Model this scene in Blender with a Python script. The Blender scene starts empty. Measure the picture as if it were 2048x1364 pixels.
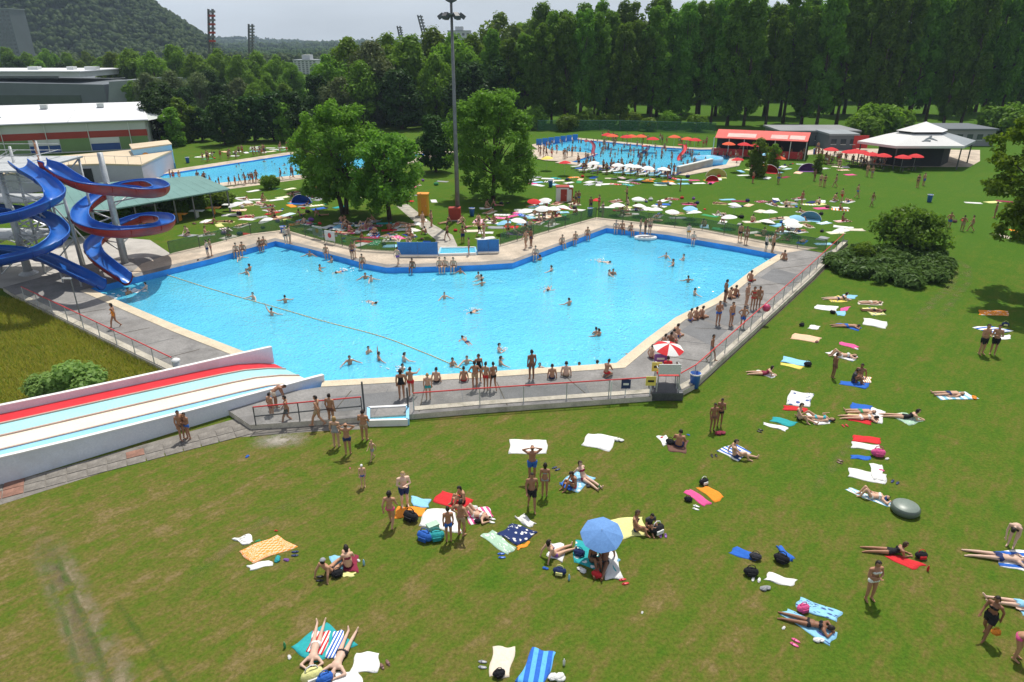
import bpy, bmesh, math, random
import numpy as np
from mathutils import Vector, Matrix
from mathutils.geometry import tessellate_polygon
R = math.radians
scene = bpy.context.scene
COL = scene.collection

# ------------------------------------------------------------------ camera, sky, sun, exposure
CAM_H, FPX, PITCH = 18.0, 1380.0, math.atan(602 / 1380.0)
cam_data = bpy.data.cameras.new('camera')
cam_data.sensor_width = 36.0
cam_data.lens = 36.0 * FPX / 2048.0
cam_data.clip_start, cam_data.clip_end = 0.5, 12000
cam = bpy.data.objects.new('camera', cam_data)
COL.objects.link(cam)
cam.location = (0, 0, CAM_H)
cam.rotation_euler = (math.pi / 2 - PITCH, 0, 0)
scene.camera = cam

SUN_EL, SUN_AZ = R(66), R(13)          # azimuth measured from +Y towards +X
world = bpy.data.worlds.new('World')
scene.world = world
world.use_nodes = True
wn, wl = world.node_tree.nodes, world.node_tree.links
wn.clear()
w_out = wn.new('ShaderNodeOutputWorld')
w_bg = wn.new('ShaderNodeBackground')
w_bg.inputs['Strength'].default_value = 0.085
w_sky = wn.new('ShaderNodeTexSky')
w_sky.sky_type = 'NISHITA'
w_sky.sun_disc = False
w_sky.sun_elevation = SUN_EL
w_sky.sun_rotation = SUN_AZ
w_sky.dust_density = 3.0
w_sky.air_density = 1.0
w_tc = wn.new('ShaderNodeTexCoord')
w_map = wn.new('ShaderNodeMapping')
w_map.inputs['Scale'].default_value = (1, 1, 5)
w_noise = wn.new('ShaderNodeTexNoise')
w_noise.inputs['Scale'].default_value = 2.2
w_noise.inputs['Detail'].default_value = 6
w_ramp = wn.new('ShaderNodeMapRange')
w_ramp.inputs['From Min'].default_value = 0.3
w_ramp.inputs['From Max'].default_value = 0.68
w_ramp.inputs['To Min'].default_value = 0.55
w_ramp.inputs['To Max'].default_value = 0.95
w_mix = wn.new('ShaderNodeMixRGB')
w_mix.inputs['Color2'].default_value = (12.6, 13.2, 13.8, 1)      # thin white cloud sheet
wl.new(w_tc.outputs['Generated'], w_map.inputs['Vector'])
wl.new(w_map.outputs['Vector'], w_noise.inputs['Vector'])
wl.new(w_noise.outputs['Fac'], w_ramp.inputs['Value'])
w_sep = wn.new('ShaderNodeSeparateXYZ'); wl.new(w_tc.outputs['Generated'], w_sep.inputs[0])
w_el = wn.new('ShaderNodeMapRange')                       # haze veil thins out towards the zenith
w_el.inputs['From Min'].default_value = 0.0; w_el.inputs['From Max'].default_value = 0.6
w_el.inputs['To Min'].default_value = 1.0; w_el.inputs['To Max'].default_value = 0.30
wl.new(w_sep.outputs['Z'], w_el.inputs['Value'])
w_mul = wn.new('ShaderNodeMath'); w_mul.operation = 'MULTIPLY'
wl.new(w_ramp.outputs['Result'], w_mul.inputs[0]); wl.new(w_el.outputs['Result'], w_mul.inputs[1])
wl.new(w_mul.outputs[0], w_mix.inputs['Fac'])
wl.new(w_sky.outputs['Color'], w_mix.inputs['Color1'])
wl.new(w_mix.outputs['Color'], w_bg.inputs['Color'])
wl.new(w_bg.outputs['Background'], w_out.inputs['Surface'])

sun_data = bpy.data.lights.new('sun', 'SUN')
sun_data.energy = 4.6
sun_data.angle = R(0.53)
sun_data.color = (1.0, 0.955, 0.87)
sun = bpy.data.objects.new('sun', sun_data)
COL.objects.link(sun)
S = Vector((math.sin(SUN_AZ) * math.cos(SUN_EL), math.cos(SUN_AZ) * math.cos(SUN_EL), math.sin(SUN_EL)))
sun.rotation_euler = S.to_track_quat('Z', 'Y').to_euler()

scene.view_settings.view_transform = 'Standard'
scene.view_settings.look = 'None'
scene.view_settings.exposure = 0.0
scene.view_settings.gamma = 1.0
scene.view_settings.use_curve_mapping = False
scene.cycles.max_bounces = 6
scene.cycles.transparent_max_bounces = 12
scene.cycles.use_denoising = True

# ------------------------------------------------------------------ helpers
def at(px, py, z=0.0):
    """ground point seen at a photograph pixel, on the level z"""
    dx = (px - 1024) / FPX
    dy = -(py - 682) / FPX
    vy = math.cos(PITCH) + dy * math.sin(PITCH)
    vz = -math.sin(PITCH) + dy * math.cos(PITCH)
    t = (z - CAM_H) / vz
    return Vector((dx * t, vy * t, z))

def ats(pts, z=0.0):
    return [at(p[0], p[1], z) for p in pts]

class MB:
    def __init__(s):
        s.v, s.f, s.m = [], [], []
    def add(s, vs, fs, mi=0):
        o = len(s.v)
        s.v += [tuple(p) for p in vs]
        s.f += [tuple(i + o for i in f) for f in fs]
        s.m += [mi] * len(fs)
        return s
    def box(s, c, d, rz=0.0, mi=0, tilt=None):
        cx, cy, cz = c
        hx, hy, hz = d[0] / 2, d[1] / 2, d[2] / 2
        M = Matrix.Rotation(rz, 3, 'Z')
        if tilt is not None:
            M = M @ tilt
        vs = [M @ Vector((x, y, z)) + Vector(c) for z in (-hz, hz) for x, y in ((-hx, -hy), (hx, -hy), (hx, hy), (-hx, hy))]
        return s.add(vs, [(3, 2, 1, 0), (4, 5, 6, 7), (0, 1, 5, 4), (1, 2, 6, 5), (2, 3, 7, 6), (3, 0, 4, 7)], mi)
    def prism(s, poly, z0, z1, mi=0, top=True, bottom=True):
        n = len(poly)
        vs = [(p[0], p[1], z0) for p in poly] + [(p[0], p[1], z1) for p in poly]
        fs = [(i, (i + 1) % n, n + (i + 1) % n, n + i) for i in range(n)]
        for tri in tessellate_polygon([[Vector((p[0], p[1], 0)) for p in poly]]):
            if top: fs.append(tuple(n + i for i in tri))
            if bottom: fs.append(tuple(reversed(tri)))
        return s.add(vs, fs, mi)
    def tube(s, pts, r, n=6, mi=0, cap=True):
        pts = [Vector(p) for p in pts]
        rs = r if isinstance(r, (list, tuple)) else [r] * len(pts)
        vs, fs = [], []
        prev = None
        for i, p in enumerate(pts):
            d = (pts[min(i + 1, len(pts) - 1)] - pts[max(i - 1, 0)])
            if d.length < 1e-9: d = Vector((0, 0, 1))
            d.normalize()
            ref = Vector((0, 0, 1)) if abs(d.z) < 0.95 else Vector((1, 0, 0))
            u = d.cross(ref).normalized() if prev is None else (prev - d * prev.dot(d)).normalized()
            prev = u
            w = d.cross(u)
            for k in range(n):
                a = 2 * math.pi * k / n
                vs.append(p + (u * math.cos(a) + w * math.sin(a)) * rs[i])
        for i in range(len(pts) - 1):
            for k in range(n):
                k2 = (k + 1) % n
                fs.append((i * n + k, i * n + k2, (i + 1) * n + k2, (i + 1) * n + k))
        if cap:
            fs.append(tuple(reversed(range(n))))
            fs.append(tuple((len(pts) - 1) * n + k for k in range(n)))
        return s.add(vs, fs, mi)
    def ell(s, c, r, nu=10, nv=7, mi=0, M=None, jitter=0, rng=None):
        c = Vector(c)
        vs, fs = [], []
        for j in range(nv + 1):
            t = math.pi * j / nv
            for i in range(nu):
                a = 2 * math.pi * i / nu
                k = 1 + (rng.uniform(-jitter, jitter) if jitter else 0)
                p = Vector((r[0] * math.sin(t) * math.cos(a) * k, r[1] * math.sin(t) * math.sin(a) * k, r[2] * math.cos(t) * k))
                if M is not None: p = M @ p
                vs.append(c + p)
        for j in range(nv):
            for i in range(nu):
                i2 = (i + 1) % nu
                fs.append((j * nu + i, (j + 1) * nu + i, (j + 1) * nu + i2, j * nu + i2))
        return s.add(vs, fs, mi)
    def lathe(s, prof, n=16, c=(0, 0, 0), mi=0):
        vs, fs = [], []
        for r, z in prof:
            for k in range(n):
                a = 2 * math.pi * k / n
                vs.append((c[0] + r * math.cos(a), c[1] + r * math.sin(a), c[2] + z))
        for j in range(len(prof) - 1):
            for k in range(n):
                k2 = (k + 1) % n
                fs.append((j * n + k, j * n + k2, (j + 1) * n + k2, (j + 1) * n + k))
        return s.add(vs, fs, mi)
    def strip(s, line, width, z0, z1, side=0.0, mi=0, closed=False):
        """a kerb-like bar along a polyline; side shifts it to the left of travel"""
        L = [Vector((p[0], p[1], 0)) for p in line]
        n = len(L)
        a, b = [], []
        for i in range(n):
            if closed:
                d0, d1 = L[i] - L[i - 1], L[(i + 1) % n] - L[i]
            else:
                d0 = L[i] - L[i - 1] if i else L[1] - L[0]
                d1 = L[i + 1] - L[i] if i < n - 1 else L[i] - L[i - 1]
            n0 = Vector((-d0.y, d0.x, 0)).normalized()
            n1 = Vector((-d1.y, d1.x, 0)).normalized()
            m = (n0 + n1).normalized()
            m = m / max(0.35, m.dot(n0))
            a.append(L[i] + m * (side - width / 2))
            b.append(L[i] + m * (side + width / 2))
        vs = []
        for i in range(n):
            vs += [(a[i].x, a[i].y, z0), (b[i].x, b[i].y, z0), (b[i].x, b[i].y, z1), (a[i].x, a[i].y, z1)]
        fs = []
        rng = n if closed else n - 1
        for i in range(rng):
            o, q = i * 4, ((i + 1) % n) * 4
            for k in range(4):
                k2 = (k + 1) % 4
                fs.append((o + k, o + k2, q + k2, q + k))
        if not closed:
            fs.append((0, 3, 2, 1)); q = (n - 1) * 4; fs.append((q, q + 1, q + 2, q + 3))
        return s.add(vs, fs, mi)
    def mesh(s, name, mats=None, smooth=False, bevel=0):
        me = bpy.data.meshes.new(name)
        me.from_pydata(s.v, [], s.f)
        for m in (mats or []):
            me.materials.append(m)
        if mats and len(mats) > 1:
            me.polygons.foreach_set('material_index', s.m)
        bm = bmesh.new(); bm.from_mesh(me)
        bmesh.ops.recalc_face_normals(bm, faces=bm.faces)
        if bevel:
            bmesh.ops.bevel(bm, geom=list(bm.edges), offset=bevel, segments=2, affect='EDGES', profile=0.6)
        bm.to_mesh(me); bm.free()
        if smooth:
            me.polygons.foreach_set('use_smooth', [True] * len(me.polygons))
        me.update()
        return me
    def obj(s, name, mat, parent=None, smooth=False, bevel=0, loc=None):
        me = s.mesh(name, mat if isinstance(mat, (list, tuple)) else [mat], smooth, bevel)
        return link(name, me, parent, loc)

def link(name, data, parent=None, loc=None):
    o = bpy.data.objects.new(name, data)
    COL.objects.link(o)
    if parent is not None: o.parent = parent
    if loc is not None: o.location = loc
    return o

def tag(o, label=None, cat=None, group=None, kind=None):
    if label: o['label'] = label
    if cat: o['category'] = cat
    if group: o['group'] = group
    if kind: o['kind'] = kind
    return o

def empty(name, loc, label, cat, group=None, rz=0.0):
    o = link(name, None, None, loc)
    o.empty_display_size = 0.3
    o.rotation_euler = (0, 0, rz)
    return tag(o, label, cat, group)

def np_mesh(name, V, Fq, mats, k=4, smooth=False):
    """fast mesh from numpy: V (n,3), Fq (m,k)"""
    me = bpy.data.meshes.new(name)
    m = len(Fq)
    me.vertices.add(len(V)); me.loops.add(m * k); me.polygons.add(m)
    me.vertices.foreach_set('co', np.asarray(V, dtype=np.float32).ravel())
    me.loops.foreach_set('vertex_index', np.asarray(Fq, dtype=np.int32).ravel())
    me.polygons.foreach_set('loop_start', np.arange(0, m * k, k, dtype=np.int32))
    me.polygons.foreach_set('loop_total', np.full(m, k, dtype=np.int32))
    if smooth: me.polygons.foreach_set('use_smooth', np.ones(m, dtype=bool))
    for x in mats: me.materials.append(x)
    me.update(calc_edges=True); me.validate()
    return me

# ------------------------------------------------------------------ materials
def new_mat(name):
    m = bpy.data.materials.new(name)
    m.use_nodes = True
    nt = m.node_tree
    return m, nt.nodes, nt.links, nt.nodes['Principled BSDF']

def noise_node(N, L, scale, detail=4, vec=None, rough=0.55):
    n = N.new('ShaderNodeTexNoise')
    n.inputs['Scale'].default_value = scale
    n.inputs['Detail'].default_value = detail
    n.inputs['Roughness'].default_value = rough
    if vec is not None: L.new(vec, n.inputs['Vector'])
    return n

def ramp_node(N, L, fac, stops):
    r = N.new('ShaderNodeValToRGB')
    e = r.color_ramp.elements
    while len(e) < len(stops): e.new(0.5)
    for i, (p, c) in enumerate(stops):
        e[i].position = p
        e[i].color = (c[0], c[1], c[2], 1)
    L.new(fac, r.inputs['Fac'])
    return r

def mix_node(N, L, a, b, fac, mode='MIX'):
    m = N.new('ShaderNodeMixRGB')
    m.blend_type = mode
    for sock, v in ((m.inputs['Color1'], a), (m.inputs['Color2'], b), (m.inputs['Fac'], fac)):
        if isinstance(v, (int, float)): sock.default_value = v
        elif isinstance(v, (tuple, list)): sock.default_value = (v[0], v[1], v[2], 1)
        else: L.new(v, sock)
    return m

def bump_node(N, L, b, height, strength, dist=0.02):
    n = N.new('ShaderNodeBump')
    n.inputs['Strength'].default_value = strength
    n.inputs['Distance'].default_value = dist
    L.new(height, n.inputs['Height'])
    L.new(n.outputs['Normal'], b.inputs['Normal'])

def worn(name, c, var=0.25, scale=1.5, rough=0.75, bump=0.15, fine=14, spec=0.3, metal=0.0, dirt=None):
    """a surface colour with blotchy wear and fine grain"""
    m, N, L, b = new_mat(name)
    tc = N.new('ShaderNodeTexCoord')
    n1 = noise_node(N, L, scale, 6, tc.outputs['Object'])
    n2 = noise_node(N, L, fine, 3, tc.outputs['Object'])
    lo = tuple(x * (1 - var) for x in c); hi = tuple(min(1, x * (1 + var * 0.7)) for x in c)
    r = ramp_node(N, L, n1.outputs['Fac'], [(0.3, lo), (0.7, hi)])
    mx = mix_node(N, L, r.outputs['Color'], (0.5, 0.5, 0.5), 0.35, 'OVERLAY')
    L.new(n2.outputs['Fac'], mx.inputs['Color2'])
    out = mx
    if dirt:
        n3 = noise_node(N, L, scale * 0.6, 8, tc.outputs['Object'], 0.7)
        rr = ramp_node(N, L, n3.outputs['Fac'], [(0.52, (0, 0, 0)), (0.66, (1, 1, 1))])
        out = mix_node(N, L, mx.outputs['Color'], dirt, 0.5)
        L.new(rr.outputs['Color'], out.inputs['Fac'])
    L.new(out.outputs['Color'], b.inputs['Base Color'])
    b.inputs['Roughness'].default_value = rough
    b.inputs['Specular IOR Level'].default_value = spec
    b.inputs['Metallic'].default_value = metal
    if bump: bump_node(N, L, b, n2.outputs['Fac'], bump)
    return m

def tint(name, rough=0.85, pattern='plain', second=(0.85, 0.85, 0.82), scale=6.0, spec=0.2, sheen=0.0):
    """cloth, skin and plastic that takes its colour from the object"""
    m, N, L, b = new_mat(name)
    oi = N.new('ShaderNodeObjectInfo')
    tc = N.new('ShaderNodeTexCoord')
    n2 = noise_node(N, L, 9, 4, tc.outputs['Object'])
    col = oi.outputs['Color']
    if pattern != 'plain':
        if pattern in ('stripe', 'cross'):
            w = N.new('ShaderNodeTexWave')
            w.bands_direction = 'X' if pattern == 'stripe' else 'Y'
            w.inputs['Scale'].default_value = scale
            w.inputs['Distortion'].default_value = 0.3
            L.new(tc.outputs['Generated'], w.inputs['Vector'])
            r = ramp_node(N, L, w.outputs['Fac'], [(0.46, (0, 0, 0)), (0.54, (1, 1, 1))])
        elif pattern == 'check':
            w = N.new('ShaderNodeTexChecker')
            w.inputs['Scale'].default_value = scale
            L.new(tc.outputs['Generated'], w.inputs['Vector'])
            r = ramp_node(N, L, w.outputs['Fac'], [(0.4, (0, 0, 0)), (0.6, (0.6, 0.6, 0.6))])
        else:
            w = N.new('ShaderNodeTexVoronoi')
            w.inputs['Scale'].default_value = scale
            L.new(tc.outputs['Generated'], w.inputs['Vector'])
            r = ramp_node(N, L, w.outputs['Distance'], [(0.26, (1, 1, 1)), (0.34, (0, 0, 0))])
        mx0 = mix_node(N, L, col, second, 0.5)
        L.new(r.outputs['Color'], mx0.inputs['Fac'])
        col = mx0.outputs['Color']
    mx = mix_node(N, L, col, (0.5, 0.5, 0.5), 0.22, 'OVERLAY')
    L.new(n2.outputs['Fac'], mx.inputs['Color2'])
    L.new(mx.outputs['Color'], b.inputs['Base Color'])
    b.inputs['Roughness'].default_value = rough
    b.inputs['Specular IOR Level'].default_value = spec
    if name.startswith('towel') or name == 'swimwear':
        n5 = noise_node(N, L, 5, 5, tc.outputs['Object'], .7)
        bump_node(N, L, b, n5.outputs['Fac'], .9, .06)
    return m

def leaf_mat(name, dark, light, trans=0.35, hue=0.1):
    m, N, L, b = new_mat(name)
    N.remove(b)
    g = N.new('ShaderNodeNewGeometry')
    oi = N.new('ShaderNodeObjectInfo')
    tc = N.new('ShaderNodeTexCoord')
    n1 = noise_node(N, L, 0.35, 3, tc.outputs['Object'])
    r = ramp_node(N, L, g.outputs['Random Per Island'], [(0.0, dark), (1.0, light)])
    tone = tuple(0.5 * (a + c) for a, c in zip(dark, light))
    m1 = mix_node(N, L, r.outputs['Color'], (tone[0] * 1.35, tone[1] * 1.25, tone[2] * 0.8), 0.4)
    L.new(n1.outputs['Fac'], m1.inputs['Fac'])
    hs = N.new('ShaderNodeHueSaturation')
    mr = N.new('ShaderNodeMapRange')
    mr.inputs['To Min'].default_value = 0.5 - 0.035 * hue * 10 * 0.5
    mr.inputs['To Max'].default_value = 0.5 + 0.03 * hue * 10 * 0.5
    L.new(oi.outputs['Random'], mr.inputs['Value'])
    L.new(mr.outputs['Result'], hs.inputs['Hue'])
    mv = N.new('ShaderNodeMapRange')
    mv.inputs['To Min'].default_value = 0.72
    mv.inputs['To Max'].default_value = 1.3
    L.new(oi.outputs['Random'], mv.inputs['Value'])
    L.new(mv.outputs['Result'], hs.inputs['Value'])
    L.new(m1.outputs['Color'], hs.inputs['Color'])
    d = N.new('ShaderNodeBsdfDiffuse')
    t = N.new('ShaderNodeBsdfTranslucent')
    gl = N.new('ShaderNodeBsdfGlossy')
    gl.inputs['Roughness'].default_value = 0.45
    gl.inputs['Color'].default_value = (0.7, 0.75, 0.7, 1)
    L.new(hs.outputs['Color'], d.inputs['Color'])
    mt = mix_node(N, L, hs.outputs['Color'], (1.15, 1.2, 0.45), 0.5, 'MULTIPLY')
    L.new(mt.outputs['Color'], t.inputs['Color'])
    s1 = N.new('ShaderNodeMixShader'); s1.inputs[0].default_value = trans
    s2 = N.new('ShaderNodeMixShader'); s2.inputs[0].default_value = 0.012
    L.new(d.outputs[0], s1.inputs[1]); L.new(t.outputs[0], s1.inputs[2])
    L.new(s1.outputs[0], s2.inputs[1]); L.new(gl.outputs[0], s2.inputs[2])
    L.new(s2.outputs[0], N['Material Output'].inputs['Surface'])
    return m

def veil(name, c, alpha, scale=None):
    """netting: part lets light through"""
    m, N, L, b = new_mat(name)
    b.inputs['Base Color'].default_value = (*c, 1)
    b.inputs['Roughness'].default_value = 0.8
    if scale:
        tc = N.new('ShaderNodeTexCoord')
        n = noise_node(N, L, scale, 3, tc.outputs['Object'])
        mr = N.new('ShaderNodeMapRange')
        mr.inputs['To Min'].default_value = alpha - 0.15
        mr.inputs['To Max'].default_value = alpha + 0.15
        L.new(n.outputs['Fac'], mr.inputs['Value'])
        L.new(mr.outputs['Result'], b.inputs['Alpha'])
    else:
        b.inputs['Alpha'].default_value = alpha
    return m

def lawn_material():
    m, N, L, b = new_mat('lawn_grass')
    tc = N.new('ShaderNodeTexCoord')
    P = tc.outputs['Object']
    sep = N.new('ShaderNodeSeparateXYZ'); L.new(P, sep.inputs[0])
    mp0 = N.new('ShaderNodeMapping'); mp0.inputs['Rotation'].default_value = (0, 0, R(42)); L.new(P, mp0.inputs['Vector'])
    mp = N.new('ShaderNodeMapping'); mp.inputs['Scale'].default_value = (1.5, 0.12, 1); L.new(mp0.outputs['Vector'], mp.inputs['Vector'])
    def add(a, b, ka, kb):
        x = N.new('ShaderNodeMath'); x.operation = 'MULTIPLY'; x.inputs[1].default_value = ka
        L.new(a, x.inputs[0]) if not isinstance(a, float) else setattr(x.inputs[0], 'default_value', a)
        y = N.new('ShaderNodeMath'); y.operation = 'MULTIPLY_ADD'; y.inputs[1].default_value = kb
        L.new(b, y.inputs[0]); L.new(x.outputs[0], y.inputs[2])
        return y.outputs[0]
    nb = noise_node(N, L, 0.05, 3, P).outputs['Fac']
    n4 = noise_node(N, L, 0.22, 4, P, .6).outputs['Fac']
    n1 = noise_node(N, L, 1.0, 5, P, .65).outputs['Fac']
    n02 = noise_node(N, L, 4.5, 5, P, .7).outputs['Fac']
    st = noise_node(N, L, 0.8, 4, mp.outputs['Vector'], .6).outputs['Fac']
    near = N.new('ShaderNodeMapRange')          # the trodden near meadow is drier than the watered lawn beyond
    near.inputs['From Min'].default_value = 75; near.inputs['From Max'].default_value = 18
    near.inputs['To Min'].default_value = -.075; near.inputs['To Max'].default_value = .050
    L.new(sep.outputs['Y'], near.inputs['Value'])
    left = N.new('ShaderNodeMapRange'); left.inputs['From Min'].default_value = 12; left.inputs['From Max'].default_value = -16
    left.inputs['To Min'].default_value = -.05; left.inputs['To Max'].default_value = .06
    L.new(sep.outputs['X'], left.inputs['Value'])
    v = add(nb, n4, .20, .40)
    v = add(v, n1, 1.0, .55)
    v = add(v, n02, 1.0, .40)
    v = add(v, st, 1.0, .45)
    mp2 = N.new('ShaderNodeMapping'); mp2.inputs['Scale'].default_value = (3.4, 0.9, 1); L.new(mp0.outputs['Vector'], mp2.inputs['Vector'])
    st2 = noise_node(N, L, 1.0, 5, mp2.outputs['Vector'], .7).outputs['Fac']
    v = add(v, st2, 1.0, .60)
    v = add(v, near.outputs['Result'], 1.0, 2.0)
    v = add(v, left.outputs['Result'], 1.0, 1.0)
    mr = N.new('ShaderNodeMapRange'); mr.inputs['From Min'].default_value = 1.10; mr.inputs['From Max'].default_value = 1.62
    L.new(v, mr.inputs['Value'])
    r = ramp_node(N, L, mr.outputs['Result'], [(0.0, (0.054, 0.124, 0.010)), (.26, (0.070, 0.130, 0.011)), (.50, (0.094, 0.128, 0.016)), (.74, (0.135, 0.122, 0.030)), (1.0, (0.195, 0.148, 0.066))])
    f2 = noise_node(N, L, 8, 5, P, 0.8)
    c3 = mix_node(N, L, r.outputs['Color'], (0.5, 0.5, 0.5), 0.85, 'OVERLAY')
    L.new(f2.outputs['Fac'], c3.inputs['Color2'])
    L.new(c3.outputs['Color'], b.inputs['Base Color'])
    b.inputs['Roughness'].default_value = 0.95
    b.inputs['Specular IOR Level'].default_value = 0.08
    bump_node(N, L, b, f2.outputs['Fac'], 0.8, 0.06)
    return m

def water_material(name, tintc, rough=0.06, scale=1.0, bump=0.40, scat=(0.14, 0.70, 1.0), turbid=.68):
    m, N, L, b = new_mat(name)
    N.remove(b)
    tc = N.new('ShaderNodeTexCoord')
    n1 = noise_node(N, L, 1.5 * scale, 4, tc.outputs['Object'], 0.6)
    n2 = noise_node(N, L, 5.0 * scale, 3, tc.outputs['Object'], 0.6)
    add = N.new('ShaderNodeMath'); add.operation = 'ADD'
    L.new(n1.outputs['Fac'], add.inputs[0]); L.new(n2.outputs['Fac'], add.inputs[1])
    bp = N.new('ShaderNodeBump'); bp.inputs['Strength'].default_value = bump; bp.inputs['Distance'].default_value = 0.35
    L.new(add.outputs[0], bp.inputs['Height'])
    tr = N.new('ShaderNodeBsdfTransparent'); tr.inputs['Color'].default_value = (*tintc, 1)
    gl = N.new('ShaderNodeBsdfGlossy'); gl.inputs['Roughness'].default_value = rough
    fr = N.new('ShaderNodeFresnel'); fr.inputs['IOR'].default_value = 1.33
    L.new(bp.outputs['Normal'], gl.inputs['Normal']); L.new(bp.outputs['Normal'], fr.inputs['Normal'])
    # chalky bathing water: half clear, half scattering
    df = N.new('ShaderNodeBsdfDiffuse')
    L.new(bp.outputs['Normal'], df.inputs['Normal'])
    big = noise_node(N, L, .12, 3, tc.outputs['Object'])
    rc = ramp_node(N, L, big.outputs['Fac'], [(.3, tuple(x * .9 for x in scat)), (.7, tuple(min(1, x * 1.1) for x in scat))])
    L.new(rc.outputs['Color'], df.inputs['Color'])
    ms = N.new('ShaderNodeMixShader'); ms.inputs[0].default_value = turbid
    L.new(tr.outputs[0], ms.inputs[1]); L.new(df.outputs[0], ms.inputs[2])
    mx = N.new('ShaderNodeMixShader')
    L.new(fr.outputs[0], mx.inputs[0]); L.new(ms.outputs[0], mx.inputs[1]); L.new(gl.outputs[0], mx.inputs[2])
    L.new(mx.outputs[0], N['Material Output'].inputs['Surface'])
    return m

def pool_floor_material(name, c):
    m, N, L, b = new_mat(name)
    tc = N.new('ShaderNodeTexCoord')
    n1 = noise_node(N, L, 0.25, 4, tc.outputs['Object'])
    vo = N.new('ShaderNodeTexVoronoi'); vo.feature = 'SMOOTH_F1'
    vo.inputs['Scale'].default_value = 1.1
    n0 = noise_node(N, L, 1.6, 3, tc.outputs['Object'])
    mxv = mix_node(N, L, tc.outputs['Object'], n0.outputs['Color'], 0.35)
    L.new(mxv.outputs['Color'], vo.inputs['Vector'])
    r = ramp_node(N, L, n1.outputs['Fac'], [(0.3, tuple(x * 0.9 for x in c)), (0.7, tuple(min(1, x * 1.08) for x in c))])
    r2 = ramp_node(N, L, vo.outputs['Distance'], [(0.15, (0.44, 0.44, 0.44)), (0.7, (0.6, 0.6, 0.6))])
    mx = mix_node(N, L, r.outputs['Color'], r2.outputs['Color'], 0.55, 'OVERLAY')
    L.new(mx.outputs['Color'], b.inputs['Base Color'])
    b.inputs['Roughness'].default_value = 0.6
    return m

M = {}
M['lawn'] = lawn_material()
M['water'] = water_material('pool_water', (0.70, 0.92, 1.0))
M['pool_floor'] = pool_floor_material('pool_floor_paint', (0.18, 0.66, 0.88))
M['pool_wall'] = worn('pool_wall_paint', (0.04, 0.28, 0.74), 0.2, 0.8, 0.5)
M['deck'] = worn('grey_deck', (0.235, 0.228, 0.22), 0.22, 0.7, 0.9, 0.3, 9, dirt=(0.16, 0.155, 0.15))
M['deck_dark'] = worn('dark_deck_panel', (0.165, 0.168, 0.172), 0.15, 0.9, 0.9, 0.3)
M['deck_beige'] = worn('beige_deck', (0.50, 0.42, 0.33), 0.3, 0.45, 0.9, 0.3, 7, dirt=(0.33, 0.29, 0.24))
M['coping'] = worn('cream_coping', (0.57, 0.49, 0.36), 0.14, 1.0, 0.8, 0.15)
M['kerb'] = worn('pale_kerb', (0.52, 0.48, 0.40), 0.2, 1.1, 0.9, 0.3, dirt=(0.3, 0.28, 0.22))
M['dark_brown'] = worn('dark_brown_surface', (0.085, 0.07, 0.05), 0.4, 1.4, 0.95, 0.5)
M['gravel'] = worn('pale_gravel', (0.40, 0.37, 0.32), 0.3, 1.6, 0.95, 0.6, 20)
M['paver_grey'] = worn('grey_paver', (0.20, 0.185, 0.165), 0.3, 1.5, 0.9, 0.3)
M['paver_red'] = worn('red_paver', (0.25, 0.135, 0.10), 0.3, 1.5, 0.9, 0.3)
M['concrete'] = worn('concrete', (0.42, 0.40, 0.37), 0.2, 0.6, 0.9, 0.25)
M['white'] = worn('white_paint', (0.74, 0.74, 0.73), 0.08, 1.2, 0.5, 0.05)
M['white_wall'] = worn('white_slide_wall', (0.62, 0.66, 0.73), 0.06, 0.4, 0.35, 0.03, dirt=(0.54, 0.56, 0.60))
M['slide_red'] = worn('red_lane', (0.70, 0.028, 0.035), 0.1, 0.7, 0.3, 0.02, spec=0.5)
M['slide_aqua'] = worn('aqua_lane', (0.36, 0.66, 0.70), 0.07, 0.6, 0.3, 0.02, spec=0.5)
M['slide_cream'] = worn('cream_lane', (0.78, 0.71, 0.58), 0.06, 0.6, 0.3, 0.02, spec=0.5)
M['slide_sky'] = worn('sky_lane', (0.28, 0.58, 0.82), 0.08, 0.6, 0.3, 0.02, spec=0.5)
M['lane_rib'] = worn('lane_rib', (0.50, 0.36, 0.30), 0.1, 0.8, 0.5, 0.0)
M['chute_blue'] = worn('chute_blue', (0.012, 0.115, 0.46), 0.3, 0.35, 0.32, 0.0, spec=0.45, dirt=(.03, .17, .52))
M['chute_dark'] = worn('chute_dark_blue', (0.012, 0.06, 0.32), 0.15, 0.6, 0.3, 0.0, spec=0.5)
M['chute_red'] = worn('chute_red', (0.34, 0.028, 0.022), 0.25, 0.5, 0.45, 0.0, spec=0.4, dirt=(.22, .03, .03))
M['steel'] = worn('galvanised_steel', (0.50, 0.52, 0.53), 0.15, 1.8, 0.45, 0.05, metal=0.35)
M['dark_steel'] = worn('dark_steel', (0.09, 0.095, 0.10), 0.2, 1.5, 0.5, 0.05, metal=0.3)
M['mast'] = worn('mast_steel', (0.17, 0.175, 0.175), 0.2, 1.5, 0.55, 0.05, metal=0.3)
M['red_paint'] = worn('red_paint', (0.55, 0.05, 0.05), 0.12, 1.2, 0.5, 0.0)
M['green_roof'] = worn('green_metal_roof', (0.13, 0.26, 0.235), 0.12, 0.4, 0.45, 0.0)
M['white_roof'] = worn('white_membrane_roof', (0.70, 0.71, 0.74), 0.05, 0.12, 0.55, 0.0)
M['grey_clad'] = worn('grey_cladding', (0.13, 0.15, 0.17), 0.1, 0.15, 0.6, 0.0)
M['dark'] = worn('dark_interior', (0.025, 0.028, 0.03), 0.2, 0.5, 0.8, 0.0)
M['lilac'] = worn('lilac_wall', (0.42, 0.42, 0.50), 0.08, 0.3, 0.8, 0.05)
M['beige'] = worn('beige_terrace', (0.56, 0.46, 0.33), 0.12, 0.25, 0.9, 0.1)
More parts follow.
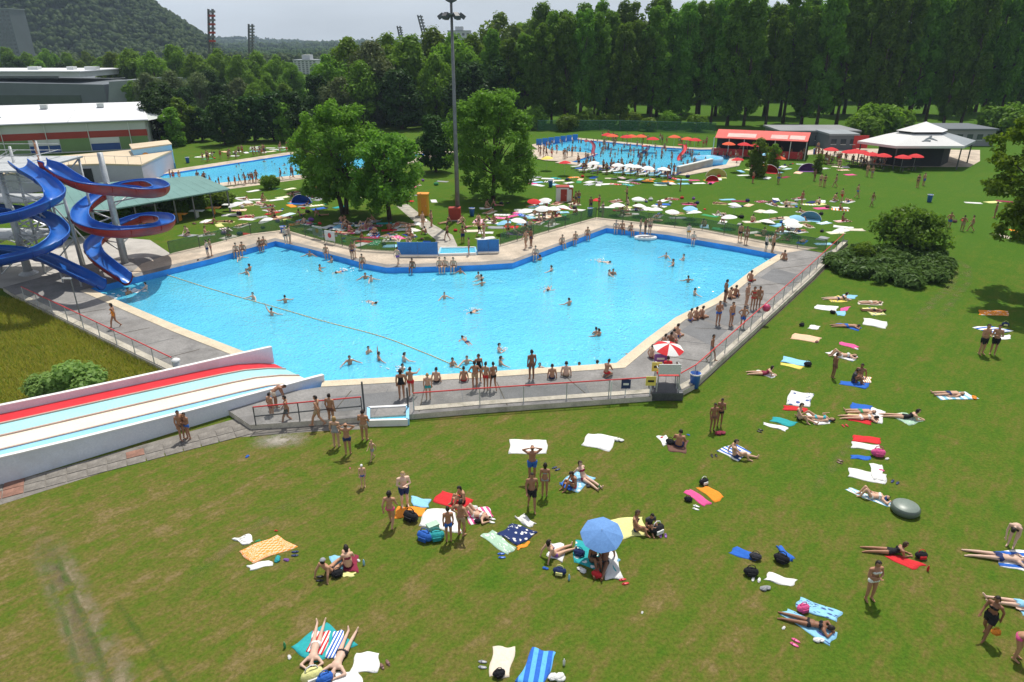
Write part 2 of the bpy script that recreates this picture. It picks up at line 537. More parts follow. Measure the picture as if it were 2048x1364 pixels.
M['blue_wall'] = worn('pale_blue_wall', (0.30, 0.56, 0.80), 0.1, 0.3, 0.8, 0.05)
M['blue_band'] = worn('blue_band', (0.05, 0.24, 0.52), 0.1, 0.3, 0.8, 0.05)
M['panel_green'] = worn('green_panel', (0.16, 0.26, 0.10), 0.1, 0.3, 0.6, 0.0)
M['panel_blue'] = worn('blue_panel', (0.03, 0.08, 0.26), 0.1, 0.3, 0.5, 0.0)
M['panel_white'] = worn('white_panel', (0.62, 0.64, 0.62), 0.06, 0.3, 0.6, 0.0)
M['panel_grey'] = worn('pale_grey_panel', (0.50, 0.53, 0.51), 0.06, 0.3, 0.6, 0.0)
M['red_band'] = worn('red_band', (0.34, 0.045, 0.03), 0.1, 0.3, 0.6, 0.0)
M['orange'] = worn('orange_paint', (0.75, 0.30, 0.03), 0.1, 0.5, 0.6, 0.0)
M['yellow'] = worn('yellow_paint', (0.72, 0.40, 0.03), 0.12, 0.6, 0.6, 0.0)
M['blue_fence'] = worn('blue_board', (0.03, 0.18, 0.50), 0.14, 0.9, 0.5, 0.05)
M['red_roof'] = worn('red_awning', (0.62, 0.11, 0.09), 0.12, 0.35, 0.7, 0.0)
M['canvas_white'] = worn('white_canvas', (0.58, 0.58, 0.57), 0.06, 0.25, 0.8, 0.0)
M['grey_roof'] = worn('grey_roof', (0.27, 0.30, 0.32), 0.12, 0.4, 0.7, 0.0)
M['apartment'] = worn('apartment_plaster', (0.50, 0.51, 0.53), 0.08, 0.08, 0.85, 0.0)
M['apartment_red'] = worn('apartment_red_plaster', (0.40, 0.22, 0.19), 0.08, 0.08, 0.85, 0.0)
M['glass'] = worn('window_glass', (0.05, 0.065, 0.08), 0.2, 0.4, 0.15, 0.0, spec=0.8)
M['bark'] = worn('bark', (0.075, 0.058, 0.042), 0.4, 2.5, 0.95, 0.6, 12)
M['grey_plaster'] = worn('grey_plaster', (.24, .25, .26), .1, .3, .8, .05)
M['net_green'] = veil('green_netting', (0.035, 0.13, 0.06), 0.62, 3)
M['net_grey'] = veil('wire_netting', (0.35, 0.37, 0.36), 0.22, 3)
M['leaf_poplar'] = leaf_mat('poplar_leaves', (0.036, 0.108, 0.010), (0.155, 0.300, 0.032), 0.52, 0.09)
M['leaf_broad'] = leaf_mat('broad_leaves', (0.042, 0.115, 0.010), (0.185, 0.310, 0.032), 0.47)
M['leaf_willow'] = leaf_mat('willow_leaves', (0.06, 0.095, 0.04), (0.13, 0.17, 0.085), 0.3)
M['leaf_lawn'] = leaf_mat('maple_leaves', (0.050, 0.140, 0.018), (0.170, 0.315, 0.048), 0.50)
M['leaf_dark'] = leaf_mat('dark_leaves', (0.012, 0.038, 0.010), (0.04, 0.085, 0.02), 0.3)
M['leaf_juniper'] = leaf_mat('juniper_needles', (0.035, 0.095, 0.024), (0.105, 0.20, 0.058), 0.3)
M['leaf_shrub'] = leaf_mat('shrub_leaves', (0.11, 0.22, 0.06), (0.27, 0.41, 0.15), 0.5)
M['forest'] = leaf_mat('hill_forest', (0.010, 0.030, 0.008), (0.036, 0.066, 0.014), 0.0, 0.1)
M['grass_blade'] = leaf_mat('grass_blades', (0.09, 0.15, 0.015), (0.20, 0.28, 0.04), 0.4)
M['weed'] = leaf_mat('weed_blades', (0.13, 0.15, 0.022), (0.34, 0.29, 0.08), 0.45)
M['skin'] = tint('skin', 0.55, spec=0.35)
M['hair'] = tint('hair', 0.55, spec=0.3)
M['swim'] = tint('swimwear', 0.7)
M['towel'] = tint('towel_plain', 0.95)
M['towel_stripe'] = tint('towel_stripe', 0.95, 'stripe', scale=1.7)
M['towel_blues'] = tint('towel_two_blues', 0.95, 'stripe', (.12, .42, .78), scale=1.1)
M['towel_cross'] = tint('towel_cross', 0.95, 'cross', scale=1.2)
M['towel_check'] = tint('towel_check', 0.95, 'check', (0.80, 0.70, 0.55), scale=14)
M['towel_print'] = tint('towel_print', 0.95, 'dots', (0.80, 0.80, 0.78), scale=5)
M['towel_print2'] = tint('towel_print_dark', 0.95, 'dots', (0.06, 0.10, 0.28), scale=4)
M['plastic'] = tint('plastic', 0.4, spec=0.45)
M['canopy'] = tint('parasol_cloth', 0.8)

# ------------------------------------------------------------------ people: one continuous body per pose, clothes and hair cut from it
STAND = dict(pel=(0, 0, .95), bel=(0, 0, 1.10), che=(0, -.01, 1.27), upc=(0, .01, 1.40), nek=(0, .01, 1.49), hed=(0, -.015, 1.615),
             shL=(.175, .01, 1.40), elL=(.225, .03, 1.13), wrL=(.215, -.04, .89),
             hiL=(.088, 0, .92), knL=(.10, -.015, .50), anL=(.10, .02, .09), toL=(.115, -.13, .035))
def pose(base=None, front=(0, -1, 0), hand=None, **kw):
    d = dict(base or STAND)
    for k in list(d):
        if k.endswith('L') and k[:-1] + 'R' not in d:
            d[k[:-1] + 'R'] = (-d[k][0], d[k][1], d[k][2])
    for k, v in kw.items():
        d[k] = v
        if k.endswith('L') and k[:-1] + 'R' not in kw:
            d[k[:-1] + 'R'] = (-v[0], v[1], v[2])
    d = {k: Vector(v) for k, v in d.items()}
    d['front'] = Vector(front)
    return d
LIE = dict(pel=(0, 0, .115), bel=(0, .15, .12), che=(0, .32, .125), upc=(0, .45, .12), nek=(0, .54, .12), hed=(0, .665, .125),
           shL=(.175, .45, .11), elL=(.25, .19, .07), wrL=(.235, -.04, .06),
           hiL=(.088, -.03, .105), knL=(.11, -.45, .095), anL=(.13, -.86, .06), toL=(.17, -.93, .15))
SIT = dict(pel=(0, 0, .115), bel=(0, .02, .27), che=(0, 0, .43), upc=(0, -.01, .56), nek=(0, -.02, .65), hed=(0, -.06, .77),
           shL=(.175, -.01, .555), elL=(.25, .06, .30), wrL=(.25, -.02, .10),
           hiL=(.088, -.03, .10), knL=(.11, -.44, .12), anL=(.12, -.86, .07), toL=(.14, -.90, .18))
POSES = {
    'stand': pose(),
    'stand_hips': pose(elL=(.36, .06, 1.17), wrL=(.19, -.04, 1.02), knL=(.11, -.04, .50)),
    'stand_head': pose(elL=(.37, -.05, 1.52), wrL=(.13, .05, 1.66)),
    'stand_fold': pose(elL=(.24, -.03, 1.13), wrL=(.04, -.20, 1.17), wrR=(-.02, -.19, 1.12)),
    'stand_point': pose(elR=(-.30, -.18, 1.33), wrR=(-.33, -.43, 1.36)),
    'walk': pose(knL=(.10, -.19, .52), anL=(.10, -.27, .10), toL=(.11, -.42, .06), knR=(-.10, .0, .49), anR=(-.10, .27, .15), toR=(-.11, .17, .035),
                 elL=(.24, .15, 1.15), wrL=(.23, .14, .91), elR=(-.24, -.05, 1.14), wrR=(-.23, -.22, .96)),
    'bend': pose(front=(0, -.5, -.85), pel=(0, .08, .93), bel=(0, -.02, 1.03), che=(0, -.19, 1.10), upc=(0, -.31, 1.12), nek=(0, -.40, 1.11), hed=(0, -.52, 1.07),
                 shL=(.175, -.31, 1.10), elL=(.21, -.36, .83), wrL=(.17, -.42, .60), hiL=(.088, .07, .90)),
    'sit_edge': pose(SIT, knL=(.11, -.42, .09), anL=(.12, -.45, -.33), toL=(.13, -.58, -.39)),
    'sit_knees': pose(SIT, knL=(.11, -.36, .44), anL=(.11, -.50, .08), toL=(.12, -.64, .03), elL=(.26, -.12, .34), wrL=(.07, -.36, .36), upc=(0, -.05, .55), nek=(0, -.09, .63), hed=(0, -.15, .74), shL=(.175, -.05, .55)),
    'sit_lean': pose(SIT, bel=(0, .08, .26), che=(0, .16, .41), upc=(0, .22, .53), nek=(0, .26, .61), hed=(0, .25, .735), shL=(.175, .22, .525), elL=(.25, .36, .29), wrL=(.27, .42, .06)),
    'sit_side': pose(SIT, bel=(.02, .05, .27), upc=(.06, .08, .55), che=(.04, .07, .42), nek=(.07, .07, .64), hed=(.09, .03, .76), shL=(.235, .09, .55), shR=(-.11, .06, .56),
                     elL=(.32, .22, .31), wrL=(.36, .27, .06), elR=(-.17, -.16, .36), wrR=(-.10, -.36, .30), knR=(-.16, -.36, .40), anR=(-.16, -.52, .08), toR=(-.16, -.66, .03)),
    'kneel': pose(SIT, pel=(0, .05, .28), bel=(0, .03, .43), che=(0, -.03, .58), upc=(0, -.07, .70), nek=(0, -.11, .78), hed=(0, -.17, .89), shL=(.175, -.07, .695),
                  elL=(.24, -.18, .45), wrL=(.16, -.36, .30), hiL=(.088, .03, .27), knL=(.15, -.33, .08), anL=(.12, .10, .07), toL=(.11, .22, .03)),
    'lie_back': pose(LIE, front=(0, 0, 1)),
    'lie_arms_up': pose(LIE, front=(0, 0, 1), elL=(.37, .62, .08), wrL=(.12, .76, .05)),
    'lie_knee': pose(LIE, front=(0, 0, 1), knL=(.10, -.30, .44), anL=(.10, -.50, .08), toL=(.10, -.64, .03), elL=(.36, .60, .08), wrL=(.14, .75, .05), elR=(-.27, .2, .07), wrR=(-.12, .02, .22)),
    'lie_front': pose(LIE, front=(0, .1, -1), toL=(.15, -1.0, .03), elL=(.34, .58, .06), wrL=(.10, .72, .05), hed=(0, .66, .14)),
    'lie_prop': pose(LIE, front=(0, 1, -.15), che=(0, .30, .19), upc=(0, .40, .28), nek=(0, .45, .36), hed=(0, .49, .47), shL=(.175, .40, .27), elL=(.21, .47, .05), wrL=(.10, .70, .04), toL=(.15, -1.0, .03)),
    'lie_reach': pose(LIE, front=(0, 0, 1), elR=(-.30, .28, .25), wrR=(-.12, .42, .40), knR=(-.10, -.36, .34), anR=(-.12, -.62, .07), toR=(-.13, -.76, .03)),
    'wade': pose(elL=(.40, -.10, 1.29), wrL=(.58, -.27, 1.26)),
    'wade_hug': pose(elL=(.27, -.12, 1.16), wrL=(.05, -.28, 1.20)),
    'wade_wave': pose(elL=(.36, -.02, 1.58), wrL=(.47, -.06, 1.82), elR=(-.40, -.1, 1.27), wrR=(-.6, -.2, 1.26)),
    'swim': pose(LIE, front=(0, 1, .1), hed=(0, .66, .22), nek=(0, .55, .17), elL=(.30, .70, .12), wrL=(.22, .95, .12), elR=(-.38, .42, .14), wrR=(-.52, .16, .10), anL=(.15, -.86, .02), anR=(-.2, -.80, .05), toL=(.15, -1.0, -.02)),
}
BONES = [('pel', 'bel'), ('bel', 'che'), ('che', 'upc'), ('upc', 'nek'), ('nek', 'hed')]
for sd in 'LR':
    BONES += [('upc', 'sh' + sd), ('sh' + sd, 'el' + sd), ('el' + sd, 'wr' + sd), ('wr' + sd, 'ha' + sd), ('pel', 'hi' + sd), ('hi' + sd, 'kn' + sd), ('kn' + sd, 'an' + sd), ('an' + sd, 'to' + sd)]

def capsule(mb, a, b, ra, rb, n=10):
    a, b = Vector(a), Vector(b)
    d = (b - a)
    if d.length < 1e-6: d = Vector((0, 0, 1e-3))
    dn = d.normalized()
    pts, rs = [], []
    for t in (-.95, -.6, 0):
        pts.append(a + dn * ra * t); rs.append(ra * math.sqrt(max(0.02, 1 - t * t)))
    for t in (0, .6, .95):
        pts.append(b + dn * rb * t); rs.append(rb * math.sqrt(max(0.02, 1 - t * t)))
    mb.tube(pts, rs, n)

def frame(z, x):
    z = z.normalized()
    x = (x - z * x.dot(z)).normalized()
    return Matrix((x, z.cross(x), z)).transposed()

DG = None
def evaluated(me, mods):
    o = bpy.data.objects.new('temporary', me)
    COL.objects.link(o)
    for kind, kw in mods:
        md = o.modifiers.new('m', kind)
        for k, v in kw.items(): setattr(md, k, v)
    dg = bpy.context.evaluated_depsgraph_get()
    dg.update()
    out = bpy.data.meshes.new_from_object(o.evaluated_get(dg))
    bpy.data.objects.remove(o)
    return out

def build_body(J, female=False):
    mb = MB()
    side = (J['shL'] - J['shR']).normalized()
    for sd in 'LR':
        J['ha' + sd] = J['wr' + sd] + (J['wr' + sd] - J['el' + sd]).normalized() * 0.10
    def tors(a, b, ra, rb):          # flattened trunk piece
        c = (J[a] + J[b]) / 2
        z = J[b] - J[a]
        mb.ell(c, (ra, rb, z.length / 2 + min(ra, rb) * .75), 12, 9, M=frame(z, side))
    tors('pel', 'bel', .150 if not female else .155, .105)
    tors('bel', 'che', .138 if not female else .122, .098)
    tors('che', 'upc', .165 if not female else .145, .108)
    mb.ell(J['pel'], (.150, .115, .11), 12, 9, M=frame(J['bel'] - J['pel'], side))
    capsule(mb, J['upc'], J['nek'], .07, .052)
    capsule(mb, J['nek'], J['hed'], .052, .06)
    up = (J['hed'] - J['nek']).normalized()
    fr = (J['front'] - up * J['front'].dot(up)).normalized()
    HM = frame(up, up.cross(fr))
    mb.ell(J['hed'] + up * .02, (.076, .097, .112), 14, 10, M=HM)
    mb.ell(J['hed'] - up * .055 + fr * .028, (.055, .062, .055), 10, 8, M=HM)          # jaw
    capsule(mb, J['hed'] + fr * .085 + up * .015, J['hed'] + fr * .108 - up * .02, .012, .017, 8)   # nose
    for s in (-1, 1):
        mb.ell(J['hed'] + up.cross(fr) * s * .08 - up * .005, (.014, .026, .034), 8, 6, M=HM)       # ears
    for sd in 'LR':
        g = lambda k: J[k + sd]
        capsule(mb, J['upc'].lerp(g('sh'), .4), g('sh'), .075, .066)
        capsule(mb, g('sh'), g('el'), .058, .043)
        capsule(mb, g('el'), g('wr'), .043, .030)
        d = (g('wr') - g('el')).normalized()
        ref = Vector((0, 0, 1)) if abs(d.z) < .8 else Vector((0, -1, 0))
        w = d.cross(ref).normalized()
        if w.dot(J['front'] if abs(d.z) > .8 else side) < 0: w = -w
        h0 = g('wr') + d * .05
        mb.ell(h0, (.042, .020, .052), 8, 6, M=frame(d, w))
        q = d.cross(w)
        for k, ln in enumerate((.070, .080, .074, .058)):
            b0 = g('wr') + d * .085 + w * (.030 - k * .020)
            b1 = b0 + d * ln * .6 + q * .006
            capsule(mb, b0, b1, .0115, .0105, 6)
            capsule(mb, b1, b1 + d * ln * .4 + q * .016, .0105, .009, 6)
        capsule(mb, g('wr') + d * .03 + w * .035, g('wr') + d * .085 + w * .066, .014, .011, 6)
        capsule(mb, J['pel'].lerp(g('hi'), .6), g('hi'), .10, .098)
        capsule(mb, g('hi'), g('kn'), .092, .058)
        k2 = g('kn').lerp(g('an'), .32)
        capsule(mb, g('kn'), k2, .057, .059)
        capsule(mb, k2, g('an'), .058, .037)
        foot = (g('to') - g('an'))
        heel = g('an') - foot.normalized() * .05 - Vector((0, 0, .03)) * (1 if foot.z < 0 else 0)
        capsule(mb, heel, g('to'), .036, .030)
        capsule(mb, g('an'), g('an').lerp(g('to'), .5), .040, .034)
    if female:
        chf = side.cross(J['upc'] - J['che']).normalized()
        if chf.dot(J['front']) < -.1 and abs(J['front'].z) > .5: chf = chf
        for s in (-1, 1):
            mb.ell(J['che'] + side * s * .068 + (J['upc'] - J['che']) * .25 + chf * .085, (.058, .058, .056), 10, 8)
    raw = mb.mesh('body_raw')
    me = evaluated(raw, [('REMESH', dict(mode='VOXEL', voxel_size=.0155)), ('SMOOTH', dict(factor=.5, iterations=3)), ('DECIMATE', dict(ratio=.33))])
    me.name = 'body'
    me.materials.clear(); me.materials.append(M['skin'])
    me.polygons.foreach_set('use_smooth', [True] * len(me.polygons))
    return me, up, fr

def cut(me, J, mask, push, name, mat):
    """clothing: the faces of the body picked by mask, lifted off the skin"""
    n = len(me.vertices)
    co = np.empty(n * 3, np.float32); me.vertices.foreach_get('co', co); co = co.reshape(-1, 3)
    no = np.empty(n * 3, np.float32); me.vertices.foreach_get('normal', no); no = no.reshape(-1, 3)
    fs = [tuple(p.vertices) for p in me.polygons if all(mask[i] for i in p.vertices)]
    if not fs: return None
    used = sorted({i for f in fs for i in f})
    idx = {v: k for k, v in enumerate(used)}
    V = co[used] + no[used] * push
    out = bpy.data.meshes.new(name)
    out.from_pydata([tuple(v) for v in V], [], [tuple(idx[i] for i in f) for f in fs])
    out.materials.append(mat)
    out.polygons.foreach_set('use_smooth', [True] * len(out.polygons))
    out.update()
    return out

LIB = {}
def body_kit(pname, female):
    key = (pname, female)
    if key in LIB: return LIB[key]
    J = POSES[pname]
    me, up, fr = build_body(J, female)
    n = len(me.vertices)
    co = np.empty(n * 3, np.float32); me.vertices.foreach_get('co', co); co = co.reshape(-1, 3)
    best = np.full(n, 9.0); bi = np.zeros(n, int); bt = np.zeros(n)
    for k, (a, b) in enumerate(BONES):
        A, B = np.array(J[a]), np.array(J[b])
        d = B - A
        t = np.clip(((co - A) @ d) / max(1e-9, d @ d), 0, 1)
        dist = np.linalg.norm(co - (A + t[:, None] * d), axis=1)
        if a in ('che', 'bel', 'pel') and b in ('upc', 'che', 'bel'): dist -= .05
        if a == 'pel' and b[:2] == 'hi': dist -= .02
        w = dist < best
        best[w] = dist[w]; bi[w] = k; bt[w] = t[w]
    name = [a + '>' + b for a, b in BONES]
    is_ = lambda *q: np.isin(bi, [k for k, s in enumerate(name) if any(s.startswith(x) for x in q)])
    pelv = (is_('pel>bel') & (bt < .25)) | is_('pel>hi')
    thigh = is_('hi')
    kit = dict(body=me)
    kit['trunks'] = cut(me, J, pelv | (thigh & (bt < .42)), .014, 'trunks', M['swim'])
    kit['long_trunks'] = cut(me, J, pelv | (thigh & (bt < .72)), .026, 'long_trunks', M['swim'])
    kit['briefs'] = cut(me, J, (is_('pel>bel') & (bt < .08)) | is_('pel>hi') | (thigh & (bt < .13)), .009, 'briefs', M['swim'])
    tor = is_('che>upc')
    kit['bikini_top'] = cut(me, J, (is_('che>upc') & (bt < .55)) | (is_('bel>che') & (bt > .72)), .010, 'bikini_top', M['swim'])
    kit['swimsuit'] = cut(me, J, pelv | is_('pel>bel', 'bel>che') | (is_('che>upc') & (bt < .6)) | (thigh & (bt < .1)), .010, 'swimsuit', M['swim'])
    kit['shirt'] = cut(me, J, is_('pel>bel', 'bel>che', 'che>upc', 'upc>sh') | (is_('upc>nek') & (bt < .3)) | (is_('sh') & (bt < .5)), .018, 'shirt', M['swim'])
    kit['skirt'] = cut(me, J, pelv | is_('pel>bel') | (thigh & (bt < .62)), .035, 'skirt', M['swim'])
    h = co - (np.array(J['hed']) + np.array(up) * .02)
    hu, hf = h @ np.array(up), h @ np.array(fr)
    hd = is_('nek>hed') & (bt > .55)
    kit['hair'] = cut(me, J, hd & ((hu > .055) | ((hf < -.005) & (hu > -.075))), .014, 'hair', M['hair'])
    kit['long_hair'] = cut(me, J, (hd | is_('upc>nek', 'nek>hed')) & ((hu > .055) | ((hf < .01) & (hu > -.17))), .020, 'long_hair', M['hair'])
    kit['cap'] = cut(me, J, hd & (hu > .035), .024, 'cap', M['swim'])
    LIB[key] = kit
    return kit

C = dict(brick=(.62, .10, .04), skyblue=(.13, .27, .55), white=(.72, .72, .70), black=(.016, .016, .02), navy=(.02, .035, .12), blue=(.03, .13, .50), lightblue=(.25, .52, .70), aqua=(.07, .42, .50),
         red=(.55, .03, .035), maroon=(.24, .03, .06), pink=(.72, .10, .28), orange=(.80, .27, .03), peach=(.76, .50, .33), yellow=(.76, .62, .14), paleyellow=(.70, .68, .28),
         green=(.05, .30, .12), palegreen=(.38, .56, .42), grey=(.30, .31, .33), brown=(.17, .09, .07), cream=(.70, .62, .50), purple=(.22, .09, .34), dark=(.05, .05, .06), teal=(.03, .34, .36), tan=(.42, .31, .20))
CNAME = dict(lightblue='light blue', paleyellow='pale yellow', palegreen='pale green', dark='dark')
CNAME['brick'] = 'brick red'
cn = lambda c: CNAME.get(c, c)
SKINS = [(.46, .25, .155), (.56, .34, .23), (.34, .165, .095), (.42, .22, .13), (.24, .11, .06), (.62, .42, .32)]
HAIRS = {'dark': (.018, .012, .009), 'brown': (.06, .035, .02), 'fair': (.34, .22, .09), 'grey': (.3, .29, .28)}
PHR = {'stand': 'standing', 'stand_hips': 'hands on hips', 'stand_head': 'hands at head', 'stand_fold': 'arms folded', 'stand_point': 'standing and pointing',
       'walk': 'walking', 'bend': 'bending down', 'sit_edge': 'sitting with legs hanging', 'sit_knees': 'sitting hugging knees', 'sit_lean': 'leaning back',
       'sit_side': 'sitting sideways', 'kneel': 'kneeling', 'lie_back': 'lying on the back', 'lie_arms_up': 'lying, hands behind head', 'lie_knee': 'lying, knee raised',
       'lie_front': 'lying face down', 'lie_prop': 'propped on elbows', 'lie_reach': 'lying, arm raised', 'wade': 'standing arms out', 'wade_hug': 'standing arms crossed', 'wade_wave': 'waving one arm', 'swim': 'swimming'}
GARM = dict(trunks='trunks', long_trunks='long trunks', briefs='briefs', bikini='bikini', swimsuit='swimsuit', shirt='shirt', skirt='skirt')
rng_p = random.Random(5)
N_PEOPLE = [0]
def person(pose_name, loc, face=0.0, wear='trunks', col='navy', where='on the lawn', h=1.0, skin=None, hair='dark', extra=None, female=None, cap=None, label=None, group=None, parts=True):
    """a bather; face = heading in degrees, 0 looks towards -Y; wear in trunks/long_trunks/briefs/bikini/swimsuit/shirt/skirt"""
    if female is None: female = wear in ('bikini', 'swimsuit', 'skirt')
    kit = body_kit(pose_name, female)
    b = link('person', kit['body'], None, loc)
    b.rotation_euler = (0, 0, R(face))
    s = h
    b.scale = (s * rng_p.uniform(.90, 1.16), s * rng_p.uniform(.90, 1.18), s)
    sk = skin if skin is not None else rng_p.randrange(len(SKINS))
    k = rng_p.uniform(.9, 1.1)
    b.color = tuple(x * k for x in SKINS[sk]) + (1,)
    items = []
    if wear == 'bikini': items = [('briefs', col), ('bikini_top', col)]
    elif wear == 'shirt': items = [('shirt', col), ('trunks', extra or 'navy')]
    elif wear == 'skirt': items = [('skirt', col), ('bikini_top', extra or col)]
    else: items = [(wear, col)]
    for g, c in items:
        if kit[g] is None: continue
        o = link(g, kit[g], b)
        o.color = (*C[c], 1)
    o = link('hair', kit['long_hair' if female and kit['long_hair'] else 'hair'], b)
    o.color = (*HAIRS[hair], 1)
    if cap:
        o = link('cap', kit['cap'], b); o.color = (*C[cap], 1)
    who = 'child' if h < .86 else ('woman' if female else 'person')
    hairtxt = '' if hair == 'dark' else {'fair': ' fair haired', 'brown': ' brown haired', 'grey': ' grey haired'}[hair]
    if label is None:
        label = f"{hairtxt.strip()} {who} in {cn(col)} {GARM[wear]} {PHR[pose_name]} {where}".strip()
        if cap: label = f"{who} in {cn(cap)} cap and {cn(col)} {GARM[wear]} {PHR[pose_name]} {where}"
    tag(b, label, 'person', group or ('people ' + where))
    N_PEOPLE[0] += 1
    return b

# ------------------------------------------------------------------ the ground and the pools
def sheet(name, outer, holes, z, mat, parent=None):
    polys = [[Vector((p[0], p[1], 0)) for p in outer]] + [[Vector((p[0], p[1], 0)) for p in h] for h in holes]
    tris = tessellate_polygon(polys)
    V = [(p.x, p.y, z) for poly in polys for p in poly]
    mb = MB(); mb.add(V, [tuple(t) for t in tris])
    o = mb.obj(name, mat, parent)
    me = o.data
    if me.polygons and sum(p.normal.z * p.area for p in me.polygons) < 0:
        me.flip_normals()
    return o

ZD, ZW, ZF = 0.30, -0.20, -1.50
RIM_PX = [(160, 582), (259, 557), (424, 517), (551, 482), (617, 497), (687, 515), (730, 527), (772, 535), (840, 534), (960, 530), (1025, 526), (1073, 508), (1213, 456), (1336, 470),
          (1473, 493), (1572, 512), (1520, 544), (1452, 599), (1370, 640), (1312, 684), (1250, 736), (960, 756), (642, 774), (560, 745), (479, 716), (345, 663)]
E0 = Vector((-10.75, 34.75, 0)); U = Vector((-.783, -.622, 0)); Vv = Vector((-.622, .783, 0))     # frame of the racing slide
RIM = ats(RIM_PX, ZD)
RIM = RIM[:23] + [E0 + U * 2.0 + Vv * .08, E0 + U * 2.5 + Vv * 5.12] + RIM[24:]
for q_ in RIM: q_.z = ZD
OUT_PX = [(40, 597), (5, 575), (200, 522), (348, 510), (400, 497), (502, 471), (570, 463), (649, 486), (722, 503), (793, 507), (980, 506), (1001, 493), (1097, 465), (1192, 438),
          (1404, 462), (1541, 489), (1650, 506), (1690, 487), (1623, 556), (1392, 768), (1353, 789), (960, 817), (830, 828), (500, 850), (355, 752)]
OUT = ats(OUT_PX, ZD)
LAP_POOL = [Vector(p) for p in ((-52, 100, 0), (-37.5, 121, 0), (-14, 121.5, 0), (-20, 109.5, 0), (-29.6, 102, 0), (-41, 94.5, 0))]
KID_PX = [(1085, 291), (1150, 279), (1330, 296), (1400, 300), (1470, 299), (1452, 330), (1362, 346), (1250, 336), (1143, 325), (1196, 308), (1100, 301)]
KID_POOL = ats(KID_PX, 0)

ground = sheet('lawn', [(-4000, -60), (4000, -60), (4000, 5000), (-4000, 5000)], [[(p.x, p.y) for p in RIM], LAP_POOL, KID_POOL], 0.0, M['lawn'])
tag(ground, kind='structure')

def pool(rim, zt, zw, zf, wall_mat, name):
    n = len(rim)
    for za, zb, mt in ((zt, zw - .02, wall_mat), (zw - .02, zf, M['pool_floor'])):
        V = [(p.x, p.y, za) for p in rim] + [(p.x, p.y, zb) for p in rim]
        w = MB(); w.add(V, [(i, (i + 1) % n, n + (i + 1) % n, n + i) for i in range(n)])
        tag(w.obj('pool_wall', mt), kind='structure')
    tag(sheet('pool_floor', rim, [], zf, M['pool_floor']), kind='structure')
    tag(sheet('water', rim, [], zw, M['water']), kind='structure')
pool(RIM, ZD - 0.004, ZW, ZF, M['pool_wall'], 'main')
pool(LAP_POOL, 0.10, -0.12, -1.4, M['pool_wall'], 'lap')
pool(KID_POOL, 0.10, -0.12, -0.55, M['pool_wall'], 'kids')

# decks
deck = sheet('pool_deck', OUT, [RIM], ZD, M['deck']); tag(deck, kind='structure')
sk = MB(); n = len(OUT)
sk.add([(p.x, p.y, ZD - .003) for p in OUT] + [(p.x, p.y, -0.05) for p in OUT], [(i, (i + 1) % n, n + (i + 1) % n, n + i) for i in range(n)])
tag(sk.obj('deck_edge', M['kerb']), kind='structure')
far_px = [(259, 557), (424, 517), (551, 482), (617, 497), (687, 515), (730, 527), (772, 535), (840, 534), (960, 530), (1025, 526), (1073, 508), (1213, 456), (1336, 470), (1473, 493), (1572, 512),
          (1636, 502), (1541, 490), (1404, 463), (1192, 440), (1097, 466), (1001, 494), (980, 507), (793, 508), (722, 504), (649, 487), (570, 465), (502, 473), (400, 499), (348, 512), (285, 534)]
far_deck = sheet('beige_deck', ats(far_px, 0), [], ZD + .005, M['deck_beige']); tag(far_deck, kind='structure')
for q in ([(1283, 640), (1345, 598), (1400, 622), (1345, 668)],):
    pass
panels = [[(1402, 634), (1446, 604), (1510, 622), (1462, 655)], [(1520, 556), (1548, 536), (1606, 552), (1580, 574)], [(645, 795), (800, 782), (800, 812), (640, 826)], [(1000, 776), (1170, 768), (1185, 798), (1000, 808)],
          [(1360, 662), (1398, 637), (1455, 660), (1420, 690)]]
for q in panels:
    o = sheet('paving_panel', ats(q, ZD), [], ZD + .006, M['deck_dark']); o.parent = deck
for (r0, r1, o0_, o1_, k_) in (((1250, 736), (642, 774), (1353, 789), (560, 845), 9), ((1572, 512), (1250, 736), (1682, 494), (1392, 766), 11), ((160, 582), (479, 716), (40, 597), (355, 752), 7)):
    for i_ in range(1, k_):
        f_ = i_ / k_
        a_ = at(*r0, ZD).lerp(at(*r1, ZD), f_); b_ = at(*o0_, ZD).lerp(at(*o1_, ZD), f_)
        d_ = (b_ - a_).normalized()
        o = MB().strip([a_ + d_ * .75, b_ - d_ * .1], .05, ZD + .002, ZD + .009).obj('expansion_joint', M['deck_dark'] if i_ % 2 else M['dark_brown']); o.parent = deck
# cream coping along the near, right and left sides
cp = MB()
rim_xy = [(p.x, p.y) for p in RIM]
cp.strip(rim_xy[15:23], 0.72, ZD + .004, ZD + .03, side=-0.355)
o = cp.obj('coping', M['coping']); o.parent = deck
cp = MB(); cp.strip([rim_xy[25], rim_xy[26], rim_xy[0]], 0.72, ZD + .004, ZD + .03, side=-0.355)
o = cp.obj('coping', M['coping']); o.parent = deck

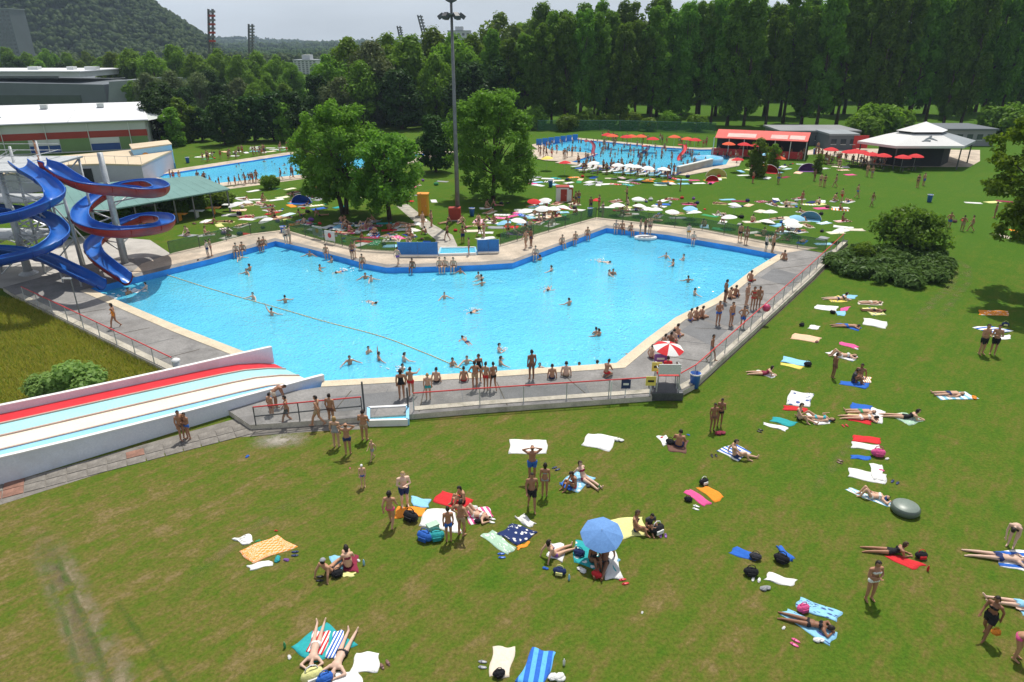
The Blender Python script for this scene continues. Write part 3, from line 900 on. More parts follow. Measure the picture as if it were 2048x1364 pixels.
# paving round the other pools
def ring(poly, d):
    c = sum((Vector((p[0], p[1], 0)) for p in poly), Vector()) / len(poly)
    out = []
    n = len(poly)
    for i in range(n):
        p0, p1, p2 = (Vector((poly[j % n][0], poly[j % n][1], 0)) for j in (i - 1, i, i + 1))
        n0 = Vector((-(p1 - p0).y, (p1 - p0).x, 0)).normalized(); n1 = Vector((-(p2 - p1).y, (p2 - p1).x, 0)).normalized()
        m = (n0 + n1).normalized(); m = m / max(.5, m.dot(n0))
        area = sum(poly[k][0] * poly[(k + 1) % n][1] - poly[(k + 1) % n][0] * poly[k][1] for k in range(n))
        out.append(p1 + m * (-d if area > 0 else d))
    return out
for pl, d in ((LAP_POOL, 2.6), (KID_POOL, 2.0)):
    tag(sheet('pool_surround', ring(pl, d), [pl], 0.10, M['deck_beige']), kind='structure')
    rr = ring(pl, d); nn = len(rr)
    e = MB(); e.add([(p.x, p.y, .098) for p in rr] + [(p.x, p.y, -.02) for p in rr], [(i, (i + 1) % nn, nn + (i + 1) % nn, nn + i) for i in range(nn)])
    tag(e.obj('deck_edge', M['kerb']), kind='structure')
tag(sheet('pool_surround', ats([(1050, 300), (1100, 301), (1190, 309), (1143, 325), (1090, 322), (1046, 312)]), [], 0.112, M['deck_beige']), kind='structure')

# paths
def path_sheet(name, pts, mat, z=0.006):
    o = sheet(name, ats(pts), [], z, mat); tag(o, kind='structure'); return o
path_sheet('path', [(793, 412), (815, 408), (868, 450), (905, 470), (915, 492), (900, 505), (860, 505), (872, 480), (845, 458)], M['gravel'])
path_sheet('path', [(380, 372), (460, 378), (620, 356), (760, 340), (756, 336), (600, 353), (455, 374)], M['deck_beige'], .008)
path_sheet('forecourt', [(1560, 312), (1650, 308), (1730, 328), (1810, 334), (1940, 334), (1960, 322), (1960, 300), (1640, 296)], M['deck_beige'], .007)
path_sheet('slide_yard', [(348, 512), (200, 524), (5, 577), (-60, 560), (-60, 520), (180, 470), (300, 480)], M['concrete'], .007)
path_sheet('dark_strip', [(1697, 490), (1630, 560), (1400, 772), (1358, 796), (960, 825), (830, 836), (832, 829), (960, 818), (1353, 790), (1392, 769), (1623, 557), (1690, 488)], M['dark_brown'], .005)  # dark brown strip following the lawn side of the kerb

# worn wheel tracks and trodden lines in the grass
def track_mat(name, c, thr, top=.8):
    m, N, L, b = new_mat(name)
    tc = N.new('ShaderNodeTexCoord')
    n = noise_node(N, L, 1.3, 6, tc.outputs['Object'], .7)
    r = ramp_node(N, L, n.outputs['Fac'], [(thr, (0, 0, 0)), (thr + .22, (top, top, top))])
    at_ = N.new('ShaderNodeAttribute'); at_.attribute_name = 'middle'
    n_e = noise_node(N, L, 4.0, 4, tc.outputs['Object'], .7)
    sb = N.new('ShaderNodeMath'); sb.operation = 'MULTIPLY_ADD'; sb.inputs[1].default_value = 1.7; sb.inputs[2].default_value = -.75
    L.new(n_e.outputs['Fac'], sb.inputs[0])
    ad = N.new('ShaderNodeMath'); ad.operation = 'ADD'; ad.use_clamp = True
    L.new(at_.outputs['Fac'], ad.inputs[0]); L.new(sb.outputs[0], ad.inputs[1])
    e2 = N.new('ShaderNodeMath'); e2.operation = 'MULTIPLY'; L.new(ad.outputs[0], e2.inputs[0]); L.new(at_.outputs['Fac'], e2.inputs[1])
    mu = N.new('ShaderNodeMath'); mu.operation = 'MULTIPLY'; L.new(e2.outputs[0], mu.inputs[0]); L.new(r.outputs['Color'], mu.inputs[1])
    L.new(mu.outputs[0], b.inputs['Alpha'])
    b.inputs['Base Color'].default_value = (*c, 1)
    b.inputs['Roughness'].default_value = .95
    return m
M['track'] = track_mat('worn_grass', (0.20, 0.165, 0.065), .42, .5)
M['track_green'] = track_mat('lush_grass', (0.06, 0.125, 0.010), .40, .62)
def track(px_line, w, mat, z):
    base = ats(px_line)
    pts = []
    for p, q in zip(base[:-1], base[1:]):
        k = max(2, int((q - p).length / .8))
        pts += [p.lerp(q, t / k) for t in range(k)]
    pts.append(base[-1])
    V, val = [], []
    w *= 1.9
    for i, p in enumerate(pts):
        d = (pts[min(i + 1, len(pts) - 1)] - pts[max(0, i - 1)]).normalized()
        nn = Vector((-d.y, d.x, 0)) * w / 2
        fade = min(1, i / 4, (len(pts) - 1 - i) / 4 + (0 if pts[-1].y > 16 else 1))
        for t, m_ in ((-1, 0), (-.5, .7), (0, 1), (.5, .7), (1, 0)):
            V.append((p.x + nn.x * t, p.y + nn.y * t, z)); val.append(m_ * fade)
    F = [(i * 5 + k, i * 5 + k + 1, (i + 1) * 5 + k + 1, (i + 1) * 5 + k) for i in range(len(pts) - 1) for k in range(4)]
    mb = MB(); mb.add(V, F)
    o = mb.obj('worn_track', mat)
    a = o.data.attributes.new('middle', 'FLOAT', 'POINT'); a.data.foreach_set('value', val)
    tag(o, kind='structure')
M['rut'] = track_mat('bare_rut', (0.25, 0.205, 0.125), .38)
track([(488, 884), (520, 881), (560, 879), (600, 878), (632, 876)], 1.0, track_mat('dusty_patch', (.36, .33, .28), .28, 1.0), .005)
for dx_, w_ in ((0, .55), (40, .65)):
    track([(60 + dx_ * .8, 1045), (82 + dx_ * .9, 1110), (118 + dx_, 1190), (152 + dx_ * 1.2, 1280), (190 + dx_ * 1.5, 1370)], w_, M['rut'], .004)
for ln_ in ([(66, 1062), (88, 1130), (128, 1235), (166, 1372)], [(84, 1050), (112, 1110), (150, 1200), (196, 1300), (220, 1372)], [(196, 1140), (240, 1215), (300, 1300), (352, 1372)]):
    track(ln_, .17, M['track_green'], .008)
track([(1870, 505), (1895, 520), (1912, 545), (1900, 575), (1860, 610), (1825, 655)], .6, M['track'], .004)
track([(1905, 510), (1935, 535), (1935, 565), (1905, 600), (1875, 645)], .5, M['track'], .008)
track([(1740, 840), (1660, 940), (1600, 1010)], .35, M['track'], .004)
track([(700, 960), (560, 1020), (400, 1140), (300, 1250)], .45, M['track'], .012)

# ------------------------------------------------------------------ wide racing slide, front left
E0 = Vector((-10.75, 34.75, 0)); U = Vector((-.783, -.622, 0)); Vv = Vector((-.622, .783, 0))
SS = [-.2, 1, 2.5, 4, 5.5, 7, 8.5, 10, 12, 14, 16, 18, 21, 24, 28, 32]
ZL = [-.22, .12, .40, .52, .60, .68, .76, .84, .94, 1.04, 1.16, 1.36, 1.75, 2.4, 3.5, 4.7]
ZN = [.72, .76, .80, .84, .88, .93, .99, 1.06, 1.16, 1.28, 1.42, 1.6, 2.0, 2.65, 3.75, 4.95]      # top of the near wall
wide = empty('racing_slide', (0, 0, 0), 'wide white racing slide with red, aqua and cream lanes running into pool', 'water slide')
def sweep(prof, name, mat, s0=0, skew=.2, ZL=ZL):
    """prof: (v, dz) corners of a closed cross section"""
    mb = MB(); k = len(prof); vs = []
    for s, z in zip(SS[s0:], ZL[s0:]):
        for v, dz, absz in prof:
            p = E0 + U * (s + skew * v * max(0, 1 - s / 6)) + Vv * v
            vs.append((p.x, p.y, absz if absz is not None else z + dz))
    fs = []
    m = len(SS) - s0
    for i in range(m - 1):
        for j in range(k):
            j2 = (j + 1) % k
            fs.append((i * k + j, i * k + j2, (i + 1) * k + j2, (i + 1) * k + j))
    fs += [tuple(range(k)), tuple((m - 1) * k + j for j in reversed(range(k)))]
    mb.add(vs, fs)
    return mb.obj(name, mat, wide)
def bar(v0, v1, dz0, dz1, base=None): return [(v0, dz0, base), (v1, dz0, base), (v1, dz1, None), (v0, dz1, None)]
sweep(bar(0, .16, -.4, -.06, -.1), 'side_wall', M['white_wall'], ZL=ZN)
sweep(bar(-.03, .19, -.06, 0), 'wall_cap', M['white'], ZL=ZN)
sweep(bar(.16, 1.02, -.12, .06), 'lane', M['slide_sky'])
sweep(bar(1.02, 1.12, -.12, .12), 'lane_rib', M['lane_rib'])
sweep(bar(1.12, 2.46, -.12, .05), 'lane', M['slide_cream'])
sweep(bar(2.46, 2.56, -.12, .12), 'lane_rib', M['lane_rib'])
sweep(bar(2.56, 3.82, -.12, .05), 'lane', M['slide_aqua'])
sweep(bar(3.82, 3.92, -.12, .12), 'lane_rib', M['lane_rib'])
sweep(bar(3.92, 5.05, -.12, .05), 'lane', M['slide_red'])
sweep(bar(5.05, 5.21, -.4, .20, -.1), 'side_wall', M['white_wall'], ZL=ZN)
sweep(bar(5.02, 5.24, .20, .26), 'wall_cap', M['white'], ZL=ZN)

# paved path along the slide, each slab a piece of its own
slab_path = sheet('slide_path', ats([(0, 970), (640, 790), (740, 800), (735, 858), (629, 863), (460, 876), (330, 906), (0, 1010), (-200, 1060), (-200, 1030)]), [], .006, M['paver_grey']); tag(slab_path, kind='structure')
rng = random.Random(3)
slab_mesh = {}
for key in ('paver_grey', 'paver_red'):
    mb = MB(); mb.box((0, 0, .012), (.76, .62, .028)); slab_mesh[key] = mb.mesh('paving_slab', [M[key]], bevel=.008)
a0, a1 = at(600, 838), at(-60, 1008)
along = (a1 - a0).normalized(); across = Vector((-along.y, along.x, 0))
if across.dot(Vector((0, 1, 0))) < 0: across = -across
ln = (a1 - a0).length
for i in range(int(ln / .80)):
    for j in range(2):
        p = a0 + along * (i * .80 + .4) + across * (.05 + j * .66)
        reddish = i > 8 and rng.random() < (.75 if i > 14 else .3)
        o = link('paving_slab', slab_mesh['paver_red' if reddish else 'paver_grey'], slab_path, (p.x, p.y, .004 + rng.uniform(0, .008)))
        o.rotation_euler = (0, 0, math.atan2(along.y, along.x) + rng.uniform(-.02, .02))

# ------------------------------------------------------------------ the two blue spiral slides
def catmull(pts, k=10):
    P = [Vector(p) for p in pts]
    P = [P[0] * 2 - P[1]] + P + [P[-1] * 2 - P[-2]]
    out = []
    for i in range(1, len(P) - 2):
        p0, p1, p2, p3 = P[i - 1:i + 3]
        for j in range(k):
            t = j / k
            out.append(.5 * ((2 * p1) + (p2 - p0) * t + (2 * p0 - 5 * p1 + 4 * p2 - p3) * t * t + (3 * p1 - p0 - 3 * p2 + p3) * t ** 3))
    out.append(P[-2])
    return out
def chute(root, path, inner, outer, rim_mat, tall=0):
    pts = catmull(path)
    n = 13
    angs = [R(-96 + 192 * k / (n - 1)) for k in range(n)]
    vi, vo = [], []
    rimL, rimR = [], []
    for i, p in enumerate(pts):
        d = pts[min(i + 1, len(pts) - 1)] - pts[max(0, i - 1)]
        d.z = 0; d.normalize()
        s = Vector((-d.y, d.x, 0))
        for k, a in enumerate(angs):
            w = math.sin(a); h = 1 - math.cos(a)
            vi.append(p + s * w * .60 + Vector((0, 0, .60 * h * (.85 + tall))))
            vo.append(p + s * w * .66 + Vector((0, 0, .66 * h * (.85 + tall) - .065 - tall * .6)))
        rimL.append((vi[-n] + vo[-n]) / 2); rimR.append((vi[-1] + vo[-1]) / 2)
    fs = [(i * n + k, i * n + k + 1, (i + 1) * n + k + 1, (i + 1) * n + k) for i in range(len(pts) - 1) for k in range(n - 1)]
    a = MB(); a.add(vi, fs); ch_ = a.obj('chute', inner, root, True)
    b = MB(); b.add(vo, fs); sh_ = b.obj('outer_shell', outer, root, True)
    for r_ in (rimL, rimR):
        c = MB(); c.tube(r_, .05, 6); c.obj('rim', rim_mat, ch_, True)
    for i in range(8, len(pts) - 4, 9):            # flanged joints between the sections
        p = pts[i]; d = pts[i + 1] - pts[i - 1]; d.z = 0; d.normalize(); s = Vector((-d.y, d.x, 0))
        ring_ = [p + s * math.sin(t) * .69 + Vector((0, 0, .69 * (1 - math.cos(t)) * .85 - .08)) for t in angs]
        c = MB(); c.tube(ring_, .035, 5); c.obj('joint_flange', outer, sh_, True)
    return pts
def aq(px, py, z): return at(px, py, z)
P1 = [aq(40, 336, 9.4), aq(62, 352, 9.0), aq(100, 377, 8.3), aq(112, 403, 7.7), aq(70, 428, 7.1), aq(5, 446, 6.6), aq(-70, 452, 6.1), aq(-95, 436, 5.7), aq(-50, 425, 5.4), aq(30, 428, 5.0), aq(95, 444, 4.6),
      aq(124, 474, 4.1), aq(95, 503, 3.6), aq(35, 523, 3.2), aq(-40, 535, 2.8), aq(-60, 515, 2.5), aq(0, 508, 2.25), aq(80, 520, 1.85), aq(140, 546, 1.3), aq(180, 565, .75), aq(206, 578, .25)]
P2 = [aq(88, 336, 9.4), aq(110, 347, 9.0), aq(140, 366, 8.5), aq(185, 383, 7.9), aq(250, 389, 7.3), aq(305, 392, 6.9), aq(325, 385, 6.5), aq(300, 374, 6.2), aq(245, 380, 5.8), aq(195, 404, 5.2), aq(165, 432, 4.7), aq(172, 457, 4.4),
      aq(225, 471, 4.1), aq(290, 468, 3.75), aq(332, 458, 3.4), aq(330, 444, 3.1), aq(285, 443, 2.8), aq(230, 464, 2.4), aq(192, 493, 1.95), aq(192, 516, 1.6), aq(215, 538, 1.1), aq(240, 556, .6), aq(255, 566, .25)]
sl1 = empty('spiral_slide', (0, 0, 0), 'all blue spiral water slide winding down from the steel tower', 'water slide')
sl2 = empty('spiral_slide', (0, 0, 0), 'blue spiral water slide with dark red outer side around a steel mast', 'water slide')
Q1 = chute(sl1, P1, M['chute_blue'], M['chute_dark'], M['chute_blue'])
Q2 = chute(sl2, P2, M['chute_blue'], M['chute_red'], M['chute_blue'], .18)
def mast_with_arms(root, base, top, r, path, idx):
    m_ = MB(); m_.tube([base, Vector((base.x, base.y, top * .5)), Vector((base.x, base.y, top))], [r, r * .85, r * .7], 10); m_.obj('mast', M['steel'], root, True)
    f_ = MB(); f_.lathe([(0, .0), (r * 2.2, 0), (r * 2.2, .08), (r * 1.1, .3), (r * 1.1, .32)], 12, (base.x, base.y, base.z)); f_.obj('base_plate', M['steel'], root)
    for i in idx:
        p = path[i]
        a = MB(); a.tube([(base.x, base.y, max(.4, p.z - .9)), p - Vector((0, 0, .1))], .07, 6)
        a.tube([(base.x, base.y, p.z - .1), p - Vector((0, 0, .1))], .055, 6)
        a.obj('bracket_arm', M['steel'], root, True)
mast_with_arms(sl2, at(252, 532, 0), 9.6, .32, Q2, (40, 62, 75, 95, 108, 130, 145, 160, 175))
mast_with_arms(sl1, at(58, 548, 0), 8.6, .34, Q1, (15, 32, 45, 95, 108, 120))
mast_with_arms(sl1, at(-40, 560, 0), 8.0, .30, Q1, (52, 68, 132, 145))
for i in (176, 184):
    p = Q1[min(i, len(Q1) - 8)]
    s_ = MB(); s_.tube([(p.x, p.y, 0), (p.x, p.y, p.z - .05)], .07, 6); s_.obj('support_leg', M['steel'], sl1)
# stair tower of the slides
tw = empty('slide_tower', (0, 0, 0), 'galvanised steel stair tower with railings at the top of the slides', 'tower')
tb = at(30, 545, 0)
tx, ty = -40.6, 57.0
for dx in (-5.5, -2.2, 1.4, 4.6):
    for dy in (-1.6, 1.6):
        m_ = MB(); m_.tube([(tx + dx, ty + dy, 0), (tx + dx, ty + dy, 10.4 if dx < 3 else 9.2)], .10, 8); m_.obj('column', M['steel'], tw, True)
m_ = MB(); m_.box((tx - .4, ty, 9.1), (10.6, 3.5, .14)); m_.obj('platform', M['steel'], tw)
m_ = MB(); m_.box((tx + 2.6, ty - 3.6, 9.1), (5.4, 3.6, .14)); m_.obj('walkway', M['steel'], tw)
for zz in (9.65, 10.15):
    m_ = MB(); m_.tube([(tx + 5.2, ty - 5.4, zz), (tx + 5.2, ty - 1.7, zz)], .03, 5); m_.obj('handrail', M['steel'], tw)
for z in (3.0, 6.0):
    m_ = MB(); m_.box((tx - 2, ty, z), (7.2, 3.4, .12)); m_.obj('landing', M['steel'], tw)
for i, (x0, x1, z0, z1, yy) in enumerate([(-5.5, 1.4, 0, 3, -1.6), (1.4, -5.5, 3, 6, 1.6), (-5.5, 1.4, 6, 9, -1.6), (-5.5, 4.6, 3, 6, -1.65), (1.4, -5.5, 0, 3, 1.65), (1.4, 4.6, 3.2, 9, -1.65), (4.6, 1.4, .2, 5, 1.65), (-2.2, 1.4, 0, 3, -1.66), (1.4, -2.2, 3, 6, -1.66), (1.4, 4.6, 0, 3, -1.66), (4.6, 1.4, 3, 6, -1.66), (-2.2, 1.4, 6, 9, -1.66), (1.4, 4.6, 6, 9, 1.66)]):
    m_ = MB(); m_.tube([(tx + x0, ty + yy, z0), (tx + x1, ty + yy, z1)], .06, 6); m_.obj('brace', M['steel'], tw)
for k in range(3):                                    # stair flights with treads
    z0 = 3 * k
    for j in range(12):
        m_ = MB(); m_.box((tx - 5 + j * .5 if k % 2 == 0 else tx + 1 - j * .5, ty + (.7 if k % 2 else -.7), z0 + .2 + j * .24), (.32, 1.2, .05)); m_.obj('tread', M['steel'], tw)
    for yy in (-1.3, -.1) if k % 2 == 0 else (.1, 1.3):
        x0, x1 = (tx - 5.2, tx + .9) if k % 2 == 0 else (tx + 1.2, tx - 4.9)
        m_ = MB(); m_.tube([(x0, ty + yy, z0 + .1), (x1, ty + yy, z0 + 2.95)], .07, 5); m_.obj('stringer', M['steel'], tw)
        m_ = MB(); m_.tube([(x0, ty + yy, z0 + 1.1), (x1, ty + yy, z0 + 3.95)], .03, 5); m_.obj('handrail', M['steel'], tw)
for yy in (-1.72, 1.72):
    for zz in (9.65, 10.15):
        m_ = MB(); m_.tube([(tx - 5.6, ty + yy, zz), (tx + 3.2, ty + yy, zz)], .03, 5); m_.obj('handrail', M['steel'], tw)
m_ = MB(); m_.box((tx - 3.6, ty + .1, 11.9), (4.8, 4.0, .08), 0, tilt=Matrix.Rotation(R(9), 3, 'X')); m_.obj('glass_roof', M['panel_grey'], tw)
for p in (at(132, 395, 7), at(168, 400, 6.6)):
    pass
for (pa, pb) in (((128, 398, 6.8), (166, 530, 0)), ((152, 430, 5.6), (170, 530, 0))):
    g_ = MB(); a_, b_ = at(*pa), at(*pb); g_.tube([b_, Vector((b_.x - .3, b_.y + .1, pa[2]))], [.07, .05], 6)
    tag(g_.obj('thin_pole', M['steel'], None, True), 'slim pale steel pole standing between the two spiral slides', 'pole', 'slim poles between the slides')

# ------------------------------------------------------------------ fences
def fence(px_line, z, hgt, spacing, post_mat, rail_mat, net_mat, label, group=None, mid=False, name='fence', inset=0.0, world_pts=None):
    pts = world_pts or ats(px_line, z)
    t = empty(name, pts[0], label, 'fence', group)
    o = pts[0]
    L = [Vector((p.x - o.x, p.y - o.y, 0)) for p in pts]
    pm = MB(); pm.tube([(0, 0, 0), (0, 0, hgt)], .03, 6); pme = pm.mesh('post', [post_mat])
    for a, b in zip(L[:-1], L[1:]):
        d = b - a; k = max(1, round(d.length / spacing))
        for i in range(k):
            link('post', pme, t, a + d * i / k)
        n_ = MB(); n_.add([(a.x, a.y, .06), (b.x, b.y, .06), (b.x, b.y, hgt - .03), (a.x, a.y, hgt - .03)], [(0, 1, 2, 3)]); n_.obj('netting', net_mat, t)
    link('post', pme, t, L[-1])
    for zz in ([hgt, hgt * .5] if mid else [hgt]):
        r_ = MB(); r_.tube([Vector((p.x, p.y, zz)) for p in L], .035, 6); r_.obj('rail', rail_mat if zz == hgt else post_mat, t)
    return t
inn = lambda pts: pts
fence([(1684, 489), (1618, 552), (1388, 763), (1352, 784)], ZD, 1.05, 2.4, M['steel'], M['red_paint'], M['net_grey'], 'grey mesh fence with red top rail along the right side of the pool')
fence([(1300, 789), (960, 812), (828, 822)], ZD, 1.05, 2.4, M['steel'], M['red_paint'], M['net_grey'], 'grey mesh fence with red top rail along the near side of the pool')
fence([(725, 830), (600, 842), (512, 851)], ZD - .0, 1.05, 2.2, M['dark_steel'], M['red_paint'], M['net_grey'], 'short railing with red top bar at the end of the racing slide', mid=True)
fence([(50, 600), (168, 658), (350, 748)], ZD, 1.05, 2.4, M['steel'], M['red_paint'], M['net_grey'], 'grey mesh fence with red top rail between dark deck and wild bank')
fence([(340, 508), (400, 495), (502, 469), (568, 461)], ZD, 1.15, 2.6, M['dark_steel'], M['net_green'], M['net_green'], 'green mesh fence from the slides to the tree shaded lawn')
fence([(575, 462), (649, 484), (722, 501), (790, 505)], ZD, 1.15, 2.6, M['dark_steel'], M['net_green'], M['net_green'], 'green mesh fence below the lawn trees behind the pool')
fence([(1001, 491), (1097, 463), (1192, 436)], ZD, 1.15, 2.6, M['dark_steel'], M['net_green'], M['net_green'], 'green mesh fence between blue board and the pool corner')
fence([(1196, 436), (1404, 460), (1541, 487), (1650, 504)], ZD, 1.15, 2.6, M['dark_steel'], M['net_green'], M['net_green'], 'green mesh fence behind the far right side of the pool')
fence([(1075, 262), (1240, 262), (1430, 268)], 0, 2.2, 4.0, M['dark_steel'], M['green_roof'], M['net_green'], 'tall green windbreak fence behind the children pool')
# kerb of the deck
for seg, lab in (([(1690, 487), (1623, 556), (1392, 768), (1353, 789), (960, 817), (830, 828)], 'pale concrete kerb wall between pool deck and near lawn'), ([(40, 597), (355, 752)], 'pale concrete kerb wall below the fence of the wild bank')):
    k_ = MB(); k_.strip(ats(seg, 0), .42, -.03, ZD + .05, 0); tag(k_.obj('kerb_wall', M['kerb']), lab, 'kerb')
# two blue boards and the shower basin between them
def board(pxa, pxb, top, label):
    a, b = at(*pxa, ZD), at(*pxb, ZD)
    t = empty('blue_board', (a + b) / 2, label, 'board', 'blue boards beside the far foot basin', math.atan2((b - a).y, (b - a).x))
    L_ = (b - a).length; k = max(2, round(L_ / 2.0)); w = L_ / k
    for i in range(k):
        m_ = MB(); m_.box((-L_ / 2 + w * (i + .5), 0, top / 2 + .06), (w - .02, .06, top)); m_.obj('panel', M['blue_fence'], t, bevel=.006)
    for i in range(k + 1):
        m_ = MB(); m_.tube([(-L_ / 2 + w * i, .06, 0), (-L_ / 2 + w * i, .06, top + .1)], .035, 6); m_.obj('post', M['steel'], t)
    m_ = MB(); m_.box((0, -.05, .13), (L_, .03, .12)); m_.obj('foot_rail', M['white'], t)
board((796, 513), (876, 513), 1.25, 'long bright blue board left of the far foot basin')
board((955, 507), (998, 506), 1.2, 'short bright blue board right of the far foot basin')
def basin(quad, label, z, hgt, tall=False):
    q = ats(quad, z); c = sum(q, Vector()) / 4
    t = empty('foot_basin', c, label, 'foot basin')
    L_ = [p - c for p in q]
    for i in range(4):
        a, b = L_[i], L_[(i + 1) % 4]
        m_ = MB(); m_.strip([a, b], .16, 0, hgt); m_.obj('rim_wall', M['slide_sky'] if i % 2 else M['white'], t)
    m_ = MB(); m_.prism([p * .97 for p in L_], .004, hgt * .35); m_.obj('basin_floor', M['slide_aqua'], t)
    m_ = MB(); m_.add([(p.x * .96, p.y * .96, hgt * .62) for p in L_], [(0, 1, 2, 3)]); m_.obj('basin_water', M['water'], t)
    return t
basin([(878, 512), (953, 510), (950, 498), (882, 499)], 'light blue foot basin between the two blue boards', ZD, .22)
fb = basin([(738, 852), (816, 850), (816, 822), (738, 826)], 'light blue foot basin at the gate by the near lawn', .0, .36)
for px in (730, 817):
    m_ = MB(); p = at(px, 832 if px < 800 else 826, 0); m_.tube([p, p + Vector((0, 0, 2.0 if px < 800 else 1.5))], .05, 6)
    tag(m_.obj('gate_post', M['dark_steel'], None), 'dark gate post left of the near foot basin' if px < 800 else 'dark gate post right of the near foot basin', 'post')
# bollard-like white vent pipe and two slim poles on the left deck
p = at(358, 752, ZD)
v_ = empty('vent_pipe', p, 'white capped vent pipe where the fence meets the racing slide', 'pipe')
m_ = MB(); m_.tube([(0, 0, 0), (0, 0, .95)], .17, 12); m_.obj('pipe', M['steel'], v_, True)
m_ = MB(); m_.lathe([(0, .95), (.24, .95), (.24, 1.03), (.1, 1.12), (0, 1.13)], 12); m_.obj('pipe_cap', M['white'], v_, True)
p = at(165, 648, 0)
v_ = empty('lamp_post', p, 'slim grey lamp post by the fence of the dark left deck', 'lamp post')
m_ = MB(); m_.tube([(0, 0, 0), (0, 0, 3.3)], [.05, .035], 8); m_.obj('post', M['mast'], v_)
m_ = MB(); m_.box((-.25, 0, 3.3), (.6, .16, .09)); m_.obj('lamp_head', M['steel'], v_, bevel=.02)
# lane rope
rope_px = [(335, 550), (430, 580), (560, 617), (650, 643), (760, 672), (850, 706), (925, 738)]
rp = catmull([at(x, y, ZW + .03) for x, y in rope_px], 30)
m_ = MB(); m_.tube(rp, .022, 6)
for i in range(0, len(rp), 2):
    m_.ell(rp[i], (.055, .055, .05), 6, 4)
M['rope'] = worn('rope_floats', (.62, .50, .24), .2, 2, .6, 0)
tag(m_.obj('lane_rope', M['rope'], None, True), 'yellowish float rope across the main pool', 'rope')

# ------------------------------------------------------------------ buildings on the left
def wall_box(root, name, a, b, z0, z1, th, mat, proud=0.0, bevel=0):
    """upright slab from a to b (ground points, local to root)"""
    a, b = Vector((a[0], a[1], 0)), Vector((b[0], b[1], 0))
    d = (b - a); nrm = Vector((d.y, -d.x, 0)).normalized()
    c = (a + b) / 2 + nrm * (proud - th / 2)
    m_ = MB(); m_.box((c.x, c.y, (z0 + z1) / 2), (d.length, th, z1 - z0), math.atan2(d.y, d.x))
    return m_.obj(name, mat, root, bevel=bevel)

hall = empty('swimming_hall', (-65, 128, 0), 'long hall with white membrane roof, red band and coloured wall panels', 'building', None, math.atan2(8.5, 22))
# local: x runs along the front wall, right end at 0, hall extends to -x; -y is the front
HL = 60
wall_box(hall, 'wall', (-HL, 0), (0, 0), 0, 4.9, .3, M['panel_grey'])
wall_box(hall, 'end_wall', (0, 0), (0, 18), 0, 4.9, .3, M['panel_white'])
wall_box(hall, 'red_band', (-HL, 0), (-.2, 0), 2.35, 3.45, .1, M['red_band'], .06)
for i in range(12):
    x1 = -.3 - i * 4.6
    if i % 2 == 0:
        wall_box(hall, 'panel', (x1 - 4.5, 0), (x1, 0), .2, 2.32, .08, M['panel_green'], .05)
    else:
        wall_box(hall, 'panel', (x1 - 4.5, 0), (x1, 0), 1.35, 2.32, .08, M['panel_white'], .05)
        wall_box(hall, 'panel', (x1 - 4.5, 0), (x1, 0), .2, 1.32, .08, M['panel_blue'], .05)
m_ = MB(); m_.add([(-HL, -.6, 4.95), (.4, -.6, 4.95), (-1.5, 13, 6.9), (-HL, 13, 6.9), (-HL, -.6, 5.15), (.4, -.6, 5.15), (-1.5, 13, 7.15), (-HL, 13, 7.15)],
                  [(0, 1, 2, 3), (4, 5, 6, 7), (0, 1, 5, 4), (1, 2, 6, 5), (2, 3, 7, 6), (3, 0, 4, 7)])
m_.obj('roof', M['white_roof'], hall)
m_ = MB(); m_.add([(-1.5, 13, 6.9), (.4, -.6, 4.95), (3.6, 6, 5.0), (1.5, 15, 5.6)], [(0, 1, 2, 3)]); m_.obj('roof_end', M['panel_grey'], hall)
for i in range(9):
    m_ = MB(); m_.tube([(-3 - i * 6.4, -.22, .2), (-3 - i * 6.4, -.22, 4.9)], .07, 6); m_.obj('downpipe', M['panel_white'], hall)
m_ = MB(); m_.tube([(-HL, -.68, 5.0), (.4, -.68, 5.0)], .12, 6); m_.obj('gutter', M['grey_roof'], hall)
for i in range(5):
    m_ = MB(); m_.box((-8 - i * 9, 9.5, 7.0), (1.1, 1.1, .7)); m_.obj('roof_vent', M['panel_grey'], hall, bevel=.05)
for i in range(1, 5):
    m_ = MB(); m_.tube([(-i * 12, -.66, 5.17), (-i * 12, 13, 7.17)], .06, 4); m_.obj('roof_seam', M['panel_grey'], hall)

arena = empty('sports_arena', (-110, 205, 0), 'dark grey clad sports arena with slanted end behind the white roofed hall', 'building')
m_ = MB(); m_.add([(-60, 0, 0), (-4, 0, 0), (-4, 0, 6.6), (-60, 0, 7.6), (-60, 40, 0), (2, 40, 0), (2, 40, 6.6), (-60, 40, 7.6)],
                  [(0, 1, 2, 3), (1, 5, 6, 2), (5, 4, 7, 6), (4, 0, 3, 7), (3, 2, 6, 7)]); m_.obj('wall', M['grey_clad'], arena)
m_ = MB(); m_.add([(-4, -.4, 0), (4, 3, 0), (7, 3, 8.0), (-2, -.4, 7.4), (-4, 14, 0), (4, 14, 0), (7, 14, 8.0), (-2, 14, 7.4)],
                  [(0, 1, 2, 3), (1, 5, 6, 2), (5, 4, 7, 6), (4, 0, 3, 7), (3, 2, 6, 7)]); m_.obj('entrance_block', M['grey_roof'], arena)
m_ = MB(); m_.box((-42, 16, 9.0), (58, 22, 1.5)); m_.obj('roof_storey', M['panel_grey'], arena)
m_ = MB(); m_.box((-42, 16, 9.85), (60, 24, .25)); m_.obj('roof', M['white_roof'], arena)
m_ = MB(); m_.box((-44, 4.8, 8.3), (50, .2, .6)); m_.obj('window_band', M['glass'], arena)
m_ = MB(); m_.box((-26, -.05, 2.6), (30, .2, 2.4)); m_.obj('window_band', M['glass'], arena)
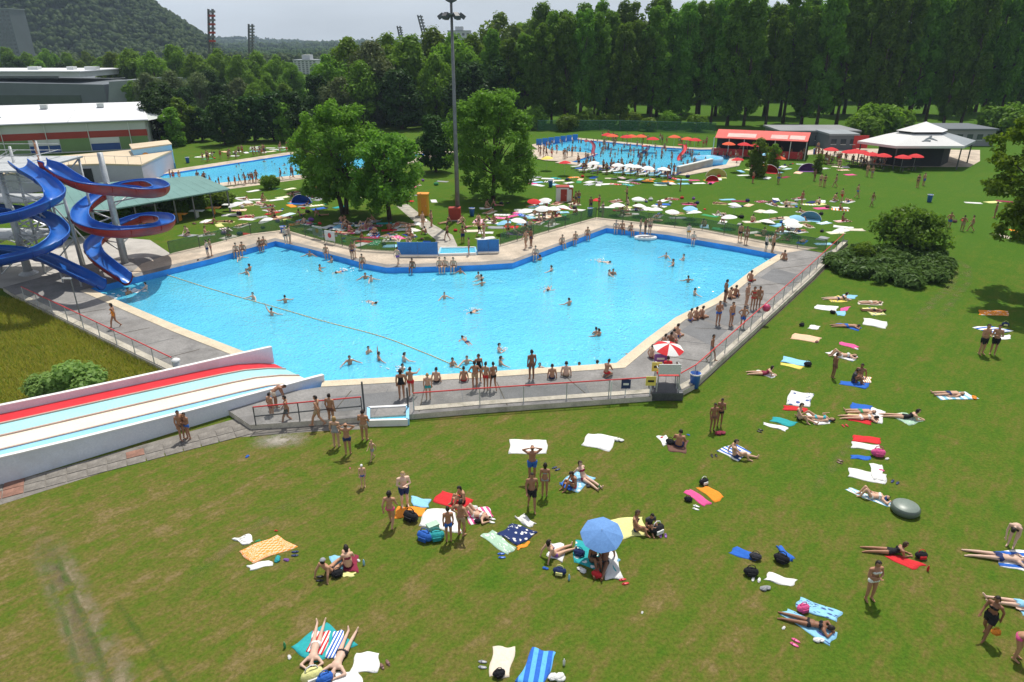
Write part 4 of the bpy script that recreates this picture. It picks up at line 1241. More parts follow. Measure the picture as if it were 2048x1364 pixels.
for x, w in ((-31, 3), (-20, 2), (-14, 3.5)):
    m_ = MB(); m_.box((x, 14, 10.4), (w, 2, .9)); m_.obj('roof_unit', M['panel_white'], arena)

def prism_house(root, name, poly, z0, z1, mat):
    m_ = MB(); m_.prism(poly, z0, z1); return m_.obj(name, mat, root)
TZ = 2.7
ter_px = [(-40, 352), (120, 336), (136, 329), (205, 327), (282, 329), (345, 300), (300, 296), (0, 322), (-60, 326)]
terr = empty('changing_block', at(200, 340), 'low changing block with lilac walls and beige roof terrace behind the slides', 'building')
o0 = terr.location.copy()
tpoly = [at(x, y, TZ) - o0 for x, y in ter_px]
prism_house(terr, 'wall', tpoly, 0, TZ - .2, M['lilac'])
prism_house(terr, 'roof_terrace', [p * 1.004 for p in tpoly], TZ - .2, TZ, M['beige'])
for i in range(3):
    a, b = tpoly[i + 1], tpoly[i + 2]
    d = b - a
    k = max(2, int(d.length / 1.6))
    for j in range(k + 1):
        q = a + d * j / k
        m_ = MB(); m_.tube([(q.x, q.y + .15, TZ), (q.x, q.y + .15, TZ + 1.0)], .025, 5); m_.obj('rail_post', M['steel'], terr)
    m_ = MB(); m_.tube([(a.x, a.y + .15, TZ + 1.0), (b.x, b.y + .15, TZ + 1.0)], .03, 5); m_.obj('handrail', M['steel'], terr)
for px, w in ((170, 1.2), (148, .9)):
    q = at(px, 372 if px == 170 else 372, 0); 
    c_ = (tpoly[3] + tpoly[2]) / 2 if px == 170 else (tpoly[2] + tpoly[1]) / 2
    m_ = MB(); m_.box((c_.x, c_.y, 1.05), (w, .16, 2.1), math.atan2((tpoly[3] - tpoly[2]).y, (tpoly[3] - tpoly[2]).x)); m_.obj('door', M['dark'], terr)
kio_px = [(276, 349), (352, 337), (344, 328), (270, 338)]
kio = empty('ticket_kiosk', at(310, 345), 'pale blue kiosk with painted orange sun by the lap pool', 'building')
o0 = kio.location.copy()
kp = [p - o0 for p in ats(kio_px)]
prism_house(kio, 'wall', kp, 0, 3.5, M['blue_wall'])
kc = sum(kp, Vector()) / 4
prism_house(kio, 'roof', [kc + (p - kc) * 1.03 for p in kp], 3.5, 3.68, M['beige'])
a, b = kp[0], kp[1]; d = (b - a).normalized(); nr = Vector((d.y, -d.x, 0)); ang = math.atan2(d.y, d.x); Lk = (b - a).length
wall_box(kio, 'blue_base', a, b, .02, .8, .1, M['blue_band'], .05)
c_ = a + d * Lk * .28 + nr * .06
Mx = Matrix.Translation((c_.x, c_.y, 2.3)) @ Matrix.Rotation(ang, 4, 'Z') @ Matrix.Rotation(R(90), 4, 'X')
m_ = MB(); m_.add([Mx @ Vector((.62 * math.cos(2 * math.pi * i / 20), .62 * math.sin(2 * math.pi * i / 20), 0)) for i in range(20)], [tuple(range(20))]); m_.obj('painted_sun', M['orange'], kio)
for f in (.52, .72, .88):
    q0, q1 = a + d * Lk * (f - .06), a + d * Lk * (f + .06)
    wn_ = wall_box(kio, 'window', q0, q1, 1.2, 2.7, .06, M['glass'], .04)
    wall_box(wn_, 'window_sill', q0, q1, 1.1, 1.18, .14, M['panel_white'], .1)
    wall_box(wn_, 'mullion', q0.lerp(q1, .46), q0.lerp(q1, .54), 1.2, 2.7, .05, M['panel_white'], .07)

# green roofed pavilion
pav = empty('garden_pavilion', at(300, 420), 'open pavilion with long green metal roof behind the spiral slides', 'pavilion')
o0 = pav.location.copy()
gA, gB, gC, gD = at(459, 377, 2.7) - o0, at(399, 351, 3.5) - o0, at(84, 374, 3.5) - o0, at(110, 436, 2.7) - o0
NR = 16
for i in range(NR):
    f0, f1 = i / NR, (i + .985) / NR
    p = [gA.lerp(gD, f0), gA.lerp(gD, f1), gB.lerp(gC, f1), gB.lerp(gC, f0)]
    m_ = MB(); m_.add(p + [q - Vector((0, 0, .08)) for q in p], [(0, 1, 2, 3), (7, 6, 5, 4), (0, 1, 5, 4), (1, 2, 6, 5), (2, 3, 7, 6), (3, 0, 4, 7)]); m_.obj('roof_sheet', M['green_roof'], pav)
m_ = MB(); m_.tube([gA - Vector((0, 0, .1)), gD - Vector((0, 0, .1))], .11, 5); m_.obj('gutter', M['green_roof'], pav)
for i in range(9):
    f = .03 + i * .115
    for a, b in ((gA, gD),):
        q = a.lerp(b, f)
        m_ = MB(); m_.tube([(q.x, q.y + .4, -.02), (q.x, q.y + .4, q.z)], .08, 6); m_.obj('post', M['mast'], pav)
bk = [gB.lerp(gC, f) for f in (0, 1)]
wall_box(pav, 'back_wall', bk[1], bk[0], 0, 3.3, .2, M['concrete'])
for i in range(8):
    q = gA.lerp(gD, .08 + i * .11) + Vector((.3, 1.8, 0))
    m_ = MB(); m_.box((q.x, q.y, .74), (1.5, .75, .05)); m_.box((q.x, q.y, .36), (.12, .5, .72)); m_.obj('table', M['orange'] if i % 2 else M['panel_white'], pav)
# board with lilac signs etc. on the deck by the fence
for px, py, mt, lab in ((637, 468, 'panel_grey', 'grey information board with yellow figure by the green fence'), (662, 478, 'panel_white', 'white information board with red emblem by the green fence')):
    p = at(px, py + 10, ZD)
    t = empty('sign_board', p, lab, 'sign', 'information boards by the green fence', R(-30))
    for s in (-.5, .5):
        m_ = MB(); m_.tube([(s, 0, 0), (s, 0, 1.3)], .03, 6); m_.obj('post', M['steel'], t)
    m_ = MB(); m_.box((0, -.05, .8), (1.25, .05, .95)); m_.obj('panel', M[mt], t, bevel=.01)
    m_ = MB(); m_.ell((0, -.09, .85), (.22, .015, .24), 10, 6); m_.obj('emblem', M['yellow'] if 'yellow' in lab else M['red_paint'], t)

# ------------------------------------------------------------------ kiosk row and cafe on the right
cafe = empty('cafe_pavilion', at(1826, 318), 'cafe pavilion with two tier white canvas roof and dark open sides', 'pavilion')
o0 = cafe.location.copy()
eav = [at(1715, 282, 3.5) - o0, at(1792, 292, 3.5) - o0, at(1930, 292, 3.5) - o0, at(1952, 281, 3.5) - o0, at(1905, 268, 3.5) - o0, at(1772, 268, 3.5) - o0]
ap = sum(eav, Vector()) / 6
up_ = [Vector((ap.x + (p.x - ap.x) * .38, ap.y + (p.y - ap.y) * .38, 4.75)) for p in eav]
top_ = [Vector((ap.x + (p.x - ap.x) * .44, ap.y + (p.y - ap.y) * .44, 5.05)) for p in eav]
apex = Vector((ap.x, ap.y, 6.3))
for i in range(6):
    j = (i + 1) % 6
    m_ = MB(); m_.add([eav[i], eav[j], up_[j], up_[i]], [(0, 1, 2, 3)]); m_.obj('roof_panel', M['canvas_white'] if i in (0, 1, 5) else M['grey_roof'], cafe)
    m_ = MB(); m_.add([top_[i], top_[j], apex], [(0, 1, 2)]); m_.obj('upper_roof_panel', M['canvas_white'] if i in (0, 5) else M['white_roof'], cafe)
    m_ = MB(); m_.add([up_[i], up_[j], top_[j] * .97 + ap * .03, top_[i] * .97 + ap * .03], [(0, 1, 2, 3)]); m_.obj('clerestory', M['dark'], cafe)
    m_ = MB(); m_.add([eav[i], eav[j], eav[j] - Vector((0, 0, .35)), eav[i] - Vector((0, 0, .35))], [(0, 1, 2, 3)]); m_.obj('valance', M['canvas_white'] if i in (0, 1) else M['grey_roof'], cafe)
    q = ap.lerp(eav[i], .94)
    m_ = MB(); m_.tube([(q.x, q.y, 0), (q.x, q.y, 3.4)], .1, 8); m_.obj('post', M['dark_steel'], cafe)
inner = [Vector((ap.x + (p.x - ap.x) * .62, ap.y + (p.y - ap.y) * .62 + .6, 0)) for p in eav]
m_ = MB(); m_.prism(inner, 0, 3.3); m_.obj('inner_wall', M['dark'], cafe)
# dark brush emblem on the canvas
a, b, c2, d2 = eav[1], eav[2], up_[2], up_[1]
def on_roof(u, v):
    return a.lerp(b, u).lerp(d2.lerp(c2, u), v) + Vector((0, -.02, .06))
m_ = MB()
for pts in ([(.40, .42), (.45, .55), (.52, .60), (.60, .52), (.66, .40)], [(.36, .36), (.44, .40), (.52, .37)], [(.50, .62), (.54, .72), (.59, .74)]):
    m_.tube([on_roof(u, v) for u, v in pts], [.05, .13, .16, .12, .04][:len(pts)], 5)
m_.obj('emblem', M['grey_roof'], cafe)
m_ = MB(); q = at(1718, 300) - o0; m_.box((q.x, q.y, 1.4), (2.6, .2, 2.2)); m_.obj('menu_board', M['red_paint'], cafe)

kiosk = empty('snack_bar', at(1530, 300), 'long snack bar under faded red awning with white lettering panels', 'building')
o0 = kiosk.location.copy()
kf = [at(1430, 275, 3.0) - o0, at(1616, 283, 3.0) - o0]
kb = [at(1437, 258, 3.7) - o0, at(1622, 265, 3.7) - o0]
NB = 10
for i in range(NB):
    f0, f1 = i / NB, (i + .99) / NB
    p = [kf[0].lerp(kf[1], f0), kf[0].lerp(kf[1], f1), kb[0].lerp(kb[1], f1), kb[0].lerp(kb[1], f0)]
    m_ = MB(); m_.add(p + [q - Vector((0, 0, .1)) for q in p], [(0, 1, 2, 3), (7, 6, 5, 4), (0, 1, 5, 4), (1, 2, 6, 5), (2, 3, 7, 6), (3, 0, 4, 7)]); m_.obj('awning_panel', M['red_roof'], kiosk)
M['faded'] = worn('faded_lettering', (.72, .42, .38), .2, .8, .8, 0)
for f0, f1 in ((.13, .28), (.28, .44), (.60, .78), (.80, .96)):      # faded pale lettering, blurred script waves
    m_ = MB()
    for (u0, u1, v0, v1) in ((f0, f1, .12, .55),):
        P_ = lambda u, v: kf[0].lerp(kf[1], u).lerp(kb[0].lerp(kb[1], u), v) + Vector((0, -.02, .05))
        m_.add([P_(u0, v0), P_(u1, v0), P_(u1, v1), P_(u0, v1)], [(0, 1, 2, 3)])
    m_.obj('lettering_panel', M['faded'], kiosk)
wall_box(kiosk, 'counter_wall', kf[0] + Vector((0, 1.2, 0)), kf[1] + Vector((0, 1.2, 0)), 0, 1.1, .25, M['red_paint'])
wall_box(kiosk, 'back_wall', kb[0], kb[1], 0, 3.5, .25, M['dark'])
for i in range(7):
    q = kf[0].lerp(kf[1], i / 6) + Vector((0, .3, 0))
    m_ = MB(); m_.tube([(q.x, q.y, 0), (q.x, q.y, 3.0)], .07, 6); m_.obj('post', M['panel_white'], kiosk)
def low_house(px0, px1, y, zt, depth, wall, roof, label, win=4):
    a, b = at(px0, y), at(px1, y)
    t = empty('low_house', a, label, 'building')
    L_ = b - a; d = L_.normalized(); nr = Vector((-d.y, d.x, 0))
    poly = [Vector((0, 0, 0)), L_, L_ + nr * depth, nr * depth]
    prism_house(t, 'wall', poly, 0, zt, wall)
    c = sum(poly, Vector()) / 4
    prism_house(t, 'roof', [c + (p - c) * 1.06 for p in poly], zt, zt + .3, roof)
    for i in range(win):
        q0, q1 = L_ * ((i + .22) / win), L_ * ((i + .78) / win)
        wn_ = wall_box(t, 'window', q0, q1, zt * .4, zt * .75, .08, M['glass'], .05)
        wall_box(wn_, 'window_sill', q0, q1, zt * .36, zt * .395, .16, M['panel_white'], .12)
low_house(1655, 1712, 300, 2.5, 6, M['grey_clad'], M['grey_roof'], 'dark low house with grey roof between snack bar and cafe', 3)
low_house(1560, 1712, 291, 2.4, 9, M['grey_clad'], M['grey_plaster'], 'long grey roofed shed behind the snack bar', 5)
low_house(1885, 1985, 292, 2.8, 9, M['grey_plaster'], M['grey_clad'], 'pale low house with dark windows behind the cafe', 5)

# ------------------------------------------------------------------ far buildings and masts
def block(px0, px1, ytop, dist, h_below, mat, label, cols, rows, name='apartment_block', lean=0.0, th=14, roofbox=False):
    zc = dist * math.cos(PITCH) + CAM_H * math.sin(PITCH)
    def zat(y):
        th_ = PITCH + math.atan((y - 682) / FPX); return CAM_H - dist * math.tan(th_)
    zt = zat(ytop)
    k = (dist * math.cos(PITCH) + (CAM_H - zt) * math.sin(PITCH)) / FPX
    x0, x1 = (px0 - 1024) * k, (px1 - 1024) * k
    t = empty(name, ((x0 + x1) / 2, dist, 0), label, 'building')
    w = x1 - x0
    m_ = MB(); m_.box((0, th / 2, zt / 2), (w, th, zt)); m_.obj('wall', mat, t)
    m_ = MB(); m_.box((0, th / 2, zt + .2), (w + .6, th + .6, .4)); m_.obj('roof', M['grey_roof'], t)
    if roofbox:
        m_ = MB(); m_.box((0, th / 2, zt + 1.6), (w * .35, th * .5, 2.6)); m_.obj('lift_house', M['apartment'], t)
    wm = MB(); cw, rh = w / cols, min(3.2, zt / rows)
    wm.box((0, 0, 0), (cw * .55, .12, rh * .5)); wme = wm.mesh('window', [M['glass']])
    for r_ in range(rows):
        for c_ in range(cols):
            link('window', wme, t, (-w / 2 + cw * (c_ + .5), -.04, zt - rh * (r_ + .65)))
    return t
block(586, 632, 121, 420, 0, M['apartment'], 'white apartment block with rows of windows behind the park trees', 6, 7, roofbox=True)
block(895, 940, 62, 520, 0, M['apartment'], 'grey apartment block peeking over trees near the floodlight mast', 5, 5, roofbox=True)
block(1015, 1046, 53, 540, 0, M['apartment'], 'pale apartment block beside the reddish one above poplars', 4, 6)
block(1034, 1062, 48, 525, 0, M['apartment_red'], 'reddish apartment block above the poplars', 4, 6)
block(1060, 1092, 42, 545, 0, M['apartment'], 'tall grey apartment block just behind the tallest left poplars', 4, 6)
block(-60, 16, 18, 430, 0, M['grey_clad'], 'dark slate coloured office tower in front of the wooded hill', 9, 16, 'office_tower')
def stadium_mast(px, ytop, dist, label, lean=0.0, red=True):
    th_ = PITCH + math.atan((ytop - 682) / FPX); zt = CAM_H - dist * math.tan(th_)
    k = (dist * math.cos(PITCH) + (CAM_H - zt) * math.sin(PITCH)) / FPX
    x = (px - 1024) * k
    t = empty('stadium_mast', (x - math.tan(lean) * zt, dist, 0), label, 'mast')
    L_ = math.tan(lean)
    for dx in (-.9, .9):
        m_ = MB(); m_.tube([(dx, 0, 0), (dx + L_ * zt, 0, zt)], .5, 6); m_.obj('leg', M['dark_steel'], t)
    n = int(zt / 3)
    for i in range(n):
        z = i * 3
        m_ = MB(); m_.tube([(-.9 + L_ * z, 0, z), (.9 + L_ * (z + 3), 0, z + 3)], .12, 4); m_.obj('lattice', M['mast'], t)
    nl = 8
    for i in range(nl):
        z = zt - 1 - i * zt * .055
        m_ = MB(); m_.box((L_ * z + .9, -.7, z), (2.6, .8, zt * .028)); m_.obj('lamp_row', M['red_band'] if (red and i % 2) else M['mast'], t)
stadium_mast(421, 18, 330, 'tall stadium floodlight mast with grey and red lamp rows', R(9))
stadium_mast(501, 48, 380, 'shorter stadium floodlight mast with grey lamp rows', R(8), red=False)
stadium_mast(838, 30, 480, 'leaning stadium mast sticking out above the trees', R(-13), False)
stadium_mast(797, 52, 500, 'leaning shorter stadium mast half hidden by the trees', R(-9), False)

# park floodlight mast
p = at(916, 438)
fm = empty('floodlight_mast', p, 'tall dark floodlight mast with ring of lamps between the lawn trees', 'lamp mast')
m_ = MB(); m_.tube([(0, 0, 0), (0, 0, 10), (0, 0, 21.3)], [.26, .2, .13], 10); m_.obj('pole', M['mast'], fm, True)
m_ = MB(); m_.lathe([(.12, 20.2), (.8, 20.3), (.8, 20.38), (.12, 20.4)], 14); m_.obj('lamp_ring', M['mast'], fm)
for i in range(6):
    a = i * math.pi / 3
    m_ = MB(); m_.box((math.cos(a) * 1.05, math.sin(a) * 1.05, 20.15), (.62, .5, .4), a, tilt=Matrix.Rotation(R(35), 3, 'Y')); m_.obj('floodlight', M['dark_steel'], fm, bevel=.03)
m_ = MB(); m_.lathe([(0, 21.9), (.5, 21.8), (.55, 21.5), (.1, 21.3), (0, 21.3)], 12); m_.obj('top_lamp', M['dark_steel'], fm)
q = at(910, 440)
cb = empty('switch_cabinet', q, 'dark red switch cabinet at the foot of the floodlight mast', 'cabinet')
m_ = MB(); m_.box((0, 0, .75), (1.3, .9, 1.3)); m_.obj('cabinet_body', M['red_band'], cb, bevel=.03)
m_ = MB(); m_.box((0, -.46, .8), (.55, .03, 1.0)); m_.obj('cabinet_door', M['red_band'], cb)
m_ = MB(); m_.box((0, 0, .05), (1.4, 1.0, .12)); m_.obj('plinth', M['concrete'], cb)
def cabin(px, py, w, d, h, mat, mat2, label, name='cabin'):
    t = empty(name, at(px, py), label, 'booth')
    m_ = MB(); m_.box((0, 0, h / 2), (w, d, h)); m_.obj('cabin_body', mat, t, bevel=.03)
    m_ = MB(); m_.box((0, 0, h + .05), (w + .15, d + .15, .1)); m_.obj('roof', mat2, t, bevel=.02)
    m_ = MB(); m_.box((w * .1, -d / 2 - .015, h * .46), (w * .5, .03, h * .84)); dr_ = m_.obj('door', mat2, t)
    MB().ell((w * .27, -d / 2 - .05, h * .48), (.04, .03, .04), 8, 5).obj('handle', M['steel'], dr_)
cabin(848, 430, 1.15, 1.0, 2.35, M['yellow'], M['orange'], 'yellow changing cabin beside the gravel path', 'changing_cabin')
cabin(1124, 402, 1.5, 1.2, 1.75, M['panel_white'], M['red_band'], 'white booth with dark red door on the sunny lawn', 'changing_cabin')
cabin(1137, 402, .9, 1.0, 1.7, M['red_band'], M['panel_white'], 'dark red booth joined to the white booth on the lawn', 'changing_cabin')

# ------------------------------------------------------------------ vegetation
def leaf_cloud(name, centers, radii, n, size, mat, seed, flat=.55, shell=.55, elong=1.6, out=.8, jit=.38):
    """n small leaf faces gathered in clumps (centers, radii) -> mesh of quads"""
    r = np.random.default_rng(seed)
    centers, radii = np.asarray(centers, float), np.asarray(radii, float)
    if radii.ndim == 1: radii = np.stack([radii] * 3, 1)
    w = (radii.prod(1)) ** (2 / 3); w /= w.sum()
    k = r.choice(len(centers), n, p=w)
    d = r.normal(size=(n, 3)); d /= np.linalg.norm(d, axis=1)[:, None]
    rad = shell + (1 - shell) * r.random(n) ** .5
    rad *= r.uniform(.75, 1.15, n)
    P = centers[k] + d * radii[k] * rad[:, None]
    nrm = d * out + r.normal(size=(n, 3)) * jit + np.array([0, 0, flat])
    nrm /= np.linalg.norm(nrm, axis=1)[:, None]
    u = np.cross(nrm, r.normal(size=(n, 3))); u /= np.linalg.norm(u, axis=1)[:, None]
    v = np.cross(nrm, u)
    s = size * r.uniform(.6, 1.35, n)[:, None]
    V = np.stack([P - u * s * elong * .5, P - v * s * .5 + nrm * s * .12, P + u * s * elong * .5, P + v * s * .5 + nrm * s * .12], 1).reshape(-1, 3)
    F = np.arange(n * 4).reshape(-1, 4)
    return np_mesh(name, V, F, [mat])

def trunk_mesh(name, pts_list, radii_list, mat, n=7):
    mb = MB()
    for pts, rs in zip(pts_list, radii_list): mb.tube(pts, rs, n)
    return mb.mesh(name, [mat], True)

def clumps(rng, n, c, r, rc, shape='ell', bias=.6):
    out, rad = [], []
    while len(out) < n:
        d = Vector((rng.gauss(0, 1), rng.gauss(0, 1), rng.gauss(0, 1))).normalized()
        k = bias + (1 - bias) * rng.random()
        p = Vector((c[0] + d.x * r[0] * k, c[1] + d.y * r[1] * k, c[2] + d.z * r[2] * k))
        out.append(p); rad.append(rc * rng.uniform(.65, 1.25))
    return out, rad

def make_tree_kit(seed, h, crown_lo, rx, rc, n_clump, n_leaf, leaf, mat, trunk_r, col=False, wob=.25, gap=.0, shell=.5):
    """returns trunk and crown meshes of one tree, base at origin"""
    rng = random.Random(seed)
    cs, rs = [], []
    H = h - crown_lo
    for i in range(n_clump):
        t = rng.random()
        z = crown_lo + H * t
        if col: prof = (1 - .62 * max(0, (t - .6) / .4) ** 2.2) * (.6 + .4 * min(1, t / .3))
        else: prof = math.sqrt(max(.03, 1 - (2 * t - .95) ** 2)) if t < .99 else .2
        a = rng.uniform(0, 2 * math.pi)
        q = rx * prof * (rng.random() ** .45) * rng.uniform(.8, 1.15)
        cs.append((math.cos(a) * q, math.sin(a) * q, z)); rs.append(rc * rng.uniform(.6, 1.3) * (.75 + .25 * prof))
    cr = leaf_cloud('crown', cs, rs, n_leaf, leaf, mat, seed, shell=shell)
    top = (rng.uniform(-wob, wob), rng.uniform(-wob, wob), h * .9)
    base = [Vector((0, 0, -.1)), Vector((rng.uniform(-wob, wob) * .5, 0, crown_lo * .6)), Vector((rng.uniform(-wob, wob), rng.uniform(-wob, wob), crown_lo + H * .3)), Vector(top)]
    P, Q = [base], [[trunk_r * 1.35, trunk_r, trunk_r * .7, trunk_r * .12]]
    for i in range(0, min(len(cs), 16)):
        c = Vector(cs[i]); z0 = max(crown_lo * .75, min(c.z - 1, h * .75))
        f = (z0 - 0) / h
        st = base[1].lerp(base[2], min(1, max(0, (z0 - crown_lo * .6) / (crown_lo * .4 + H * .3 + .01))))
        P.append([st, st.lerp(c, .5) + Vector((0, 0, .25)), c]); Q.append([trunk_r * .42, trunk_r * .22, trunk_r * .05])
    return trunk_mesh('trunk', P, Q, M['bark'], 6), cr

def plant_tree(kit, loc, scale=(1, 1, 1), rz=0.0, label='', cat='tree', group=None, name='tree'):
    t = empty(name, loc, label, cat, group, rz)
    t.scale = scale if isinstance(scale, tuple) else (scale,) * 3
    link('trunk', kit[0], t); link('crown', kit[1], t)
    return t

kit_pop = [make_tree_kit(11 + i, 27, 2.6 + i * .9, 3.5 + .35 * i, 1.35, 100, 12000, .44, M['leaf_poplar'], .42, True, shell=.62) for i in range(4)]
kit_brd = [make_tree_kit(31 + i, 17, 2.6, 6.2, 2.0, 70, 8500, .52, M['leaf_broad'], .42) for i in range(3)]
kit_wil = [make_tree_kit(51, 15, 2.0, 6.0, 1.9, 60, 8000, .45, M['leaf_willow'], .4)]
kit_dark = [make_tree_kit(61, 12, 1.0, 3.8, 1.3, 60, 6000, .40, M['leaf_dark'], .3)]
kit_con = [make_tree_kit(71, 8, .4, 2.0, .8, 60, 5000, .30, M['leaf_broad'], .2, True)]
rng = random.Random(77)
def zt_at(y, D): return CAM_H - D * math.tan(PITCH + math.atan((y - 682) / FPX))
def x_at(px, y, D):
    return (px - 1024) / FPX * (D * math.cos(PITCH) + (CAM_H - zt_at(y, D)) * math.sin(PITCH))
# the tall poplar wall: (px of the stem, px y of its top)
pop_px = [(985, 62), (1018, 82), (1052, 66), (1083, 55), (1105, 28), (1132, 36), (1163, 18), (1192, 34), (1216, 26), (1246, 52), (1275, 40), (1308, 22), (1342, 26), (1368, 10), (1400, 2), (1432, 6), (1466, -12), (1500, -4),
          (1545, 4), (1580, -22), (1618, 18), (1650, -20), (1690, -30), (1730, -18), (1765, -34), (1800, -26), (1838, -36), (1872, -30), (1910, -40), (1946, -34), (1985, -40), (2022, -36), (2058, -42), (2095, -38)]
for i, (px, yt) in enumerate(pop_px):
    D = 168 + rng.uniform(-4, 4) - max(0, (px - 1500)) * .012
    h = zt_at(yt, D); x = x_at(px, 150, D)
    s = h / 27
    plant_tree(kit_pop[i % 4], (x, D, 0), (rng.uniform(.62, .85), rng.uniform(.62, .85), s), rng.uniform(0, 6.28), ('poplar of the front row behind the snack bar' if 1430 < px < 1660 else 'poplar of the front row behind the cafe pavilion' if px >= 1660 else 'poplar of the front row behind the children pool' if px > 1080 else 'poplar of the front row beside the broad park trees'), 'tree', 'poplars of the long front row', 'poplar_tree')
for i in range(30):                                  # second row, a little farther
    px = 1090 + i * 34 + rng.uniform(-10, 10)
    D = 190 + rng.uniform(-5, 8)
    h = 25 + (px - 1080) / 1000 * 5 + rng.uniform(-2, 2)
    plant_tree(kit_pop[(i + 1) % 4], (x_at(px, 150, D), D, 0), (.9, .9, h / 27), rng.uniform(0, 6.28), 'tall poplar of the second row glimpsed between the front poplars', 'tree', 'poplars of the second row', 'poplar_tree')
for i in range(26):                                  # darker park trees closing the view
    px = 1000 + i * 46 + rng.uniform(-15, 15)
    D = 236 + rng.uniform(-8, 14)
    plant_tree(kit_brd[i % 3], (x_at(px, 150, D), D, 0), (1.25, 1.25, rng.uniform(1.1, 1.45)), rng.uniform(0, 6.28), 'broad park tree deep behind the poplar rows', 'tree', 'park trees deep behind the poplars', 'park_tree')
# broad trees left of the poplars  (px, top y, distance, kit)
brd = [(655, 118, 172, 'b'), (700, 88, 178, 'b'), (742, 92, 165, 'w'), (778, 78, 182, 'b'), (822, 84, 172, 'b'), (862, 66, 184, 'b'), (905, 78, 176, 'b'), (945, 82, 184, 'b'), (720, 130, 160, 'b'), (800, 140, 158, 'd'), (870, 120, 162, 'b'), (935, 125, 160, 'd'), (680, 160, 158, 'w'), (1005, 120, 165, 'd'), (960, 100, 190, 'b'), (640, 150, 168, 'd'),
       (230, 112, 240, 'b'), (268, 104, 235, 'b'), (310, 110, 228, 'b'), (350, 98, 250, 'b'), (395, 112, 232, 'b'), (440, 104, 240, 'b'), (480, 118, 226, 'b'), (520, 108, 236, 'b'), (556, 116, 228, 'b'), (585, 132, 215, 'b'), (540, 150, 200, 'b'), (300, 150, 200, 'w'), (345, 146, 196, 'w'), (400, 150, 192, 'w'), (440, 165, 186, 'd'), (480, 160, 190, 'w'), (515, 170, 182, 'b'), (370, 175, 178, 'd'), (570, 172, 182, 'b'), (420, 140, 205, 'd'),
       (270, 165, 205, 'b'), (20, 100, 330, 'b'), (62, 108, 320, 'b'), (100, 102, 335, 'b'), (140, 110, 318, 'b'), (178, 106, 330, 'b'), (210, 118, 300, 'b'), (40, 120, 290, 'd'), (90, 124, 285, 'b'), (130, 126, 280, 'd'), (170, 126, 282, 'b'), (-20, 104, 320, 'b'), (200, 135, 262, 'b'), (235, 140, 250, 'd')]
kk = dict(b=kit_brd, w=kit_wil, d=kit_dark)
hh = dict(b=17, w=15, d=12)
lab = dict(b='broad green park tree in the dense belt left of the poplars', w='greyish willow like tree in the belt of park trees', d='dark dense tree in the belt of park trees')
for i, (px, yt, D, k) in enumerate(brd):
    h = zt_at(yt, D); s = h / hh[k]
    w = s * rng.uniform(.8, 1.0) if k != 'd' else s * 1.15
    far = D > 255
    where_ = 'beside the arena end' if px < 290 else 'behind the row of small trees' if px < 610 else 'behind the meadow and floodlight mast' if px > 790 else 'behind the forked lawn tree'
    plant_tree(kk[k][i % len(kk[k])], (x_at(px, yt + 40, D), D, 0), (w, w, s), rng.uniform(0, 6.28), ('park tree in the row behind the dark grey arena' if far else lab[k].replace('in the dense belt left of the poplars', where_).replace('in the belt of park trees', where_)), 'tree', 'trees behind the arena' if far else 'belt of park trees', 'park_tree')
# understorey shrubs in front of the poplars
kit_bush = []
for i in range(3):
    rr_ = random.Random(90 + i)
    cs, rs = clumps(rr_, 26, (0, 0, .85), (1.0, 1.0, .6), .42, bias=.35)
    st = trunk_mesh('stems', [[(0, 0, 0), (rr_.uniform(-.5, .5), rr_.uniform(-.5, .5), 1.0)] for _ in range(6)], [[.04, .015]] * 6, M['bark'], 5)
    kit_bush.append((st, leaf_cloud('foliage', [tuple(c) for c in cs], rs, 3200, .13, M['leaf_shrub'] if i == 0 else M['leaf_broad'], 90 + i, shell=.45)))
def plant_bush(k, loc, s, label, group=None, name='bush', mat=None):
    t = empty(name, loc, label, 'bush', group, rng.uniform(0, 6.28))
    t.scale = s if isinstance(s, tuple) else (s,) * 3
    link('stems', kit_bush[k][0], t); link('foliage', kit_bush[k][1], t)
    return t
for i, (px, y, s) in enumerate([(1130, 262, 2.2), (1165, 258, 2.6), (1215, 256, 2.0), (1260, 258, 2.4), (1300, 262, 1.8), (1345, 258, 2.4), (1390, 262, 2.2), (1060, 258, 3.0), (1745, 276, 4.2), (1725, 282, 3.2), (1780, 270, 3.5), (1990, 270, 4.0), (2030, 275, 3.5), (1015, 250, 3.4), (940, 262, 3.6)]):
    plant_bush(1 + i % 2, at(px, y), s, 'leafy bush at the foot of the poplar row', 'bushes at the foot of the poplars')
for i in range(12):
    px = 640 + i * 32
    plant_bush(1 + i % 2, at(px, 250 + rng.uniform(-6, 4)), (3.2, 2.4, 2.6), 'bush of the clipped hedge behind the lap pool meadow', 'hedge bushes behind the meadow')
for px, y, s in [(320, 286, 1.15), (352, 292, .8), (372, 284, .95), (405, 282, .75), (450, 290, 1.05), (482, 284, .8), (510, 283, 1.0), (548, 282, 1.1), (574, 284, .85), (330, 262, 1.2), (428, 272, .7), (600, 282, 1.1)]:
    plant_tree(kit_con[0] if y % 4 < 2 else kit_dark[0], at(px, y), (s * 1.25, s * 1.25, s) if y % 4 < 2 else (s * .75, s * .75, s * .68), rng.uniform(0, 6.28), 'small dense tree in the row beside the lap pool lawn', 'tree', 'small trees beside the lap pool lawn', 'small_tree')
plant_tree(kit_dark[0], at(872, 344), (.72, .72, .66), 1.0, 'small dark tree between the two big lawn trees', 'tree', None, 'small_tree')
plant_bush(1, at(541, 378), (1.15, 1.15, 1.15), 'round clipped bush on the lawn by the lap pool path')
